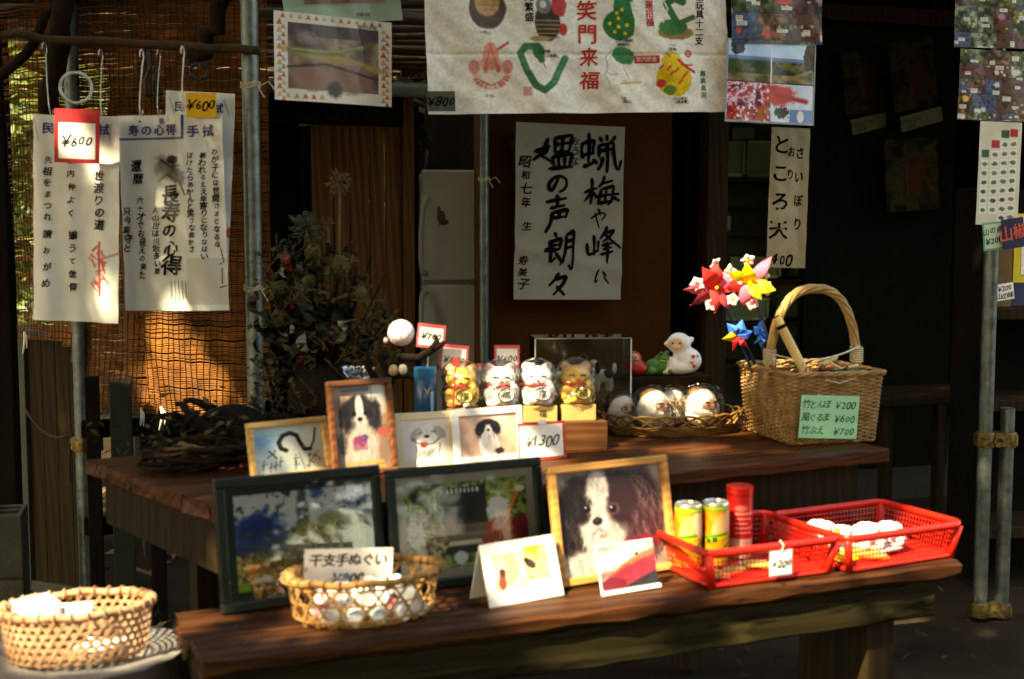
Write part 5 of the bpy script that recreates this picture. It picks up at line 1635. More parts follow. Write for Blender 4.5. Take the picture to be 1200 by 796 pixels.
# red ram shell
e(72, 86, 21, 18, (222, 150, 136), jag=.1, k=.8); e(72, 90, 16, 12, (216, 206, 184)); e(72, 66, 9, 16, (214, 120, 92), jag=.08, k=.9); l([(66, 76), (72, 54), (78, 76)], 1.6, (190, 72, 60)); l([(80, 58), (92, 50)], 3, (190, 50, 50))
for q in range(22):
    a = rnd.uniform(.2, 2.9); l([(72 + math.cos(a) * 15, 86 + math.sin(a) * 13), (72 + math.cos(a) * 21, 86 + math.sin(a) * 18)], 1.4, (204, 72, 66), k=.8)
e(66, 80, 3, 5, (206, 84, 76)); e(80, 80, 3, 5, (206, 84, 76)); l([(60, 94), (72, 100), (84, 94)], 1.5, (196, 70, 64)); e(53, 78, 6, 8, (206, 96, 88), k=.8); e(91, 78, 6, 8, (206, 96, 88), k=.8)
# green V shaped snake
l([(130, 70), (126, 54), (112, 54), (106, 62), (112, 82), (122, 100), (132, 106), (144, 96), (152, 80), (158, 68)], 8, (50, 110, 68)); l([(144, 96), (152, 80), (159, 67)], 5, (70, 140, 100)); e(127, 60, 7, 10, (46, 104, 62), rot=-.3); l([(132, 74), (134, 79)], 1.4, (196, 60, 60))
for q in range(9):
    a, b = [(110, 58), (107, 66), (110, 76), (115, 86), (121, 96), (128, 104), (138, 102), (146, 92), (152, 80)][q]; l([(a - 4, b), (a + 4, b + 1)], .8, (28, 76, 46), k=.8)
# white horse with green cloth
e(222, 72, 15, 10, (226, 222, 204)); l([(208, 78), (206, 66), (214, 58), (228, 58)], 1.1, (150, 146, 132)); e(228, 64, 14, 10, (58, 128, 78), rot=.4, jag=.1); e(214, 80, 7, 8, (230, 226, 210)); l([(207, 84), (212, 88), (220, 86)], 1, (150, 146, 130)); e(236, 96, 13, 4, (222, 214, 180), jag=.1); l([(224, 98), (248, 96)], 1.2, (170, 140, 90)); e(216, 104, 8, 6, (206, 206, 160), k=.6)
l([(208, 78), (204, 88), (210, 98)], 1, (150, 150, 130)); l([(228, 80), (234, 92)], 1, (150, 150, 130))
# yellow hen with red ribbon
e(287, 92, 21, 22, (224, 186, 44), jag=.04); e(284, 72, 12, 12, (226, 190, 52)); l([(292, 70), (302, 78), (312, 84)], 3.4, (200, 60, 50)); l([(296, 76), (310, 76)], 2, (200, 60, 50)); e(272, 98, 6, 5, (202, 64, 54), jag=.2); e(282, 106, 7, 6, (84, 120, 60), jag=.3)
for (a, b) in ((288, 84), (296, 92), (292, 98), (282, 88), (300, 88), (278, 82), (270, 80)): l([(a, b), (a + 4, b - 4)], 2.2, (196, 60, 50))
l([(278, 62), (282, 66)], 1.5, (120, 70, 40)); e(306, 62, 4.5, 4.5, (200, 56, 50)); e(306, 62, 2.4, 2.4, (216, 206, 184)); e(306, 62, 1.2, 1.2, (200, 56, 50))
im.rect(241, 64 + OY, 270, 74 + OY, (196, 60, 56)); im.rect(108, 102 + OY, 117, 112 + OY, (214, 130, 120), k=.7)
e(36, 60, 60, 80, (222, 217, 200), k=.25, soft=1.4)
im.mottle(.10, 2.5, 7); im.mottle(.05, 14, 9)
print_sheet('cloth', im, w, h, t, M_CLOTHP, bd)
wr = Writing(bd, .0016); wr.bold = .035; k = w / 354; wr.zsc = h / (145 * k)
def Z(v): return -(v + OY) * k
wr.col('笑門来福', 185 * k, Z(-1), 25.5 * k, M_REDINK, 1.08, .14)
wr.row('家内安全', 243 * k, Z(69), 6 * k, M_CREAMINK); wr.col('開運招福', 259 * k, Z(-12), 10.5 * k, M_REDINK, 1.0)
wr.col('郷土玩具十二支', 320 * k, Z(-22), 10.5 * k, M_INK, 1.0); wr.col('無病息災', 324 * k, Z(82), 8 * k, M_GREENINK, 1.1); wr.col('商売繁盛', 117 * k, Z(-20), 11 * k, M_INK, 1.05)
for (tx, a, b) in (('いのしし', 60, 38), ('土鈴 (福島)', 218, 46), ('(静岡市)', 220, 51), ('へび', 282, 52), ('(宮城)', 280, 57), ('とり (埼玉)', 284, 117), ('(熊本県)', 288, 121), ('ひつじ', 64, 112), ('うま', 222, 116), ('(岡山)', 224, 120), ('竹蛇', 132, 60), ('(三重県)', 134, 65)):
    wr.row(tx, a * k, Z(b), 4.2 * k, M_INK)
wr.build('lettering', t)
M, w, h = hang(500, 107, 533, 107, 130, 3.74, 3.76)
bordered_card('dim olive card reading 800 pinned to the banner corner', M, w, h, 0.0, mat('olive_card', (0.07, 0.075, 0.045), .6, .1, 20), '￥800', .036, .4, bg=mat('olive_card', (0.07, 0.075, 0.045)), top=0.0)
# --- double photo sheets right of the banner
M, w, h = hang(853, 46, 955, 54, 141, 3.98, 4.10)
t = thing('photo_sheet', 'glossy sheet of red maple leaves and a mountain view', 'photo sheet', M, PS)
im = Img(103, 92, (140, 160, 180), 130, 116)
def scen(x0, y0, x1, y1, sky_, mid, low, seed):
    hh = y1 - y0
    im.rect(x0, y0, x1, y1, sky_); im.noise(30, [sky_, tuple(min(255, q + 30) for q in sky_)], seed, region=(x0, y0, x1, y0 + hh * .42))
    im.noise(12, mid, seed + 1, region=(x0, y0 + hh * .42, x1, y1), contrast=2); im.rect(x0, y0 + hh * .36, x1, y0 + hh * .46, (84, 112, 150), k=.8)
    im.noise(9, low, seed + 2, region=(x0, y0 + hh * .8, x1, y1), contrast=2)
scen(1, 1, 51, 46, (170, 200, 228), [(24, 36, 16), (70, 84, 30), (40, 56, 24), (110, 110, 50)], [(150, 130, 80), (60, 60, 30)], 3)
scen(52, 1, 102, 46, (176, 206, 230), [(20, 30, 18), (60, 70, 30), (120, 110, 40), (30, 40, 22)], [(170, 140, 80), (50, 50, 30)], 13)
im.ell(12, 6, 8, 11, (24, 28, 18), jag=.3); im.ell(98, 14, 8, 20, (60, 46, 26), jag=.3); im.line([(70, 42), (100, 30)], 3, (150, 120, 70))
im.noise(9, [(30, 20, 60), (150, 20, 40), (196, 60, 60), (224, 220, 230), (170, 30, 40)], 21, region=(1, 47, 51, 91), contrast=2.4)
im.noise(8, [(130, 20, 30), (200, 50, 40), (160, 110, 40)], 25, region=(1, 74, 51, 91), contrast=2.2)
im.noise(14, [(236, 236, 236), (200, 214, 230), (240, 240, 240)], 31, region=(52, 47, 102, 91)); im.ell(62, 60, 18, 12, (196, 50, 44), jag=.35, soft=.3); im.line([(60, 60), (94, 66)], 5, (176, 40, 44), soft=3); im.ell(66, 80, 9, 7, (44, 40, 32), jag=.5); im.rect(76, 76, 102, 91, (90, 130, 180), k=.85); im.ell(88, 84, 4, 7, (240, 226, 230))
im.rect(0, 46, 103, 47.2, (40, 40, 34)); im.rect(50.6, 0, 51.8, 46, (226, 226, 220))
im.mix(np.clip((fbm(im.X / 3.2, im.Y / 3.2, 44) - .58) * 10, 0, 1) * (im.Y > 47) * (im.X < 52), (226, 226, 236))
d = sag(w, h, .0025, 11); print_sheet('sheet', im, w, h, t, M_SLEEVE, d)
m = MB()
for (x0, z0, x1, z1) in ((-.004, 0, 0, -h), (w, 0, w + .004, -h), (-.004, -h, w + .004, -h - .004), (-.004, .004, w + .004, 0)):
    m.box(((x0 + x1) / 2, 0.0, (z0 + z1) / 2), (abs(x1 - x0), 0.0016, abs(z1 - z0)))
m.build('sleeve_edge', M_WHITEP if False else mat('clear_pvc_edge', (0.30, 0.31, 0.28), 0.2, 0.1, 20), t)
def specimen(W, H, cells, seed, nx, ny):
    """a sheet of many small flower photographs with white name labels"""
    g = Img(W, H, (40, 44, 24), nx, ny); r = random.Random(seed)
    cw, ch = cells
    y = -r.uniform(0, ch * .3); j = 0
    while y < H:
        hh = ch * r.uniform(.75, 1.3); x = -r.uniform(0, cw * .4); i = 0
        while x < W:
            ww = cw * r.uniform(.6, 1.5)
            pal = r.choice([[(16, 22, 8), (52, 66, 24), (104, 112, 50)], [(30, 20, 14), (84, 52, 34), (140, 104, 70)], [(20, 26, 18), (70, 84, 56), (140, 146, 120)], [(30, 40, 60), (74, 90, 130), (50, 60, 46)], [(34, 16, 16), (110, 50, 46), (56, 66, 30)], [(12, 18, 8), (40, 52, 22), (80, 96, 40)]])
            g.noise(cw / 4.5, pal, seed + i * 7 + j * 31, region=(x, y, x + ww - .5, y + hh - .5), contrast=2.8, o=6)
            for q in range(r.choice([0, 3, 6])): g.ell(x + r.uniform(.1, .9) * ww, y + r.uniform(.1, .9) * hh, r.uniform(.8, 2), r.uniform(.8, 2), r.choice([(214, 208, 196), (196, 170, 80), (170, 60, 60), (120, 140, 70)]), jag=.3)
            if r.random() < .55: g.ell(x + r.uniform(.2, .8) * ww, y + r.uniform(.2, .8) * hh, ww * r.uniform(.08, .24), hh * r.uniform(.08, .2), r.choice([(200, 60, 46), (214, 180, 70), (206, 200, 190), (160, 110, 140)]), jag=.5, soft=.4)
            for q in range(r.choice([1, 1, 2])):
                a, b = x + r.uniform(0, .55) * ww, y + r.uniform(.05, .85) * hh; lw, lh = cw * r.uniform(.22, .42), ch * r.uniform(.12, .28)
                g.rect(a, b, a + lw, b + lh, (206, 202, 186))
                for q2 in range(3): g.rect(a + 1, b + 1 + q2 * 2.2, a + lw * r.uniform(.6, .95), b + 1.9 + q2 * 2.2, (110, 108, 98), k=.6 * (1 + q2 * 2.2 < lh - 1))
            x += ww; i += 1
        y += hh; j += 1
    return g
M, w, h = hang(857, -60, 963, -54, 47, 3.98, 4.10)
t = thing('photo_sheet', 'glossy sheet of small flower photos with white name labels above the maple sheet', 'photo sheet', M, PS)
d = sag(w, h, .0025, 12); print_sheet('sheet', specimen(106, 104, (35, 26), 5, 110, 104), w, h, t, M_SLEEVE, d)
M, w, h = hang(1126, 57, 1238, 63, 140, 4.26, 4.36)
t = thing('photo_sheet', 'glossy sheet of wild plant photos above the stamp chart', 'photo sheet', M, PS)
d = sag(w, h, .0025, 13); print_sheet('sheet', specimen(112, 84, (22, 21), 9, 120, 90), w, h, t, M_SLEEVE, d)
M, w, h = hang(1121, -48, 1238, -42, 53, 4.26, 4.36)
t = thing('photo_sheet', 'glossy sheet of berry and blossom photos with white labels by the steel pole', 'photo sheet', M, PS)
d = sag(w, h, .0025, 14); print_sheet('sheet', specimen(117, 101, (23, 25), 17, 120, 104), w, h, t, M_SLEEVE, d)
# --- chart below
M, w, h = hang(1149, 142, 1198, 144, 262, 4.28, 4.31)
t = thing('stamp_chart', 'pale chart with four columns of tiny pictures tied to the tall pole', 'chart', M)
im = Img(50, 119, (196, 192, 172), 70, 160)
im.noise(30, [(188, 184, 162), (204, 200, 182)], 2)
for c_, (x, y0) in enumerate(((3, 32), (15, 21), (26, 9), (36, 8))):
    im.rect(x, y0, x + 9.5, y0 + 9, ((52, 92, 60), (176, 52, 46), (60, 84, 62), (170, 44, 44))[c_])
    for q in range(int((108 - y0) / 11)):
        y = y0 + 12 + q * 10.6
        im.rect(x, y, x + 9.5, y + 9.2, (214, 214, 200)); im.ell(x + 4.7, y + 5, 3.4, 2.4, rnd.choice([(90, 100, 90), (60, 70, 66), (110, 110, 96), (74, 110, 60)]), jag=.5)
d = sag(w, h, .002, 15); print_sheet('sheet', im, w, h, t, M_PRINT, d)
wr = Writing(d); wr.row('絵はがき', 17 * w / 50, -113 * w / 50, 5 * w / 50, M_INK); wr.build('lettering', t)
M_GRNC = mat('green_card', (0.10, 0.33, 0.16), .55, .1, 20)
M, w, h = hang(1151, 262, 1175, 259, 293, 4.20, 4.22)
bordered_card('green bordered card tied to the tall pole below the chart', M, w, h, .006, M_GRNC, '', .028, .3, rows=[('山の幸', .3), ('￥200', .72)], bg=mat('pale_green_paper', (0.45, 0.58, 0.42), .6, .05, 20), slope=.1)
M, w, h = hang(1173, 258, 1199, 254, 291, 4.20, 4.22)
bordered_card('dark card with bold red letters beside the green bordered card', M, w, h, .004, mat('navy_card', (0.02, 0.025, 0.06), .55, .1, 20), '山椒', .055, .1, bg=mat('navy_card', (0.02, 0.025, 0.06)), ink=mat('bright_red_ink', (0.62, 0.10, 0.04), .6, .1, 20), slope=.1)
# --- calligraphy on the board wall
M, w, h = hang(605, 143, 732, 149, 349, 5.845, 6.01)
M[1][3] -= 0.0
t = thing('calligraphy_sheet', 'large white paper sheet with bold black brush calligraphy', 'calligraphy', M)
def cd(x, z):
    q = -z / h
    return -0.012 * math.exp(-((q - .70 - x * .25) / .05) ** 2) + 0.006 * math.sin(x * 9 + z * 5) * q + 0.004 * math.sin(x * 21 - z * 13) - .01 * q
im = Img(127, 203, (162, 156, 138), 100, 160); im.noise(50, [(152, 146, 126), (164, 158, 140), (172, 167, 150)], 4); im.ell(12, 26, 3, 3, (140, 130, 100), k=.4, soft=.6)
print_sheet('sheet', im, w, h, t, M_CLOTHP, cd)
wr = Writing(cd, .003); wr.bold = .045; k = w / 127; wr.zsc = h / (203 * k)
def bz(x, y): return ((x - 150) / 417.0 * w, -(y - 78 - 8 * (x - 150) / 417.0) / 674.0 * h / wr.zsc * wr.zsc)
BRUSH = {
 'wax': [[(405,150),(401,175),(403,202)], [(405,152),(430,146),(448,144),(445,170),(444,196)], [(403,198),(446,189)], [(428,115),(430,165),(426,228)], [(408,243),(434,232),(458,216)], [(444,214),(462,232)], [(470,130),(479,146)], [(496,120),(498,143)], [(528,124),(518,140),(506,150)], [(466,160),(468,182),(467,206)], [(466,161),(495,154),(521,150),(520,172),(517,196)], [(469,181),(517,173)], [(497,153),(500,205),(499,266)], [(521,152),(526,200),(535,240),(546,250),(556,214)], [(480,206),(476,232),(462,256)], [(400,208),(412,200)]],
 'plum': [[(414,342),(440,331),(464,324)], [(441,288),(443,340),(438,388)], [(440,336),(428,358),(412,376)], [(444,340),(456,352),(463,364)], [(491,278),(482,304),(468,322)], [(482,306),(505,300),(527,294)], [(480,330),(474,356),(468,384)], [(482,328),(506,322),(527,317),(525,348),(518,378),(506,389)], [(460,358),(505,350),(552,345)], [(468,384),(498,378),(527,372)], [(501,334),(497,350)], [(498,358),(494,372)], [(528,360),(540,366),(552,374)]],
 'ya': [[(444,442),(466,426),(488,420),(499,430),(484,448)], [(469,404),(476,416),(479,430)], [(458,424),(467,450),(476,482)]],
 'peak': [[(456,508),(457,545),(454,586)], [(429,540),(430,565),(434,582),(455,574),(474,564)], [(473,528),(472,548),(470,572)], [(506,474),(496,498),(478,522)], [(489,502),(512,494),(532,488),(515,512),(488,534)], [(498,505),(525,528),(562,558)], [(487,547),(508,542),(527,537)], [(490,562),(508,557),(526,553)], [(480,582),(505,576),(532,569)], [(507,534),(508,575),(504,618)]],
 'ni': [[(472,640),(464,662),(460,690),(471,680)], [(489,650),(497,658),(503,668)], [(494,668),(505,682),(518,697)]],
 'old_woman': [[(270,138),(256,172),(238,200),(213,222)], [(222,188),(250,176),(278,164)], [(272,168),(262,190),(246,202),(266,214),(290,228)], [(296,134),(298,160),(297,192)], [(296,136),(328,130),(360,125),(357,155),(352,187)], [(300,161),(326,156),(352,152)], [(325,133),(326,160),(322,188)], [(297,191),(325,187),(353,183)], [(288,206),(291,226),(296,248)], [(290,207),(326,200),(363,195),(360,218),(354,243)], [(312,206),(314,244)], [(336,202),(336,242)], [(278,252),(322,247),(368,242)]],
 'no': [[(316,284),(304,310),(290,332),(279,328),(279,308),(296,288),(320,280),(342,292),(345,315),(334,332),(316,342)]],
 'voice': [[(268,380),(308,371),(347,364)], [(310,353),(311,378),(308,402)], [(284,404),(312,397),(340,391)], [(290,421),(318,415),(347,409),(345,425),(340,441)], [(318,418),(317,440)], [(292,442),(317,438),(341,435)], [(290,422),(288,444),(280,468),(263,498)]],
 'bright': [[(299,498),(304,506),(307,518)], [(278,534),(300,528),(324,521),(322,541),(318,561)], [(281,549),(318,542)], [(282,566),(318,559)], [(279,530),(281,570),(283,607),(302,591)], [(300,574),(314,592),(328,610),(335,598)], [(260,568),(272,560),(284,554)], [(346,504),(344,545),(336,585),(320,622)], [(346,504),(360,499),(374,494),(373,550),(370,600),(366,638),(353,620)], [(346,531),(371,525)], [(344,556),(371,550)]],
 'repeat': [[(319,653),(306,675),(281,702)], [(304,678),(326,671),(347,667),(338,690),(322,712),(298,738)], [(312,704),(328,722),(342,740)]],
}
for nm, sts in BRUSH.items():
    ww_ = {'ya': 8.0, 'ni': 7.5, 'plum': 13.0, 'peak': 12.0}.get(nm, 14.5)
    wr.brush([([bz(*p) for p in st], ww_ * w / 417.0 * (1.0 + .12 * math.sin(i * 2.3))) for i, st in enumerate(sts)], M_INK, t)
wr.col('おうな', 69 * k, -14 * k, 10 * k, M_INK, 1.15, .2); wr.col('昭和七年', 12 * k, -38 * k, 13 * k, M_INK, 1.2, .25); wr.col('生', 13 * k, -112 * k, 13 * k, M_INK, 1.2, .25); wr.col('寿美子', 10 * k, -152 * k, 12 * k, M_INK, 1.12, .25)
for x0 in range(2): pass
wr.build('lettering', t)
# --- brush lettered cloth by the shelf
M, w, h = hang(905, 149, 950, 151, 312, 5.6, 5.64)
t = thing('cloth_sign', 'narrow beige cloth sign with brush words hanging before the shelf rack', 'sign', M)
d = sag(w, h, .006, 16)
im = Img(46, 162, (170, 156, 122), 40, 120); im.noise(24, [(158, 144, 110), (178, 164, 132)], 3); im.rect(36, 0, 46, 162, (150, 138, 108), k=.35)
print_sheet('cloth', im, w, h, t, M_CLOTHP, d)
wr = Writing(d, .002); wr.bold = .05; k = w / 46
wr.col('ところ天', 12 * k, -8 * k, 22 * k, M_INK, 1.42, .06); wr.col('さいぼり', 35 * k, -20 * k, 15 * k, M_INK, 1.75, .15, sx=.8); wr.col('おり', 24 * k, -20 * k, 13 * k, M_INK, 1.9, .15, sx=.8); wr.row('400', 3 * k, -146 * k, 17 * k, M_INK, .3)
wr.build('lettering', t)
# --- dim posters on the dark wall
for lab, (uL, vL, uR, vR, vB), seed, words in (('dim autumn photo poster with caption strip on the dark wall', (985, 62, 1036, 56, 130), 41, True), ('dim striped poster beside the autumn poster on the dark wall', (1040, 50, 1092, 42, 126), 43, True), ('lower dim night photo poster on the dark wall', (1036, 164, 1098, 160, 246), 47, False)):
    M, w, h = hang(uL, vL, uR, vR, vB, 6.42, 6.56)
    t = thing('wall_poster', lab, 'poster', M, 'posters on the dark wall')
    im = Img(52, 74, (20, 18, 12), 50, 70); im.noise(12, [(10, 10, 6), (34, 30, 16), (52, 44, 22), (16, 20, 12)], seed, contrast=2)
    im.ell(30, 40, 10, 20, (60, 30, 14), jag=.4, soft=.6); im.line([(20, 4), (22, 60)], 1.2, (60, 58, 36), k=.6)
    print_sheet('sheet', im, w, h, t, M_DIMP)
    if words:
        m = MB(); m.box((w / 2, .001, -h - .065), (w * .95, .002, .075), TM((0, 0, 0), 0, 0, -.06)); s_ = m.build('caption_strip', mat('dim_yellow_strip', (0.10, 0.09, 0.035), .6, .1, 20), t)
        wr = Writing(None, .004); wr.row('本日のおすすめ', .02, -h - .055, .024, M_INK, slope=.06); wr.row('山の花', .06, -h - .08, .024, M_INK, slope=.06); wr.build('lettering', t)
# --- right hand shelf with goods
shp = V(1166, 360, 4.75)
hs = thing('goods_shelf', 'dark wooden goods shelf behind the tall steel pole', 'shelf', TM((shp.x, 4.75, 0), R_(10)))
for z in (V(1180, 362, 4.75).z, V(1180, 470, 4.75).z, V(1180, 620, 4.75).z):
    m = MB(); m.box((0.32, 0.13, z - .02), (0.64, 0.26, 0.045)); m.build('shelf_board', M_LEGW, hs, bevel=.004)
m = MB(); m.box((0.33, 0.27, 0.75), (0.66, 0.02, 1.5)); m.build('back_board', M_DARK, hs)
m = MB(); m.box((-0.01, 0.13, 0.75), (0.03, 0.27, 1.5)); m.build('side_board', M_DARK, hs, bevel=.004)
sz = V(1180, 362, 4.75).z + .003
m = MB(); m.box((0, 0, .13), (0.06, 0.08, .26)); o = m.build('goods_box', mat('brown_carton', (0.14, 0.085, 0.03), .7, .2, 20), bevel=.003); o.matrix_world = TM((shp.x + .045, 4.84, sz), .17); tag(o, 'tall narrow brown carton on the goods shelf', 'box')
t = thing('yellow_edged_poster', 'white poster with yellow border and black brush mark on the goods shelf', 'poster', TM((shp.x + .105, 4.86, sz + .10), .17))
m = MB(); m.box((.12, 0, .12), (.24, .006, .26)); m.build('board', mat('yellow_board', (0.62, 0.48, 0.04), .5, .1, 20), t)
m = MB(); m.box((.135, -.004, .13), (.21, .004, .22)); m.build('paper', M_PAPER, t)
wr = Writing(None, .008); wr.put('名', .07, .15, .15, M_INK, rough=.03); wr.put('物', .2, .15, .15, M_INK, rough=.03); wr.build('lettering', t)
m = MB(); m.box((.12, 0.003, .048), (.26, .05, .096)); o = m.build('goods_box', mat('dark_blue_carton', (0.03, 0.04, 0.08), .5, .2, 20), bevel=.003); o.matrix_world = TM((shp.x + .105, 4.88, sz), .17); tag(o, 'dark blue carton below the yellow edged poster', 'box')
M, w, h = hang(1166, 334, 1186, 331, 352, 4.66, 4.67)
bordered_card('small white card reading 200 leaning on the goods shelf', M, w * 1.05, h, 0, M_PAPER, '', .024, .3, top=0, rows=[('￥200', .3), ('山の味', .75)], slope=.05)
# dim furniture in the right hand shade
dt = thing('folding_table', 'dim dark folding table in the deep shade right of the tables', 'table', TM((V(1045, 500, 5.3).x, 5.3, 0), R_(18)))
m = MB(); m.box((0.25, 0.2, 0.62), (0.6, 0.4, 0.03)); m.build('top', M_LEGW, dt, bevel=.003)
for (x, y) in ((0, .04), (.5, .04), (0, .36), (.5, .36)):
    m = MB(); m.box((x, y, .30), (.045, .045, .605)); m.build('leg', M_LEGW, dt, bevel=.003)
# ================================================================== GOODS ON THE TABLES
def blob(name, parts, mt, parent, voxel=0.004, smooth_it=4):
    """one continuous body grown from overlapping ellipsoids: (centre, radii[, rotation])"""
    m = MB()
    for q in parts:
        m.ell(q[0], q[1], 16, 10, rot=q[2] if len(q) > 2 else None)
    o = m.build(name, mt, parent, smooth=True)
    md = o.modifiers.new('remesh', 'REMESH'); md.mode = 'VOXEL'; md.voxel_size = voxel; md.use_smooth_shade = True
    md2 = o.modifiers.new('soften', 'SMOOTH'); md2.factor = 0.5; md2.iterations = smooth_it
    return o
def crumpled(name, parent, rx, ry, z0, z1, top=1.25, seed=1, n=22, rows=12, mt=None, amp=.10, neck=None):
    """a loose clear wrapper round something"""
    r = random.Random(seed); m = MB(); vv = []
    for j in range(rows + 1):
        f = j / rows
        z = z0 + (z1 - z0) * f
        if neck is None:
            s = math.sqrt(max(0.02, 1 - (2 * f - 1) ** 4)) if f > .5 else 1.0
        else:
            s = 1.0 if f < .62 else (neck + (1 - neck) * math.cos((f - .62) / .2 * PI / 2) if f < .82 else neck + (f - .82) * 2.2)
        for k in range(n):
            t = 2 * PI * k / n
            q = s * (1 + r.uniform(-amp, amp))
            vv.append((rx * q * math.cos(t), ry * q * math.sin(t), z + r.uniform(-.002, .002)))
    fs = [(j * n + k, j * n + (k + 1) % n, (j + 1) * n + (k + 1) % n, (j + 1) * n + k) for j in range(rows) for k in range(n)]
    if neck is None: fs.append(tuple(rows * n + k for k in range(n)))
    m.add(vv, fs)
    return m.build(name, mt or M_FILM, parent)

# ------------------------------------------------------------------ riser, cartons and lucky cats
RY = R_(13)
rb = G(712, 527, TZ)
RW = 0.52
RM = TM((rb.x - math.cos(RY) * RW, rb.y - math.sin(RY) * RW, TZ), RY)
riser = thing('wooden_riser', 'low brown wooden box carrying the cartons and cat figures', 'riser', RM)
M_RISER = wood('riser_wood', (0.05, 0.018, 0.007), (0.11, 0.045, 0.017), 6, .5, bump=.2)
m = MB(); m.box((RW / 2, 0.0075, .037), (RW, 0.015, .074)); m.build('front_board', M_RISER, riser, bevel=.002)
m = MB(); m.box((RW / 2, 0.1325, .037), (RW, 0.015, .074)); m.build('back_board', M_RISER, riser, bevel=.002)
m = MB(); m.box((RW / 2, 0.07, .069), (RW - .001, 0.1095, .01)); m.build('top_board', M_RISER, riser, bevel=.001)
for x in (.0075, RW - .0075):
    m = MB(); m.box((x, 0.07, .032), (.014, 0.1095, .062)); m.build('end_board', M_RISER, riser, bevel=.001)
M_KRAFT = mat('kraft_carton', (0.40, 0.25, 0.09), .7, .1, 20)
RT = TZ + .0742
def on_riser(u, back=.06):
    """point on the riser's centre line seen at photo column u"""
    lo, hi = 0.0, RW
    for _ in range(40):
        mid = (lo + hi) / 2
        p = RM @ Vector((mid, back, .074))
        if proj(p)[0] < u: lo = mid
        else: hi = mid
    return RM @ Vector((lo, back, .0742))
catx = [541, 586, 629, 674]
cart = ['plain kraft carton under the golden cat by the blue canister', 'plain kraft carton under the white cat next to the striped price cards', 'kraft carton with a printed mark under the white cat behind the 1300 card', 'plain kraft carton at the end of the riser']
for i, u in enumerate(catx):
    p = on_riser(u)
    m = MB(); m.box((0, 0, .021), (.088, .085, .042))
    t = thing('kraft_carton', cart[i], 'carton', TM(p, RY), 'cartons under the cat figures')
    m.build('box', M_KRAFT, t, bevel=.002)
    m = MB(); m.box((0, 0, .0424), (.088, .012, .0006)); m.build('tape', mat('carton_tape', (0.5, 0.4, 0.22), .3, .1, 20), t)
    if i == 2:
        wr = Writing(None, .0435); wr.put('福', 0.005, .022, .022, M_INK); wr.build('printed_mark', t)
M_CATW = mat('white_glazed_clay', (0.80, 0.77, 0.72), .3, .06, 20, coat=.4)
M_CATG = mat('golden_glaze', (0.62, 0.36, 0.07), .28, .15, 20, coat=.4)
M_COIN = mat('gold_coin_paint', (0.55, 0.40, 0.12), .35, .15, 30)
M_CRED = mat('red_enamel', (0.55, 0.05, 0.04), .35, .1, 30)
M_PKE = mat('pink_enamel', (0.75, 0.36, 0.32), .4, .1, 30)
def lucky_cat(label, p, mt, rz, coin_white=False, sc=1.0):
    t = thing('lucky_cat', label, 'cat figure', TM(p, rz) @ Matrix.Diagonal((1.20 * sc, 1.08 * sc, sc, 1)), 'clay lucky cats in clear wrap')
    X = lambda a: Matrix.Rotation(a, 4, 'Y')
    blob('body', [((0, 0, .030), (.036, .030, .032)), ((0, -.004, .018), (.038, .034, .020)), ((0, -.002, .068), (.034, .029, .030)), ((-.021, 0, .093), (.011, .007, .015), X(-.35)), ((.021, 0, .093), (.011, .007, .015), X(.35)),
                  ((-.024, -.022, .028), (.011, .012, .020)), ((.027, -.020, .036), (.011, .013, .022)), ((-.018, -.028, .008), (.014, .014, .009)), ((.018, -.028, .008), (.014, .014, .009)), ((0, -.026, .060), (.014, .009, .010))], mt, t, .0032, 5)
    m = MB()
    m.tube([(math.cos(a) * .0335, math.sin(a) * .0285 - .001, .050) for a in [2 * PI * k / 20 for k in range(20)]], .0026, 6, closed=True)
    m.build('collar', M_CRED, t, smooth=True)
    m = MB()
    m.tube([(.008, -.040, .031), (.008, -.046, .031)], .0185, 18)
    c = m.build('coin', M_COIN if not coin_white else M_CATW, t, bevel=.001)
    m = MB(); m.tube([(.008 + math.cos(a) * .0168, -.0468, .031 + math.sin(a) * .0168) for a in [2 * PI * k / 20 for k in range(20)]], .0011, 5, closed=True); m.build('coin_ring', M_INK, c)
    wr = Writing(None, .0470); wr.put('福', .008, .031, .021, M_INK); wr.build('coin_mark', c)
    for s in (-1, 1):
        m = MB(); m.tube([(s * .006, -.0305, .072), (s * .012, -.0300, .0755), (s * .018, -.0265, .072)], .0013, 5); m.build('eye', M_INK, t)
        m = MB(); m.ell((s * .021, -.0052, .094), (.006, .004, .009), 10, 6, rot=X(s * .35)); m.build('inner_ear', M_PKE, t, smooth=True)
    m = MB(); m.ell((0, -.0355, .063), (.0035, .002, .0025), 8, 6); m.tube([(-.011, -.033, .0565), (-.004, -.0362, .0545), (0, -.036, .057), (.004, -.0362, .0545), (.011, -.033, .0565)], .0011, 5); m.build('muzzle', M_CRED, t)
    crumpled('cellophane_wrap', t, .041, .050, .0008, .116, seed=int(abs(p.x) * 1e4), amp=.08, mt=film_mat('shiny_cellophane', 0.0, .12, frk=.8, bscale=45, bump=.9))
    return t
CZ = .0424
for i, u in enumerate(catx):
    p = on_riser(u); p.z += CZ
    lucky_cat(['golden lucky cat in clear wrap next to the blue canister', 'white lucky cat in clear wrap with price card behind it', 'white lucky cat in clear wrap between the white cat and the end golden cat', 'golden lucky cat in clear wrap on the end carton'][i], p, M_CATG if i in (0, 3) else M_CATW, RY * .3 + (-.08, .05, 0.0, .1)[i], i in (1, 2), 1.02)
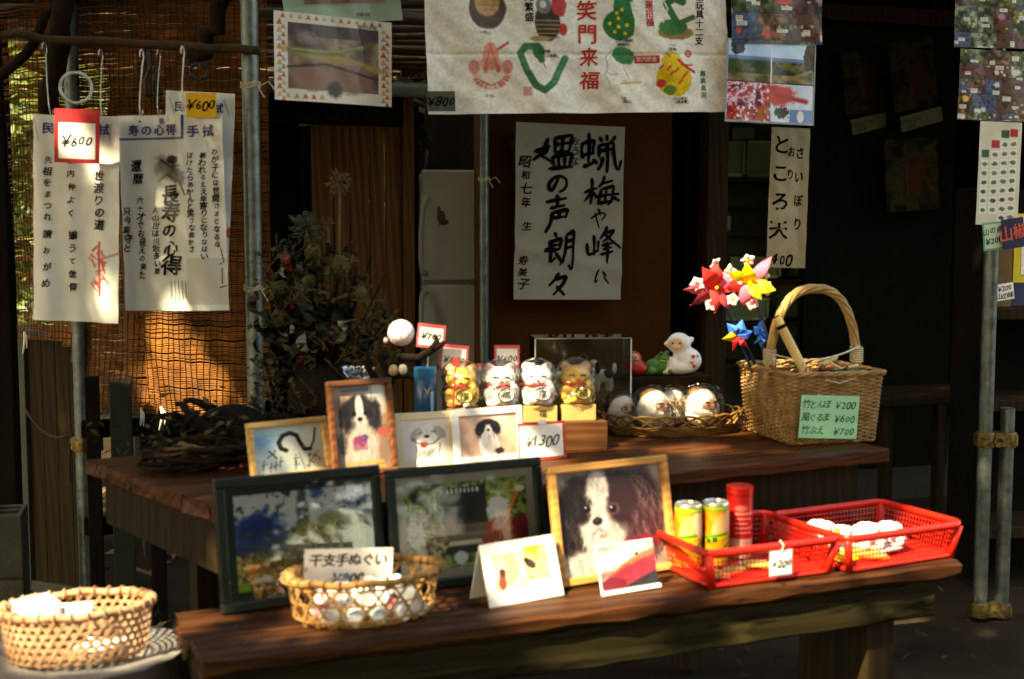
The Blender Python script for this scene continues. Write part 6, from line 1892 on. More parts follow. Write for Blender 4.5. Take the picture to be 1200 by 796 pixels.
# blue canister on the riser
p = on_riser(499); 
t = thing('blue_canister', 'tall dark blue canister with white label on the riser end', 'canister', TM(p, .2))
M_BLUEC = mat('dark_blue_tin', (0.008, 0.075, 0.17), .3, .2, 15, coat=.3)
m = MB(); m.lathe([(.027, 0), (.0285, .003), (.0285, .118), (.0265, .121)], 24); smooth_by_angle(m.build('tin', M_BLUEC, t))
m = MB(); m.lathe([(.0292, .121), (.0292, .142), (.026, .145)], 24); smooth_by_angle(m.build('lid', mat('blue_lid', (0.01, 0.12, 0.26), .3, .1, 20), t))
m = MB()
for (a0, a1, z0, z1) in ((-1.25, -.95, .03, .085),):
    m.add([(.0289 * math.cos(a0 + (a1 - a0) * k / 4), .0289 * math.sin(a0 + (a1 - a0) * k / 4), z) for z in (z0, z1) for k in range(5)], [(k, k + 1, 6 + k, 5 + k) for k in range(4)])
m.build('white_strip', mat('pale_blue_print', (0.35, 0.5, 0.6), .4, .1, 20), t)
m = MB(); m.add([(.0290 * math.cos(a), .0290 * math.sin(a), z) for (a, z) in ((-1.9, .10), (-1.6, .088), (-1.2, .102), (-1.55, .075))], [(0, 1, 3), (1, 2, 3)]); m.build('gold_mark', mat('dull_gold', (0.45, 0.34, 0.16), .4, .2, 20), t)
# blue bottle cap behind
p2_ = on_riser(529, .12)
t = thing('blue_bottle', 'small bright blue capped bottle behind the price cards', 'bottle', TM(p2_, .2))
m = MB(); m.lathe([(.022, 0), (.022, .10), (.012, .135), (.012, .15)], 18); smooth_by_angle(m.build('bottle', M_BLUEC, t))
m = MB(); m.lathe([(.015, .150), (.015, .176), (.012, .180)], 18); smooth_by_angle(m.build('cap', mat('bright_blue_cap', (0.01, 0.05, 0.30), .35, .1, 20), t))
# price cards on picks
def pick_card(label, u, v, wpx, hpx, Y, rows, size, rz=.1, roll=0.0, base=None, mt=None):
    c = V(u, v, Y); w = wpx * Y / FPX; h = hpx * Y / FPX
    M = TM(c, rz, 0, roll) @ Matrix.Translation((-w / 2, 0, h / 2))
    t = bordered_card(label, M, w, h, .006, mt or M_PINK, '', size, .35, rows=rows, group='red edged price cards among the cats', top=.009)
    m = MB(); zb = (base if base is not None else RT + CZ)
    m.tube([(w / 2, .003, -h * .3), (w / 2, .004, -h), (w / 2, .006, zb - c.z - h / 2)], .0012, 5); m.build('pick', M_WIRE, t)
    return t
pick_card('red edged price card behind the golden cat next to the blue canister', 532, 420, 33, 32, on_riser(532, .1).y, [('￥800', .55)], .024, .1, .10)
pick_card('red edged price card reading 600 behind the white cats', 594, 418, 30, 27, on_riser(594, .1).y, [('￥600', .6)], .024, .1, .02)
pick_card('red edged price card mostly hidden between gold and white cat', 562, 437, 24, 22, on_riser(562, .115).y, [('￥600', .4)], .018, .1, .04)
pick_card('tilted red edged price card hooked on the dark twig', 505, 394, 33, 28, 3.22, [('￥700', .5)], .022, .12, .12)
m = MB(); q = V(534, 425, 3.05); m.tube([q + Vector((0, -.0, 0)), q + Vector((0, .012, 0))], .011, 14); 
t = thing('round_badge', 'small dark red round charm hanging before the first price card', 'charm', Vector((0, 0, 0))); m.build('disc', mat('dark_red_charm', (0.22, 0.03, 0.025), .4, .2, 30), t)
m = MB(); m.tube([q + Vector((0, 0, -.01)), V(533, 440, 3.06), V(532, 452, 3.06), V(531, 478, 3.07)], .0028, 5); m.build('strap', M_CRED, t)
# 1300 sign
M, w, h = stand(609, 541, 664, 536, TZ, 497, .10)
t = thing('price_sign', 'red bordered white sign reading 1,300 leaning on the riser', 'price sign', M)
m = MB(); m.box((w / 2, .001, h / 2), (w, .002, h)); m.build('card', M_CRED, t)
m = MB(); m.box((w / 2 - .003, -.0006, h / 2), (w - .012, .002, h - .012)); m.build('paper', M_PAPER, t)
wr = Writing(None, .0024); wr.row('￥1,300', w / 2 - .002, h / 2, .036, M_INK, .4, center=True); wr.build('lettering', t)
m = MB(); m.box((w * .5, -.002, h + .001), (.02, .004, .012)); m.build('tape', M_PAPER, t)

# ------------------------------------------------------------------ white ball, driftwood, cellophane
M_DRIFT = mat('black_brown_driftwood', (0.010, 0.007, 0.004), .85, .5, 12, .5, 50, spec=.08)
t = thing('driftwood_branch', 'gnarled dark driftwood branch standing behind the framed pictures', 'driftwood', Vector((0, 0, 0)))
def twig(m, pts, r0, r1):
    n_ = len(pts); m.tube(pts, [r0 + (r1 - r0) * k / (n_ - 1) for k in range(n_)], 7)
b0 = G(452, 520, TZ)
Yd = 3.22
m = MB(); twig(m, [Vector((b0.x, b0.y, TZ)), V(448, 470, Yd), V(456, 440, Yd), V(470, 418, Yd), V(490, 420, Yd), V(506, 410, Yd), V(521, 401, Yd)], .022, .006); m.build('main_limb', M_DRIFT, t, smooth=True)
for pts in ([V(470, 418, Yd), V(468, 405, Yd), V(470, 402, Yd)], [V(456, 440, Yd), V(478, 440, Yd), V(500, 446, Yd), V(515, 428, Yd)], [V(448, 455, Yd), V(430, 430, Yd), V(432, 412, Yd)], [V(506, 410, Yd), V(512, 400, Yd), V(510, 393, Yd)], [V(456, 440, Yd), V(445, 420, Yd), V(440, 400, Yd)]):
    m = MB(); twig(m, pts, .010, .0045); m.build('twig', M_DRIFT, t, smooth=True)
t = thing('hand_ball', 'white thread ball with faint pattern resting on the driftwood', 'ball', V(470, 390, 3.22))
im_r = .0335
m = MB(); m.ell((0, 0, 0), (im_r, im_r, im_r), 24, 16); m.build('core', mat('white_yarn', (0.78, 0.72, 0.70), .8, .12, 60, .4, 160), t, smooth=True)
for k in range(7):
    m = MB(); a = k * PI / 7; R = Matrix.Rotation(a, 4, 'Z') @ Matrix.Rotation(.9 + .3 * k, 4, 'X')
    m.tube([R @ Vector((im_r * math.cos(q) * 1.005, im_r * math.sin(q) * 1.005, 0)) for q in [2 * PI * i / 28 for i in range(28)]], .0007, 4, closed=True); m.build('thread', mat('grey_pink_thread', (0.35, 0.22, 0.25), .8, .2, 60), t)
t = thing('cellophane_bag', 'shiny crumpled cellophane bag standing behind the dark framed portrait', 'bag', Vector((V(420, 440, 3.25).x, 3.25, TZ)))
crumpled('film', t, .055, .04, .001, .215, seed=3, n=26, rows=16, neck=.35, amp=.16, mt=film_mat('bright_cellophane', .35, .10, (.8, .85, .9), 28, 1.0))
m = MB(); m.lathe([(.035, 0), (.04, .05), (.03, .12), (.02, .13)], 14); m.build('contents', mat('dark_blue_goods', (0.02, 0.02, 0.035), .5, .4, 30), t, smooth=True)
# small clutter of pebbles and charms beside the branch
for i, (lab, u, v, col, s) in enumerate((('small pink bead hanging on the driftwood', 452, 399, (.75, .55, .5), .006), ('small tan charm on the driftwood fork', 461, 434, (.45, .30, .18), .012), ('little cream charm next to the tan charm', 472, 433, (.62, .55, .4), .011))):
    m = MB(); m.ell((0, 0, 0), (s, s, s * 1.2), 10, 7); o = m.build('bead', mat('bead_%d' % i, col, .4, .3, 60), smooth=True); o.location = V(u, v, 3.17); tag(o, lab, 'bead')

# ------------------------------------------------------------------ clear case with a dog figure, dolls on a plain box
Yc = 3.55
c0 = V(627, 420, Yc); c1 = V(739, 420, Yc + .05)
cw = c1.x - c0.x; ch = V(627, 397, Yc).z - TZ
t = thing('clear_case', 'clear acrylic display case with pale edges behind the cats', 'display case', TM((c0.x, Yc, TZ), .1))
M_CASE = film_mat('case_acrylic', .02, .03, (.93, .95, .90), 3, .02)
M_EDGE = mat('lit_acrylic_edge', (0.62, 0.64, 0.55), .2, .05, 20)  # light caught in the acrylic edges, put into a pale colour
for (c, s) in (((cw / 2, 0, ch / 2), (cw, .003, ch)), ((cw / 2, .12, ch / 2), (cw, .003, ch)), ((0, .06, ch / 2), (.003, .117, ch)), ((cw, .06, ch / 2), (.003, .117, ch)), ((cw / 2, .06, ch), (cw, .12, .003))):
    m = MB(); m.box(c, s); m.build('pane', M_CASE, t)
for x in (0, cw):
    m = MB(); m.box((x, -.003, ch / 2), (.0035, .003, ch)); m.build('edge_strip', M_EDGE, t)
m = MB(); m.box((cw / 2, -.003, ch), (cw, .003, .003)); m.build('edge_strip', mat('dim_edge', (0.2, 0.21, 0.16), .3, .1, 20), t)  # same acrylic edge in a darker colour, without the painted glint
m = MB(); m.box((cw / 2, .06, .012), (cw - .01, .11, .02)); m.build('base', M_RISER, t, bevel=.002)
# small dog in the case
dp = V(706, 445, Yc + .06)
t = thing('dog_figure', 'black and white spaniel figure standing inside the clear case', 'figure', TM((dp.x, Yc + .06, dp.z - .035), .5))
blob('body', [((0, 0, .045), (.034, .018, .020)), ((-.030, 0, .075), (.018, .016, .019)), ((-.046, 0, .070), (.011, .010, .009)), ((-.022, .008, .020), (.008, .008, .024)), ((-.022, -.008, .020), (.008, .008, .024)), ((.024, .008, .020), (.009, .008, .024)), ((.024, -.008, .020), (.009, .008, .024)), ((.040, 0, .065), (.008, .007, .018))], M_CATW, t, .004)
M_BLK = mat('black_enamel', (0.012, 0.012, 0.013), .35, .3, 30)
m = MB(); m.ell((-.027, -.017, .072), (.010, .005, .018)); m.ell((-.027, .017, .072), (.010, .005, .018)); m.ell((.012, -.012, .052), (.018, .010, .014)); m.build('black_patches', M_BLK, t, smooth=True)
m = MB(); m.box((0, 0, 0), (.09, .05, .002)); o = m.build('stand', M_RISER, t)
db = V(722, 441, 3.62); dw_ = V(823, 441, 3.72)
bh = V(770, 441, 3.64).z - TZ
bxl = math.hypot(dw_.x - db.x, .10)
DM = TM((db.x, 3.60, TZ), R_(9))
t = thing('plain_wooden_box', 'plain brown wooden box carrying three small dolls', 'box', DM)
for (c, s) in (((bxl / 2, .005, bh / 2), (bxl, .01, bh)), ((bxl / 2, .105, bh / 2), (bxl, .01, bh)), ((bxl / 2, .055, bh - .005), (bxl - .001, .0895, .01)), ((.005, .055, bh / 2 - .006), (.01, .0895, bh - .012)), ((bxl - .005, .055, bh / 2 - .006), (.01, .0895, bh - .012))):
    m = MB(); m.box(c, s); m.build('board', M_LEGW, t, bevel=.0015)
def on_box(u, back=.05):
    lo, hi = 0.0, bxl
    for _ in range(40):
        mid = (lo + hi) / 2
        if proj(DM @ Vector((mid, back, bh)))[0] < u: lo = mid
        else: hi = mid
    return DM @ Vector((lo, back, bh + .0003))
# red daruma
M_DRED = mat('red_lacquer', (0.50, 0.030, 0.020), .3, .15, 20, coat=.3); M_FACE = mat('doll_face', (0.62, 0.36, 0.24), .5, .08, 30)
t = thing('daruma_doll', 'small red round doll with pale face on the wooden box', 'doll', TM(on_box(742), 0, s=1.15))
blob('body', [((0, 0, .022), (.031, .026, .024)), ((0, 0, .042), (.022, .020, .020)), ((.012, 0, .018), (.026, .024, .018))], M_DRED, t, .003)
m = MB(); m.ell((0, -.017, .046), (.013, .006, .010), 14, 8); f = m.build('face', M_FACE, t, smooth=True)
for s in (-1, 1):
    m = MB(); m.ell((s * .005, -.0222, .048), (.0018, .0012, .0022), 8, 6); m.build('eye', M_BLK, f)
m = MB(); m.tube([(-.004, -.0225, .041), (.004, -.0225, .041)], .0009, 5); m.build('mouth', M_CRED, f)
# green frog
M_FROG = mat('green_lacquer', (0.05, 0.17, 0.018), .35, .3, 20, coat=.3)
t = thing('frog_figure', 'small glossy green frog figure between the red doll and white monkey', 'figure', TM(on_box(769), .3, s=1.12))
blob('body', [((0, 0, .022), (.034, .024, .022)), ((.016, -.004, .042), (.022, .019, .014)), ((.008, -.012, .054), (.007, .007, .008)), ((.026, -.008, .056), (.007, .007, .008)), ((-.020, -.014, .012), (.015, .013, .012)), ((.030, -.018, .010), (.010, .012, .010))], M_FROG, t, .003)
for s in (0, 1):
    m = MB(); m.ell((.006 + s * .018, -.0185, .056 + s * .001), (.003, .002, .003), 8, 6); m.build('eye', M_BLK, t, smooth=True)
m = MB(); m.tube([(.0, -.0235, .040), (.012, -.0245, .037), (.028, -.0215, .041)], .001, 5); m.build('mouth', mat('yellow_line', (0.55, 0.5, 0.1), .4, .1, 20), t)
# white monkey with painted back
t = thing('monkey_figure', 'white clay monkey figure with pale face and flower markings', 'figure', TM(on_box(801), -.15, s=1.38))
blob('body', [((.006, 0, .030), (.032, .024, .028)), ((-.010, -.006, .016), (.036, .024, .016)), ((-.010, -.004, .066), (.025, .021, .023)), ((-.036, -.002, .064), (.006, .005, .007)), ((.016, -.002, .074), (.006, .005, .007)), ((-.026, -.016, .022), (.012, .011, .018)), ((-.034, -.018, .008), (.014, .011, .008))], M_CATW, t, .0032)
m = MB(); m.ell((-.015, -.0205, .066), (.017, .006, .013), 14, 8); m.ell((-.016, -.0225, .060), (.011, .006, .007), 14, 8); f = m.build('face', mat('peach_face', (0.72, 0.44, 0.27), .45, .08, 30), t, smooth=True)
for s in (-1, 1):
    m = MB(); m.ell((-.015 + s * .0075, -.0265, .068), (.0022, .0012, .0022), 8, 6); m.build('eye', M_BLK, f)
for k, (x, z, mt) in enumerate(((.020, .040, M_CRED), (.026, .030, M_FROG), (.018, .028, M_COIN), (.028, .040, M_COIN), (.022, .020, M_CRED))):
    m = MB(); m.ell((x, -.0215 + .004 * (k % 2) + (x - .02) * .6, z), (.004, .003, .004), 8, 6); m.build('painted_spot', mt, t, smooth=True)

# ------------------------------------------------------------------ oval wicker tray with wrapped dolls
M_WILLOW = mat('brown_willow', (0.16, 0.070, 0.018), .5, .4, 25, col2=(0.28, 0.14, 0.04))
tc_ = G(786, 505, TZ)
TRX, TRY = .190, .125
t = thing('wicker_tray', 'low oval wicker tray with scalloped rim holding wrapped dolls', 'tray', TM((tc_.x, tc_.y, TZ), R_(12)))
m = MB()
for k in range(-9, 10):
    x = k * .019; y = TRY * .86 * math.sqrt(max(0, 1 - (x / (TRX * .88)) ** 2))
    m.tube([(x, -y, .006), (x, 0, .007), (x, y, .006)], .0032, 5)
for k in range(-8, 9):
    y = k * .0125; x = TRX * .86 * math.sqrt(max(0, 1 - (y / (TRY * .88)) ** 2))
    m.tube([(-x + 2 * x * i / 12, y, .007 + .003 * (1 if (i + k) % 2 else -1)) for i in range(13)], .0026, 5)
m.build('woven_base', M_WILLOW, t, smooth=True, kind='stuff')
for j in range(6):
    m = MB(); f = j / 5
    pts = []
    for i in range(96):
        a = 2 * PI * i / 96
        q = .90 + .10 * f + .012 * math.sin(i * PI / 2 + j * PI)
        pts.append((TRX * q * math.cos(a), TRY * q * math.sin(a), .004 + .022 * f + .002 * math.sin(i * .8 + j)))
    m.tube(pts, .0034, 5, closed=True); m.build('woven_ring', M_WILLOW, t, smooth=True)
NS = 22
for k in range(NS):
    m = MB(); a0 = 2 * PI * k / NS; pts = []
    for i in range(9):
        f = i / 8; a = a0 + f * 2 * PI / NS * 3.0
        z = .020 + .040 * math.sin(f * PI); q = .97 + .13 * math.sin(f * PI)
        pts.append((TRX * q * math.cos(a), TRY * q * math.sin(a), z))
    m.tube(pts, .0033, 5); m.build('scallop', M_WILLOW, t, smooth=True)
M_DARU = mat('white_doll_paint', (0.76, 0.70, 0.60), .45, .08, 20); M_HAIRG = mat('gold_brown_paint', (0.16, 0.085, 0.028), .4, .45, 30)
def wrapped_doll(label, x, y, rz, sc, tilt):
    t2 = thing('wrapped_doll', label, 'doll', TM((tc_.x, tc_.y, TZ + .012), R_(12)) @ TM((x, y, 0), rz, 0, tilt, sc), 'round dolls wrapped in cellophane on the tray')
    blob('body', [((0, 0, .036), (.043, .038, .036)), ((0, 0, .050), (.036, .033, .036))], M_DARU, t2, .004)
    m = MB(); m.ell((0, .010, .068), (.029, .029, .021), 18, 9); m.build('cap', M_HAIRG, t2, smooth=True)
    m = MB(); m.ell((0, -.030, .052), (.021, .009, .017), 16, 8); f = m.build('face', M_FACE, t2, smooth=True)
    for s in (-1, 1):
        m = MB(); m.tube([(s * .005, -.0385, .058), (s * .010, -.038, .060), (s * .015, -.0355, .057)], .0015, 5); m.build('brow', M_BLK, f)
        m = MB(); m.ell((s * .009, -.0388, .053), (.0022, .0015, .0026), 8, 6); m.build('eye', M_BLK, f)
    m = MB(); m.tube([(-.005, -.0385, .044), (0, -.0392, .0425), (.005, -.0385, .044)], .0015, 5); m.build('mouth', M_CRED, f)
    m = MB()
    for s in (-1, 1): m.tube([(s * .010, -.040, .030), (s * .022, -.036, .024), (s * .028, -.031, .014)], .0025, 5)
    m.build('gold_line', M_COIN, t2)
    crumpled('cellophane_wrap', t2, mt=film_mat('shiny_cellophane', 0.0, .12, frk=.8, bscale=45, bump=.9), rx=.050, ry=.047, z0=.0, z1=.096, seed=int(x * 1000) + 77, amp=.06)
wrapped_doll('wrapped round doll in the tray behind the riser end', -.135, .025, .2, 1.05, 0)
wrapped_doll('wrapped round doll lying tilted next to the riser end doll', -.062, -.018, .35, 1.26, .12)
wrapped_doll('slim wrapped doll between the tilted doll and the upright one', .018, .035, .1, 1.18, 0)
wrapped_doll('upright wrapped doll at the basket end of the tray', .088, -.008, .25, 1.26, 0)

# ------------------------------------------------------------------ square wicker basket with handle
M_WICK = mat('tan_wicker', (0.26, 0.135, 0.042), .5, .4, 30, col2=(0.42, 0.25, 0.10))
kb = G(930, 522, TZ); KM = TM((kb.x - .006, kb.y, TZ), R_(15))
KW, KD, KH = .245, .28, .185
kt = thing('wicker_basket', 'square tan wicker basket with tall arched handle', 'basket', KM)
def loop_pt(s, z):
    """point on the basket's rounded square wall; s = 0..1 round it"""
    tp = 1 + .10 * z / KH
    w_, d_ = KW * tp, KD * tp
    per = 2 * (w_ + d_); q = s * per
    if q < w_: x, y, nx_, ny_ = q - w_ / 2, -d_ / 2, 0, -1
    elif q < w_ + d_: x, y, nx_, ny_ = w_ / 2, q - w_ - d_ / 2, 1, 0
    elif q < 2 * w_ + d_: x, y, nx_, ny_ = w_ / 2 - (q - w_ - d_), d_ / 2, 0, 1
    else: x, y, nx_, ny_ = -w_ / 2, d_ / 2 - (q - 2 * w_ - d_), -1, 0
    return Vector((x + KW / 2, y + KD / 2, z)), Vector((nx_, ny_, 0))
NST = 52
m = MB()
for k in range(NST):
    pts = [loop_pt((k + .5) / NST, z)[0] for z in (0.0, KH * .5, KH)]
    m.tube(pts, .0030, 5)
m.build('stakes', M_WICK, kt, smooth=True, kind='stuff')
m = MB()
rowsn = 34
for j in range(rowsn):
    z = .004 + (KH - .010) * j / (rowsn - 1); pts = []
    for i in range(NST * 2):
        p_, n_ = loop_pt(i / (NST * 2), z)
        k_ = i // 2
        amp = (.0042 if (k_ + j) % 2 else -.0042) if i % 2 else 0.0
        pts.append(p_ + n_ * amp + Vector((0, 0, .0006 * math.sin(i * 1.7 + j))))
    m.tube(pts, .0028, 5, closed=True)
m.build('woven_rows', M_WICK, kt, smooth=True, kind='stuff')
m = MB(); m.box((KW / 2, KD / 2, .003), (KW * .98, KD * .98, .005)); m.build('floor', M_WICK, kt)
for ph_ in range(3):
    m = MB(); pts = []
    for i in range(120):
        p_, n_ = loop_pt(i / 120, KH)
        a = i * .55 + ph_ * 2.09
        pts.append(p_ + n_ * (.005 * math.cos(a) + .003) + Vector((0, 0, .004 * math.sin(a) + .002)))
    m.tube(pts, .0042, 5, closed=True); m.build('rim_strand', M_WICK, kt, smooth=True)
hl = Vector((-.008, KD * .42, KH - .03)); hr_ = Vector((KW + .008, KD * .42, KH - .03))
for s_ in range(5):
    m = MB(); pts = []
    for i in range(41):
        f = i / 40; a = PI * (1 - f)
        cx_ = KW / 2 + (KW / 2 + .010) * math.copysign(abs(math.cos(a)) ** .80, math.cos(a)); cz_ = KH - .035 + .255 * abs(math.sin(a)) ** .85
        tw = f * 16 + s_ * 2 * PI / 5
        rad = Vector((math.cos(a), 0, math.sin(a)))
        pts.append(Vector((cx_, KD * .42, cz_)) + rad * (.0075 * math.cos(tw)) + Vector((0, .0075 * math.sin(tw), 0)))
    m.tube(pts, .0060, 6); m.build('handle_cane', M_WILLOW if False else mat('golden_cane', (0.36, 0.20, 0.07), .45, .3, 30, col2=(0.5, 0.31, 0.12)), kt, smooth=True)
for (b_, sgn) in ((hl, -1), (hr_, 1)):
    m = MB()
    for q in range(7):
        zc = .245 - .03 + q * .006 - .01
        m.tube([(b_.x + .004 * 0 + math.cos(a) * .0165, b_.y + math.sin(a) * .0165, zc - .0 + (.002 * math.sin(a))) for a in [2 * PI * i / 12 for i in range(12)]], .0022, 5, closed=True)
    m.build('handle_binding', M_TWINE, kt, smooth=True)
m = MB(); pts = []
for i in range(13):
    f = i / 12; pts.append((hl.x + (hr_.x - hl.x) * f, hl.y - .015, .232 + .014 * f - .026 * 4 * f * (1 - f)))
m.tube(pts, .0022, 5); m.build('cord', M_STRING, kt, smooth=True)
m = MB(); m.tube([(hl.x, hl.y - .02, .225), (hl.x - .004, hl.y - .035, .20), (hl.x + .006, hl.y - .04, .175)], .0025, 5); m.tube([(hl.x, hl.y - .02, .225), (hl.x + .012, hl.y - .04, .205)], .0025, 5); m.build('cord_end', M_TWINE, kt, smooth=True)
m = MB(); m.tube([(KW * .35, -.017, KH - .012), (KW * .5, -.022, KH - .022), (KW * .72, -.018, KH - .010)], .002, 5); m.build('clasp_loop', M_TWINE, kt, smooth=True)
# green price sign on its front
Ms, w, h = hang(940, 463, 1008, 465, 515, kb.y - .030, kb.y + .016)
Ms[1][3] += 0.004
t = thing('green_sign', 'pale green paper sign with three hand-written prices on the wicker basket', 'sign', Ms)
M_GPAP = mat('pale_green_sheet', (0.28, 0.60, 0.36), .55, .06, 20)
m = MB(); m.box((w / 2, .0008, -h / 2), (w, .0016, h)); m.build('paper', M_GPAP, t)
wr = Writing(None, .0009)
wr.row('竹とんぼ', .006, -.024, .0235, M_INK, .25, pitch=.86); wr.row('￥200', .098, -.024, .027, M_INK, .35)
wr.row('風ぐるま', .006, -.058, .0235, M_INK, .25, pitch=.86); wr.row('￥600', .098, -.060, .027, M_INK, .35)
wr.row('竹ぶえ', .006, -.092, .0235, M_INK, .25, pitch=.95); wr.row('￥700', .098, -.094, .027, M_INK, .35)
wr.build('lettering', t)
# tools lying in the basket top
def kpt(x, y, z): return KM @ Vector((x, y, z))
M_BAM2 = mat('pale_bamboo', (0.62, 0.44, 0.17), .4, .15, 20)
t = thing('bamboo_flute', 'pale bamboo flute standing slanted in the wicker basket', 'flute', Vector((0, 0, 0)))
fa, fb = V(944, 438, 3.40), V(910, 372, 3.42)
m = MB(); m.tube([fa, fb], .0125, 16); smooth_by_angle(m.build('tube', M_BAM2, t))
dd = (fb - fa).normalized()
m = MB(); m.tube([fb, fb + dd * .004], .0095, 14); m.build('bore', M_BLK, t)
m = MB(); m.tube([fa + (fb - fa) * .80, fa + (fb - fa) * .86], .0129, 16); m.build('node_ring', M_DRIFT, t)
stick_l = [(905, 435, 945, 428, 'brown'), (915, 440, 960, 432, 'brown'), (935, 432, 985, 438, 'tan'), (950, 440, 1006, 428, 'pale'), (970, 424, 996, 438, 'pale'), (940, 437, 990, 428, 'red'), (960, 434, 1010, 436, 'green'), (900, 431, 930, 438, 'tan'), (985, 436, 1022, 433, 'green')]
cols = {'brown': (0.16, 0.07, 0.025), 'tan': (0.40, 0.22, 0.09), 'pale': (0.62, 0.50, 0.26), 'red': (0.42, 0.06, 0.03), 'green': (0.03, 0.06, 0.03)}
for i, (a_, b_, c_, d_, cn) in enumerate(stick_l):
    t = thing('bamboo_dragonfly', ['dark brown bamboo toy stick lying along the basket rim', 'dark brown bamboo toy stick crossing under the handle', 'tan bamboo toy stick lying flat in the wicker basket', 'long pale bamboo toy stick pointing over the right rim', 'short pale bamboo stick crossing the long pale one', 'red tipped bamboo toy stick beside the flute', 'dark green toy stick under the pale sticks', 'tan bamboo toy stick next to the handle foot', 'dark green toy stick at the basket corner'][i], 'toy', Vector((0, 0, 0)), 'bamboo toys in the wicker basket')
    pa_, pb_ = V(a_, b_, 3.40 + .01 * (i % 4)), V(c_, d_, 3.42 + .01 * (i % 3))
    m = MB(); m.tube([pa_, pb_], .0040, 7); m.build('shaft', mat('stick_' + cn, cols[cn], .45, .2, 20), t, smooth=True)
    m = MB(); ax = (pb_ - pa_).normalized(); sd = ax.cross(Vector((0, .5, 1))).normalized()
    m.ribbon([pa_ - sd * .035, pa_, pa_ + sd * .035], [ax + Vector((0, 0, .6)), ax, ax + Vector((0, 0, -.6))], .012, .001); m.build('blade', mat('stick_' + cn, cols[cn]), t)

# ------------------------------------------------------------------ paper pinwheels
def pet(name, col): return mat(name, col, .5, .06, 30)
P_WHITE = pet('pinwheel_white', (0.60, 0.55, 0.50)); P_PINK = pet('pinwheel_pink', (0.78, 0.12, 0.20)); P_RED = pet('pinwheel_red', (0.72, 0.035, 0.04)); P_YEL = pet('pinwheel_yellow', (0.80, 0.55, 0.03)); P_BLUE = pet('pinwheel_blue', (0.02, 0.13, 0.52)); P_MAR = pet('pinwheel_maroon', (0.30, 0.03, 0.04)); P_CRM = pet('pinwheel_cream', (0.72, 0.60, 0.36))
M_STEM = mat('navy_stick', (0.012, 0.018, 0.05), .4, .2, 20)
def flower_disc(m, c, T, rad, mi, lobes=5, t0=.0008):
    n_ = lobes * 6
    ring = [T @ Vector((c[0] + rad * (.72 + .28 * abs(math.cos(lobes * a / 2))) * math.cos(a), c[1], c[2] + rad * (.72 + .28 * abs(math.cos(lobes * a / 2))) * math.sin(a))) for a in [2 * PI * k / n_ for k in range(n_)]]
    m.add(ring, [tuple(range(n_))], mi)
def petal(m, T, L, W, curl, mi=0):
    """a thin curled paper petal"""
    vv = []; nu, nv = 5, 6
    for a in range(nv + 1):
        f = a / nv; wd = W * math.sin(PI * min(1, .12 + f * .95)) ** .7
        for b in range(nu + 1):
            q = b / nu - .5
            vv.append((wd * q, -curl * math.sin(f * PI * .8) * (1 + .8 * q) - .004 * (1 - (2 * q) ** 2), L * f))
    m.add(vv, [(a * (nu + 1) + b, a * (nu + 1) + b + 1, (a + 1) * (nu + 1) + b + 1, (a + 1) * (nu + 1) + b) for a in range(nv) for b in range(nu)], mi, T)
def flower_pinwheel(label, u, v, Y, R, blade_cols, tip_cols, rz, rx, base, seed, nbl=6):
    c = V(u, v, Y)
    t = thing('pinwheel', label, 'pinwheel', Vector((0, 0, 0)), 'paper pinwheels in the wicker basket')
    r = random.Random(seed)
    nb_ = len(blade_cols)
    for k in range(nb_):
        a = 2 * PI * k / nb_ + r.uniform(-.25, .25)
        m = MB(); petal(m, TM(c, rz, rx) @ Matrix.Rotation(a, 4, 'Y') @ Matrix.Rotation(r.uniform(-.3, .3), 4, 'X'), R * r.uniform(.80, 1.2), R * r.uniform(.38, .62), .022)
        m.build('blade', blade_cols[k], t, smooth=True)
    for k in range(nbl):
        a = 2 * PI * k / nbl + r.uniform(-.35, .35); d = R * r.uniform(.50, .98)
        T = TM(c, rz, rx) @ TM((d * math.sin(a), r.uniform(-.022, .012), d * math.cos(a)), r.uniform(-.6, .6), r.uniform(-.5, .5), r.uniform(0, 6))
        q = R * r.uniform(.26, .36)
        m = MB()
        for i in range(5):
            petal(m, T @ Matrix.Rotation(2 * PI * i / 5, 4, 'Y'), q, q * .95, .003)
        bl = m.build('blossom', tip_cols[k % len(tip_cols)], t, smooth=True)
        m = MB(); m.ell((0, -.005, 0), (q * .42, .0015, q * .42), 10, 5, M=T); m.build('blossom_eye', r.choice(blade_cols), bl, smooth=True)
    m = MB(); m.ell((0, -.024, 0), (.005, .004, .005), 10, 6, M=TM(c, rz, rx)); m.build('hub', P_YEL, t, smooth=True)
    m = MB(); m.tube([c + Vector((0, .01, 0)), (c + Vector(base)) / 2 + Vector((0.004, 0, 0)), base], .0042, 7); m.build('stick', M_STEM, t, smooth=True)
flower_pinwheel('red and pink pinwheel with white and cream blossom tips', 836, 336, 3.46, .072, [P_RED, P_PINK, P_RED, P_MAR, P_RED, P_MAR, P_PINK, P_RED], [P_WHITE, P_CRM, P_PINK, P_WHITE, P_MAR], .25, .1, kpt(.03, .20, .12), 3)
flower_pinwheel('yellow and pink pinwheel with white blossom tips', 879, 330, 3.44, .072, [P_YEL, P_PINK, P_YEL, P_YEL, P_PINK, P_RED, P_YEL], [P_WHITE], -.2, .1, kpt(.05, .16, .12), 8)
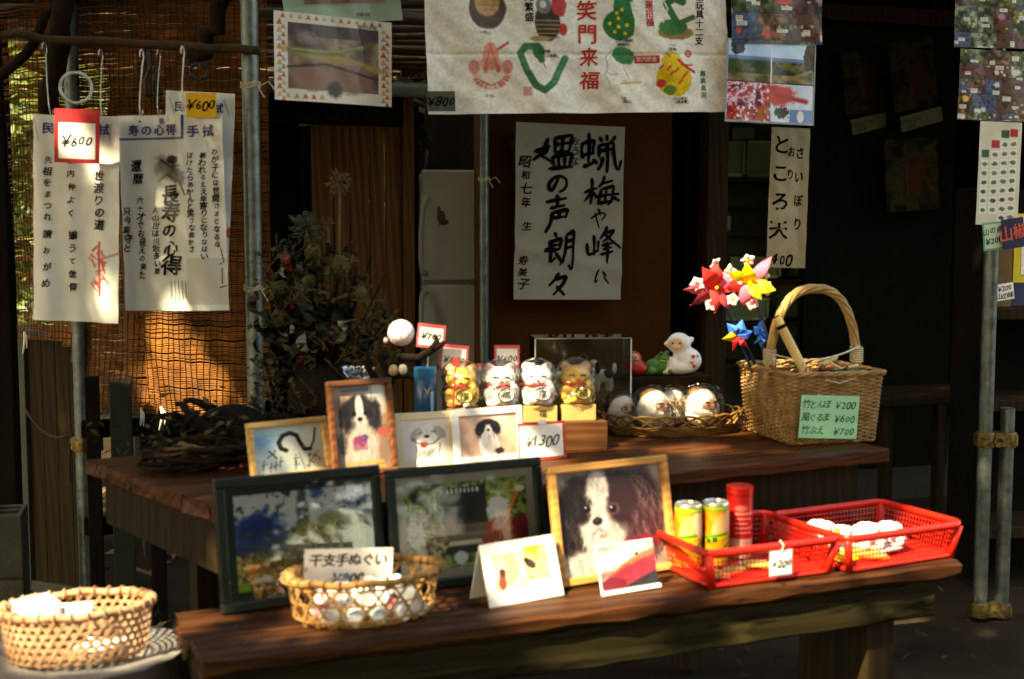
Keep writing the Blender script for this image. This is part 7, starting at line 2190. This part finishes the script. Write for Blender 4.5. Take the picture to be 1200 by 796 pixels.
def star_pinwheel(label, u, v, Y, R, cols_, rz, base, sq=1.0):
    c = V(u, v, Y); t = thing('pinwheel', label, 'pinwheel', Vector((0, 0, 0)), 'paper pinwheels in the wicker basket')
    for k in range(len(cols_)):
        T = TM(c, rz) @ Matrix.Rotation(2 * PI * k / len(cols_) + .3, 4, 'Y')
        m = MB(); m.add([(0, 0, 0), (R * .34, -.016, R * .42), (0, .0, R), (-R * .30, .003, R * .38), (R * .05, -.02, R * .4)], [(0, 1, 4), (1, 2, 4), (2, 3, 4), (3, 0, 4)], 0, T); m.build('blade', cols_[k], t)
    m = MB(); m.ell((0, -.016, 0), (.005, .004, .005), 8, 6, M=TM(c, rz)); m.build('hub', P_BLUE, t)
    m = MB(); m.tube([c + Vector((0, .008, 0)), base], .004, 7); m.build('stick', M_STEM, t, smooth=True)
star_pinwheel('blue star pinwheel with yellow and red points', 864, 393, 3.47, .046, [P_BLUE, P_BLUE, P_RED, P_RED, P_YEL, P_BLUE], .2, kpt(.02, .23, .12))
star_pinwheel('narrow blue pinwheel turned edge on beside the handle', 889, 392, 3.50, .042, [P_BLUE, P_BLUE, P_BLUE, P_BLUE, P_BLUE], .95, kpt(.06, .22, .12))
# ================================================================== BASKETS ON THE BENCH
M_KAG = mat('yellow_bamboo_strip', (0.25, 0.125, 0.035), .5, .35, 25, col2=(0.40, 0.22, 0.08))
M_KAG2 = mat('pale_bamboo_strip', (0.36, 0.17, 0.075), .45, .4, 25, col2=(0.56, 0.34, 0.20))
def kagome_basket(label, M, rx, ry, H, mt, flare=1.08, nd=22, strip=.006, rings=(.33, .66), group=None):
    """hexagon-weave bamboo basket: two slanting families of strips, level strips, wrapped rim"""
    t = thing('bamboo_basket', label, 'basket', M)
    def wall(a, z):
        f = z / H
        q = 1 + (flare - 1) * f
        if f < .12: q *= .93 + .07 * f / .12
        p = Vector((rx * q * math.cos(a), ry * q * math.sin(a), z)); n_ = Vector((math.cos(a) / rx, math.sin(a) / ry, 0)).normalized()
        return p, n_
    m = MB()
    for fam in (1, -1):
        for k in range(nd):
            a0 = 2 * PI * k / nd; pts = []; ns = []
            for i in range(9):
                f = i / 8; a = a0 + fam * f * (H * .577) / ((rx + ry) / 2)
                p_, n_ = wall(a, .003 + f * (H - .006)); pts.append(p_ + n_ * (.0011 * fam)); ns.append(n_)
            m.ribbon(pts, ns, strip, .0005)
    m.build('slanting_strips', mt, t, kind='stuff')
    for f in rings:
        m = MB(); pts = []; ns = []
        for i in range(61):
            p_, n_ = wall(2 * PI * i / 60, H * f); pts.append(p_ + n_ * .0024 * (1 if i % 2 else -1) * .4); ns.append(n_)
        m.ribbon(pts, ns, strip * .9, .0005); m.build('level_strip', mt, t)
    # base
    m = MB()
    for q in range(-6, 7):
        x = q * rx / 6.6; y = ry * .93 * math.sqrt(max(0, 1 - (x / rx) ** 2))
        if y > .01: m.ribbon([(x, -y, .003), (x, 0, .002 + .0012 * (q % 2)), (x, y, .003)], [(0, 0, 1)] * 3, strip * 1.1, .0006)
    for q in range(-5, 6):
        y = q * ry / 5.6; x = rx * .93 * math.sqrt(max(0, 1 - (y / ry) ** 2))
        if x > .01: m.ribbon([(-x, y, .0045), (0, y, .0035), (x, y, .0045)], [(0, 0, 1)] * 3, strip * 1.1, .0006)
    m.build('base_strips', mt, t, kind='stuff')
    for dz, rr2 in ((0, 1.012), (0, .985)):
        m = MB(); m.tube([(wall(2 * PI * i / 60, H)[0] * 1.0)[:2] and (wall(2 * PI * i / 60, H)[0].x * rr2, wall(2 * PI * i / 60, H)[0].y * rr2, H + .002 * math.sin(i * .9)) for i in range(60)], .0068, 6, closed=True, flat=.55); m.build('rim_hoop', mt, t, smooth=True)
    m = MB()
    for k in range(30):
        a = 2 * PI * k / 30; p_, n_ = wall(a, H); tg = Vector((-n_.y, n_.x, 0))
        m.tube([p_ + n_ * (.0105 * math.cos(b)) + Vector((0, 0, .0095 * math.sin(b))) + tg * (.004 * b / PI) for b in [2 * PI * i / 8 for i in range(8)]], .0019, 4, closed=True)
    m.build('rim_binding', mt, t, smooth=True, kind='stuff')
    return t
# --- basket with rolled towels
hb = G(427, 722, BZ)
HM = TM((hb.x, hb.y, BZ + .001), BYAW)
kagome_basket('golden hexagon weave bamboo basket full of rolled towels', HM, .135, .088, .088, M_KAG, 1.10, 20, .0050, (.17, .52, .85))
r = random.Random(5)
tw_cols = [(.76, .74, .70), (.78, .72, .70), (.74, .76, .76), (.72, .60, .58), (.55, .60, .60)]
spots = [(-.085, -.025, 0), (-.045, -.045, 0), (0, -.05, 0), (.045, -.045, 0), (.085, -.025, 0), (-.06, .02, 0), (-.01, .015, 0), (.045, .015, 0), (.085, .025, 0), (-.07, -.012, .028), (-.022, -.02, .028), (.028, -.02, .028), (.072, -.01, .028), (-.04, .030, .028), (.02, .030, .028)]
rl = ['white', 'pink flecked white', 'pale blue grey', 'rose printed', 'grey green']
for i, (x, y, z) in enumerate(spots):
    c_ = i * 7 % 5
    mt = mat('towel_cloth_%d' % c_, tw_cols[c_], .85, .12, 40, .2, 80)
    t = thing('rolled_towel', '%s rolled towel lying in the hexagon weave basket' % rl[c_], 'towel roll', HM @ TM((x, y, .006 + z), r.uniform(1.1, 2.0)), 'rolled towels in the bamboo basket')
    m = MB(); L = .036
    m.tube([(-L, 0, .017), (L, 0, .017)], .0168, 14); smooth_by_angle(m.build('roll', mt, t))
    m = MB(); m.tube([(-.012 + .006 * (i % 3), 0, .017), (.008 + .005 * (i % 2), 0, .017)], .0171, 14, cap=False); smooth_by_angle(m.build('paper_band', mat('band_%d' % (i % 3), [(.62, .14, .16), (.12, .16, .2), (.7, .66, .6)][i % 3], .6, .1, 20), t))
    m = MB(); pts = [(L + .0006, .0150 * (1 - k / 20) * math.cos(k * .9), .017 + .0150 * (1 - k / 20) * math.sin(k * .9)) for k in range(18)]; m.tube(pts, .0012, 4); m.build('spiral_edge', M_STRING, t)
M, w, h = hang(357, 644, 461, 642, 690, hb.y + .012, hb.y + .055, 0.12)
t = thing('card_sign', 'white card with brush words standing in the golden bamboo basket', 'sign', M)
m = MB(); m.box((w / 2, .0008, -h / 2), (w, .0016, h)); m.build('card', M_PAPER, t)
wr = Writing(None, .0009); wr.bold = .04; wr.row('干支手ぬぐい', w / 2, -.023, .0275, M_INK, .15, center=True, pitch=.93); wr.row('￥900', w / 2, -.060, .028, M_INK, .3, center=True); wr.build('lettering', t)

# --- left basket on its stump
SZ = .54
sb = G(92, 768, SZ)
M_STUMP = mat('grey_stump_top', (0.16, 0.15, 0.14), .85, .3, 4, .6, 40, stretch=(1, 1, 1), col2=(0.27, 0.25, 0.22))
t = thing('tree_stump', 'weathered grey tree stump carrying the pale bamboo basket', 'stump', Vector((sb.x - .05, sb.y + .02, 0)))
m = MB(); vv = []; n_ = 40; rows_ = 10
rr0 = [.235 + .022 * math.sin(k * 2 * PI / n_ * 3 + 1) + r.uniform(-.012, .012) for k in range(n_)]
for j in range(rows_ + 1):
    z = SZ * j / rows_
    for k in range(n_):
        q = rr0[k] * (1 + .25 * (1 - j / rows_) ** 2) + r.uniform(-.006, .006) - (.012 if j == rows_ else 0)
        vv.append((q * math.cos(2 * PI * k / n_), q * math.sin(2 * PI * k / n_), z))
m.add(vv, [(j * n_ + k, j * n_ + (k + 1) % n_, (j + 1) * n_ + (k + 1) % n_, (j + 1) * n_ + k) for j in range(rows_) for k in range(n_)]); m.build('bark', M_BARK, t, smooth=True)
m = MB(); top = [Vector((vv[rows_ * n_ + k][0], vv[rows_ * n_ + k][1], SZ)) for k in range(n_)]
mid = [Vector((q.x * .5, q.y * .5, SZ - .002 + r.uniform(-.002, .002))) for q in top]
m.add(top + mid + [Vector((0, 0, SZ - .003))], [(k, (k + 1) % n_, n_ + (k + 1) % n_, n_ + k) for k in range(n_)] + [(n_ + k, n_ + (k + 1) % n_, 2 * n_) for k in range(n_)]); m.build('cut_face', M_STUMP, t, smooth=True)
LM = TM((sb.x, sb.y, SZ + .002), .1, R_(-3), R_(-2))
kagome_basket('pale sunlit bamboo basket on the grey stump', LM, .128, .098, .095, M_KAG2, 1.08, 44, .0050, (.075, .22, .37, .515, .66, .80, .94))
M_PKG = mat('white_packet', (0.58, 0.53, 0.49), .5, .08, 20); M_PKR = mat('pink_packet_edge', (0.68, 0.24, 0.20), .5, .1, 20)
for i, (x, y, z, a, tl, lab) in enumerate(((-.070, -.01, .085, .35, .45, 'red edged white packet leaning up in the pale basket'), (-.02, .03, .075, .1, .30, 'flat white packet behind the red edged packet'), (.045, -.01, .018, -.3, .1, 'small packet lying on the floor of the pale basket'), (-.085, .05, .088, .8, .4, 'rounded pale packet against the rim of the pale basket'))):
    t = thing('paper_packet', lab, 'packet', LM @ TM((x, y, z), a, tl), 'packets in the pale bamboo basket')
    m = MB(); m.box((0, 0, 0), (.085, .055, .010)); m.build('packet', M_PKR if i == 0 else M_PKG, t, bevel=.003)
    m = MB(); m.box((0, 0, .0056), (.072, .043, .001)); m.build('label_panel', M_PKG, t)

# --- red plastic baskets
M_RED = mat('red_plastic', (0.52, 0.014, 0.010), .32, .06, 20, coat=.2)
def red_basket(label, M, L, W, H, taper=.90):
    t = thing('red_plastic_basket', label, 'basket', M, 'red plastic mesh baskets on the bench')
    def P(sx, sy, z):
        k = taper + (1 - taper) * z / H
        ox = (1 - k) * L / 2; oy = (1 - k) * W / 2
        return Vector((ox + sx * (L - 2 * ox), oy + sy * (W - 2 * oy), z))
    cs = [(0, 0), (1, 0), (1, 1), (0, 1)]
    for i in range(4):
        a, b = cs[i], cs[(i + 1) % 4]
        ln = L if i % 2 == 0 else W
        m = MB(); nv = int(ln / .0102)
        for k in range(nv + 1):
            f = k / nv
            s = (a[0] + (b[0] - a[0]) * f, a[1] + (b[1] - a[1]) * f)
            m.tube([P(s[0], s[1], .004), P(s[0], s[1], H - .006)], .00125, 4)
        nh = int(H / .0102)
        for k in range(1, nh):
            z = H * k / nh; m.tube([P(*a, z), P(*b, z)], .00125, 4)
        m.build('mesh_wall', M_RED, t, kind='stuff')
    m = MB()
    for k in range(int(L / .012)):
        f = k / (int(L / .012) - 1); m.tube([P(f, 0, .003), P(f, 1, .003)], .0017, 4)
    for k in range(int(W / .012)):
        f = k / (int(W / .012) - 1); m.tube([P(0, f, .003), P(1, f, .003)], .0017, 4)
    m.build('mesh_floor', M_RED, t, kind='stuff')
    for c_ in cs:
        m = MB(); k0, k1 = P(*c_, .002), P(*c_, H - .004)
        m.tube([k0, k1], .0095, 8); m.build('corner_post', M_RED, t, smooth=True)
    ring = []
    rc = .02
    for (cx_, cy_, a0) in ((L - rc, W - rc, 0), (rc, W - rc, PI / 2), (rc, rc, PI), (L - rc, rc, 1.5 * PI)):
        for k in range(6):
            a = a0 + PI / 2 * k / 5; ring.append((cx_ + (rc + .006) * math.cos(a), cy_ + (rc + .006) * math.sin(a), H))
    m = MB(); m.tube(ring, .0085, 8, closed=True, flat=.75); m.build('rim', M_RED, t, smooth=True)
    ring2 = [(q[0], q[1], 0.006) for q in [tuple(P((x_ - 0) / L, y_ / W, .006)) for (x_, y_, _) in ring]]
    m = MB(); m.tube(ring2, .005, 6, closed=True); m.build('foot', M_RED, t, smooth=True)
    return t
def red_at(uL, vL, uR, vR, label, Wd, H):
    a, b = G(uL, vL, BZ), G(uR, vR, BZ)
    yaw = math.atan2(b.y - a.y, b.x - a.x)
    M = TM((a.x, a.y, BZ + .001), yaw)
    L = (b - a).length / .9
    M = M @ Matrix.Translation((-L * .05, -Wd * .05, 0))
    red_basket(label, M, L, Wd, H)
    return M, L
R1, L1 = red_at(834, 690, 968, 672, 'red plastic mesh basket with cans and a price tag', .265, .078)
R2, L2 = red_at(995, 671, 1112, 653, 'red plastic mesh basket with white wrapped sweets at the bench end', .255, .078)
# price tag on the basket
Mt, w, h = hang(891, 650, 925, 646, 683, 2.50, 2.52)
ta = R1 @ Vector((L1 * .44, -.012, .070))
xdir = Vector((R1[0][0], R1[1][0], 0)); up = Vector((0, 0, 1))
Mt = axes(ta, xdir, up.cross(xdir), up)
t = bordered_card('white price tag with pink edge tied to the red basket rim', Mt, .057, .054, .003, mat('pink_tag_edge', (.75, .4, .4), .5, .1, 20), '￥200', .022, .4, top=.003)
m = MB(); m.tube([(.028, -.001, -.004), (.030, -.006, .012), (.030, .006, .020), (.027, .008, .006)], .0012, 5); m.build('string', M_STRING, t)
# cans
M_CANM = mat('can_metal', (0.6, 0.58, 0.52), .25, .1, 30, metal=.9)
def can(label, p, rad, H, img, rz):
    t = thing('drink_can', label, 'can', TM(p, rz), 'snack cans in the red basket')
    m = MB(); m.lathe([(rad * .90, 0), (rad * .98, .003), (rad, .006)], 28); smooth_by_angle(m.build('bottom_rim', M_CANM, t))
    m = MB(); m.lathe([(rad, H - .006), (rad * .985, H - .003), (rad * .94, H), (rad * .90, H - .001), (rad * .88, H - .004)], 28); smooth_by_angle(m.build('top_rim', M_CANM, t))
    nx, ny = img.nx, img.ny
    A = np.linspace(-PI - PI / 2, PI - PI / 2, nx + 1); Zs = np.linspace(H - .006, .006, ny + 1)
    AA, ZZ = np.meshgrid(A, Zs)
    co = np.stack([rad * np.cos(AA), rad * np.sin(AA), ZZ], -1).reshape(-1, 3)
    i_ = np.arange((nx + 1) * (ny + 1)).reshape(ny + 1, nx + 1)
    fs = np.stack([i_[:-1, :-1].ravel(), i_[1:, :-1].ravel(), i_[1:, 1:].ravel(), i_[:-1, 1:].ravel()], -1).tolist()
    me = bpy.data.meshes.new('printed_body'); me.from_pydata(co.tolist(), [], fs)
    at = me.attributes.new('ink', 'FLOAT_COLOR', 'POINT'); c4 = np.ones((len(co), 4)); c4[:, :3] = img.ink().reshape(-1, 3); at.data.foreach_set('color', c4.ravel())
    me.materials.append(M_GLOSSP); me.polygons.foreach_set('use_smooth', [True] * len(me.polygons))
    o = bpy.data.objects.new('printed_body', me); COL.objects.link(o); o.parent = t
    return t
def corn_label():
    g = Img(160, 100, (226, 170, 50), 150, 96)
    g.noise(20, [(206, 110, 24), (222, 150, 40), (230, 180, 80)], 3)
    for o_ in (0, 80):
        g.ell(o_ + 26, 44, 20, 30, (232, 130, 30), rot=.3, jag=.08); g.ell(o_ + 8, 30, 12, 26, (226, 206, 170), rot=-.3, jag=.15); g.ell(o_ + 62, 38, 14, 26, (222, 176, 110), rot=.4, jag=.15)
        g.line([(o_ - 4, 72), (o_ + 40, 56), (o_ + 84, 50)], 13, (72, 140, 34)); g.line([(o_ - 4, 74), (o_ + 40, 58), (o_ + 84, 52)], 6, (220, 190, 30)); g.ell(o_ + 30, 40, 5, 6, (190, 70, 24)); g.ell(o_ + 44, 86, 7, 4, (130, 66, 30)); g.ell(o_ + 16, 88, 10, 6, (240, 150, 40))
        for q in range(4): g.rect(o_ + 12 + q * 12, 60 - q * 2.0, o_ + 21 + q * 12, 68 - q * 2.0, (30, 80, 24))
    g.rect(0, 0, 160, 9, (96, 160, 40)); g.rect(0, 3, 160, 6, (190, 196, 50))
    return g
cl_ = corn_label(); cl_.gain = .8
cb1, cb2 = R1 @ Vector((.062, .135, .006)), R1 @ Vector((.122, .150, .006))
d0 = V(806, 640, 2.66); d1_ = V(838, 638, 2.68)
inv = R1.inverted()
def on_floor(u, Y):
    p = V(u, 640, Y); return Vector((p.x, p.y, BZ + .0065))
can('orange and green corn snack can at the basket corner', on_floor(806, 2.765), .0300, .142, cl_, .5)
can('orange and green corn snack can touching the red canister', on_floor(838, 2.785), .0300, .142, cl_, .9)
g = Img(120, 110, (176, 24, 26), 90, 84); g.noise(40, [(160, 18, 20), (186, 30, 30)], 2)
for q in range(5): g.rect(40, 34 + q * 8, 40 + 30 - (q % 3) * 6, 37 + q * 8, (226, 150, 140), k=.8)
g.rect(30, 78, 70, 110, (214, 190, 170), k=.8); g.rect(0, 0, 120, 6, (140, 14, 16)); g.ell(48, 26, 10, 5, (226, 140, 130), k=.7)
rc_ = can('tall red canister with pale lettering in the red basket', on_floor(866, 2.84), .0290, .160, g, .6)
m = MB(); m.lathe([(.0297, .150), (.0304, .1612), (.0304, .1650), (.027, .1666), (.023, .1655)], 26); smooth_by_angle(m.build('lid', M_RED, rc_))
# wrapped sweets in the far basket
M_PLUSH = mat('white_tissue', (0.66, 0.58, 0.56), .8, .06, 30, .5, 60)
def puff(label, u, v, Y, sc, bits, mt):
    t = thing('wrapped_sweet', label, 'sweet bag', TM(Vector((V(u, v, Y).x, Y, BZ + .008)), .3, s=sc), 'wrapped sweets in the red basket')
    blob('bag', bits, mt, t, .0035, 1)
    m = MB()
    for k in range(5):
        a = k * 1.3; q = Vector((.022 * math.cos(a), .020 * math.sin(a) - .01, .038 + .012 * math.sin(k * 2)))
        m = MB(); m.ell(q, (.007, .006, .005), 8, 6); m.build('bow', (P_PINK, P_YEL, M_PLUSH)[k % 3], t, smooth=True)
    return t
bits = [((0, 0, .028), (.032, .028, .027))] + [((r.uniform(-.026, .026), r.uniform(-.022, .022), r.uniform(.018, .058)), (r.uniform(.004, .018), r.uniform(.004, .018), r.uniform(.004, .016)), Matrix.Rotation(r.uniform(0, 3), 4, (r.uniform(-1, 1), r.uniform(-1, 1), 1))) for _ in range(26)]
puff('big white puffed sweet bag in the end basket', 1022, 640, 2.86, 1.15, bits, M_PLUSH)
puff('white puffed sweet bag beside the biggest bag', 1046, 640, 2.90, 1.05, bits, M_PLUSH)
puff('grey white sweet bag near the shared corner of the baskets', 966, 640, 2.87, 1.2, bits, mat('grey_tissue', (.55, .52, .50), .7, .1, 30))
puff('small grey sweet bag between the others', 991, 640, 2.89, .95, bits, mat('grey_tissue', (.55, .52, .50)))
for i, (x, y, a, mt, lab) in enumerate(((.06, .07, .3, P_YEL, 'yellow sweet packet on the floor of the end basket'), (.115, .06, -.4, mat('packet_orange', (.7, .22, .05), .4, .1, 20), 'orange sweet packet beside the yellow packet'), (.17, .075, .2, M_PKG, 'white sweet packet flat in the end basket'), (.215, .10, .7, mat('packet_pink', (.72, .32, .42), .4, .1, 20), 'pink sweet packet at the basket wall'), (.14, .12, 1.2, M_PKG, 'white sweet packet under the puffed bags'), (.08, .15, -.9, M_PKG, 'white sweet packet near the rear wall of the end basket'))):
    t = thing('sweet_packet', lab, 'packet', R2 @ TM((x, y, .010 + .004 * (i % 3)), a, .12, .1 * (i % 2)), 'sweet packets in the end basket')
    m = MB(); m.box((0, 0, .005), (.065, .045, .011)); m.build('pouch', mt, t, bevel=.004)
    for s in (-1, 1):
        m = MB(); m.box((s * .036, 0, .005), (.009, .045, .0015)); m.build('crimp', mt, t)
for i, (x, y, a, lab) in enumerate(((.10, .07, .3, 'pale wrapped biscuit on the floor of the basket with cans'), (.18, .09, -.5, 'pale wrapped biscuit near the price tag'), (.06, .06, 1.2, 'pale wrapped biscuit in the front corner below the cans'))):
    t = thing('wrapped_biscuit', lab, 'packet', R1 @ TM((x, y, .010), a), 'biscuits in the basket with cans')
    m = MB(); m.box((0, 0, .005), (.06, .04, .010)); m.build('pouch', mat('yellow_wrap', (.6, .42, .12), .35, .2, 30), t, bevel=.004)
    for s in (-1, 1):
        m = MB(); m.box((s * .033, 0, .005), (.008, .04, .0015)); m.build('crimp', M_PKG, t)

# ================================================================== DRIED FLOWERS AND VINES
r = random.Random(19)
DB = Vector((V(385, 470, 3.42).x, 3.42, TZ))
dt_ = thing('dried_arrangement', 'dark mass of dried pods, leaves and pine cones behind the frames', 'dried flowers', DB)
M_DLEAF = mat('dark_dry_leaf', (0.010, 0.012, 0.005), .7, .5, 20); M_DLEAF2 = mat('grey_green_leaf', (0.045, 0.048, 0.024), .55, .4, 20)
M_POD = mat('yellow_green_pod', (0.045, 0.036, 0.005), .6, .4, 40); M_PODN = mat('pale_pod_net', (0.13, 0.10, 0.02), .6, .2, 40); M_DRY = mat('dry_flower_brown', (0.10, 0.062, 0.022), .8, .3, 30); M_DRYR = mat('dull_red_leaf', (0.16, 0.02, 0.012), .5, .3, 20)
def loc(u, v, Y=3.42): return V(u, v, Y) - DB
m = MB(); m.lathe([(.07, 0), (.10, .03), (.11, .12), (.085, .20), (.075, .205)], 20); m.build('dark_pot', M_DRIFT, dt_, smooth=True)
def pod(u, v, s, Y=3.42, mt=None, tilt=0.0):
    c = loc(u, v, Y); T = TM(c, r.uniform(0, 6), tilt, tilt * .5); s *= .8
    m = MB(); m.ell((0, 0, 0), (s, s, s * 1.15), 16, 10, M=T); p_ = m.build('pod', mt or M_POD, dt_, smooth=True)
    m = MB()
    for j in range(7):
        ph_ = -1.1 + j * .36; nn = 11
        for k in range(nn):
            a = 2 * PI * (k + .5 * (j % 2)) / nn; q = math.cos(ph_)
            c2 = Vector((s * q * math.cos(a), s * q * math.sin(a), s * 1.15 * math.sin(ph_))) * 1.02
            nrm = c2.normalized(); t1 = nrm.orthogonal().normalized(); t2 = nrm.cross(t1); e_ = s * .11
            m.add([c2 + t1 * e_, c2 + t2 * e_, c2 - t1 * e_, c2 - t2 * e_, c2 + nrm * e_ * .8], [(0, 1, 4), (1, 2, 4), (2, 3, 4), (3, 0, 4)], 0, T)
    m.build('scales', M_PODN, p_, kind='stuff')
    m = MB(); m.tube([c, (c + Vector((0, 0, .15))) * .5 + Vector((r.uniform(-.02, .02), 0, 0)), Vector((r.uniform(-.04, .04), 0, .19))], .004, 5); m.build('stem', M_DRIFT, dt_)
for (u, v, s, tl) in ((329, 343, .036, .2), (366, 297, .026, .5), (398, 313, .034, .0), (421, 344, .026, 1.2), (362, 330, .022, .3), (352, 350, .024, .6), (330, 372, .030, .9), (350, 384, .024, .4), (404, 384, .028, 1.0), (369, 310, .02, .2), (335, 303, .018, .2), (428, 372, .02, .5)):
    pod(u, v, s, 3.42 + r.uniform(-.05, .05), None, tl)
def tuft(u, v, s, n, mt):
    c = loc(u, v, 3.46); m = MB()
    for k in range(n):
        d = Vector((r.gauss(0, 1), r.gauss(0, .6), r.gauss(.3, 1))).normalized() * s * r.uniform(.5, 1.1)
        e1 = c + d * .5 + Vector((r.uniform(-1, 1), r.uniform(-1, 1), r.uniform(-1, 1))) * s * .18
        m.tube([c, e1, c + d, c + d * 1.0 + Vector((r.uniform(-1, 1), 0, r.uniform(-1, 1))) * s * .25], .0017, 4)
    m.build('dry_flower_head', mt, dt_, kind='stuff')
    m = MB(); m.tube([c, c * .6 + Vector((.01, 0, .05)), Vector((0, 0, .2))], .004, 5); m.build('stem', M_DRY, dt_)
tuft(398, 215, .036, 70, M_DRY); tuft(360, 268, .048, 110, M_DLEAF2); tuft(372, 285, .03, 50, M_DRY); tuft(384, 262, .02, 30, M_DRY)
# curled leaves
def curl_leaf(u, v, s, mt, Y=3.40):
    c = loc(u, v, Y + r.uniform(-.06, .06)); a = r.uniform(0, 6.28); b = r.uniform(-.8, .8); pts = []; ns = []
    T = TM(c, a, b, r.uniform(-.6, .6)); R3 = T.to_3x3()
    for i in range(9):
        f = i / 8; q = f * r.uniform(2.2, 3.2) if False else f * 2.8
        pts.append(T @ Vector((s * math.sin(q) * .5, 0, s * (1 - math.cos(q)) * .5))); ns.append(R3 @ Vector((-math.sin(q - PI / 2), 0, math.cos(q - PI / 2))))
    m = MB(); m.ribbon(pts, ns, s * .42, .0005); m.build('curled_leaf', mt, dt_, smooth=True)
for k in range(95):
    u = r.uniform(308, 455); v = r.uniform(345, 500)
    if u > 400 and v < 372: continue
    curl_leaf(u, v, r.uniform(.035, .08), M_DLEAF if r.random() < .72 else M_DLEAF2)
for k in range(26):
    curl_leaf(r.uniform(312, 420), r.uniform(295, 350), r.uniform(.025, .05), M_DLEAF if r.random() < .75 else M_DLEAF2)
for (u, v, s) in ((340, 317, .045), (352, 320, .03), (345, 367, .03), (357, 433, .05), (316, 325, .03)): curl_leaf(u, v, s, M_DRYR, 3.36)
for (u, v, s) in ((334, 325, .025), (352, 345, .028), (330, 392, .035), (378, 392, .045), (392, 402, .06), (372, 412, .06), (360, 425, .06)): curl_leaf(u, v, s, mat('pale_dry_leaf', (.20, .20, .13), .5, .2, 20), 3.34)
m = MB()
for k in range(40):
    a = r.uniform(0, 6.28); e_ = Vector((math.cos(a) * r.uniform(.03, .2), math.sin(a) * .08, r.uniform(.25, .5)))
    m.tube([Vector((0, 0, .15)), e_ * .6 + Vector((0, 0, .05)), e_], .0022, 4)
m.build('bare_stems', M_DRIFT, dt_, kind='stuff')
m = MB(); m2 = MB()
for k in range(300):
    u = r.uniform(305, 452); v = r.uniform(300, 505)
    if u > 412 and v < 360: continue
    c = loc(u, v, 3.40 + r.uniform(-.10, .10)); d = Vector((r.gauss(0, 1), r.gauss(0, .7), r.gauss(.4, .8))).normalized()
    L = r.uniform(.03, .09); e_ = c + d * L; md = (c + e_) / 2 + Vector((r.uniform(-.01, .01), 0, r.uniform(-.01, .01)))
    m.tube([c, md, e_], .0011, 3)
    for q in range(4):
        p_ = c + (e_ - c) * r.uniform(.2, 1); leaf_faces(m2, p_, r.uniform(.006, .016), r)
m.build('fine_twigs', M_DRY, dt_, kind='stuff'); m2.build('small_leaves', mat('olive_brown_leaf', (0.040, 0.034, 0.010), .7, .6, 14, col2=(0.10, 0.085, 0.03), spec=.1), dt_, kind='stuff')
# vine coils and driftwood on the table's left end
vb = G(232, 548, TZ)
M_VINE = mat('brown_vine_bark', (0.012, 0.008, 0.004), .9, .6, 20, 1.0, 60, col2=(0.026, 0.017, 0.008), spec=.05)
vt = thing('vine_wreath', 'coiled dark vine wreath lying on the left end of the table', 'wreath', Vector((vb.x, vb.y, TZ)))
for k in range(13):
    m = MB(); pts = []; a0 = r.uniform(0, 6); R0 = r.uniform(.04, .11)
    for i in range(30):
        a = a0 + 2 * PI * i / 30
        pts.append((R0 * (1.15 + .18 * math.sin(3 * a + k)) * math.cos(a) + r.uniform(-.006, .006), R0 * (1 + .15 * math.sin(2 * a + k * 2)) * math.sin(a) + r.uniform(-.006, .006), .012 + .0035 * k + .010 * math.sin(2 * a + k)))
    m.tube(pts, [r.uniform(.0035, .0075) for _ in pts], 6, closed=True); m.build('vine', M_VINE, vt, smooth=True)
dv = thing('driftwood_root', 'dark knotted driftwood root behind the snake drawing', 'driftwood', Vector((V(265, 500, 3.25).x, 3.25, TZ)))
for k in range(22):
    m = MB(); a = r.uniform(0, 6.28); L = r.uniform(.10, .24); z1 = r.uniform(-.04, .05); pts = []
    for i in range(9):
        f = i / 8
        pts.append((L * f * math.cos(a + .9 * math.sin(f * 3 + k)), L * f * .7 * math.sin(a + .9 * math.sin(f * 3 + k)), max(.012, .05 + z1 * f + .03 * math.sin(f * 5 + k * 2)) ))
    m.tube(pts, [.026 * (1 - .75 * i / 8) * r.uniform(.75, 1.2) for i in range(9)], 7); m.build('root', M_DRIFT, dv, smooth=True)
m = MB()
for k in range(260):
    leaf_faces(m, Vector((r.gauss(-.02, .11), r.gauss(-.06, .07), abs(r.gauss(.03, .05)) + .004)), r.uniform(.008, .020), r)
m.build('dry_leaves', mat('olive_brown_leaf', (0.040, 0.034, 0.010)), dv, kind='stuff')
m = MB(); m.ell((.02, 0, .06), (.09, .06, .06), 14, 9); o = m.build('knot', M_DRIFT, dv, smooth=True)
for (u, v, s, lab) in ((223, 494, .011, 'small pale pebble lying on the driftwood root'),):
    m = MB(); m.ell((0, 0, 0), (s * 1.3, s, s * .8), 10, 7); o = m.build('pebble', mat('pale_pebble', (.55, .48, .42), .7, .1, 40), smooth=True); o.location = V(u, v, 3.20); tag(o, lab, 'pebble')
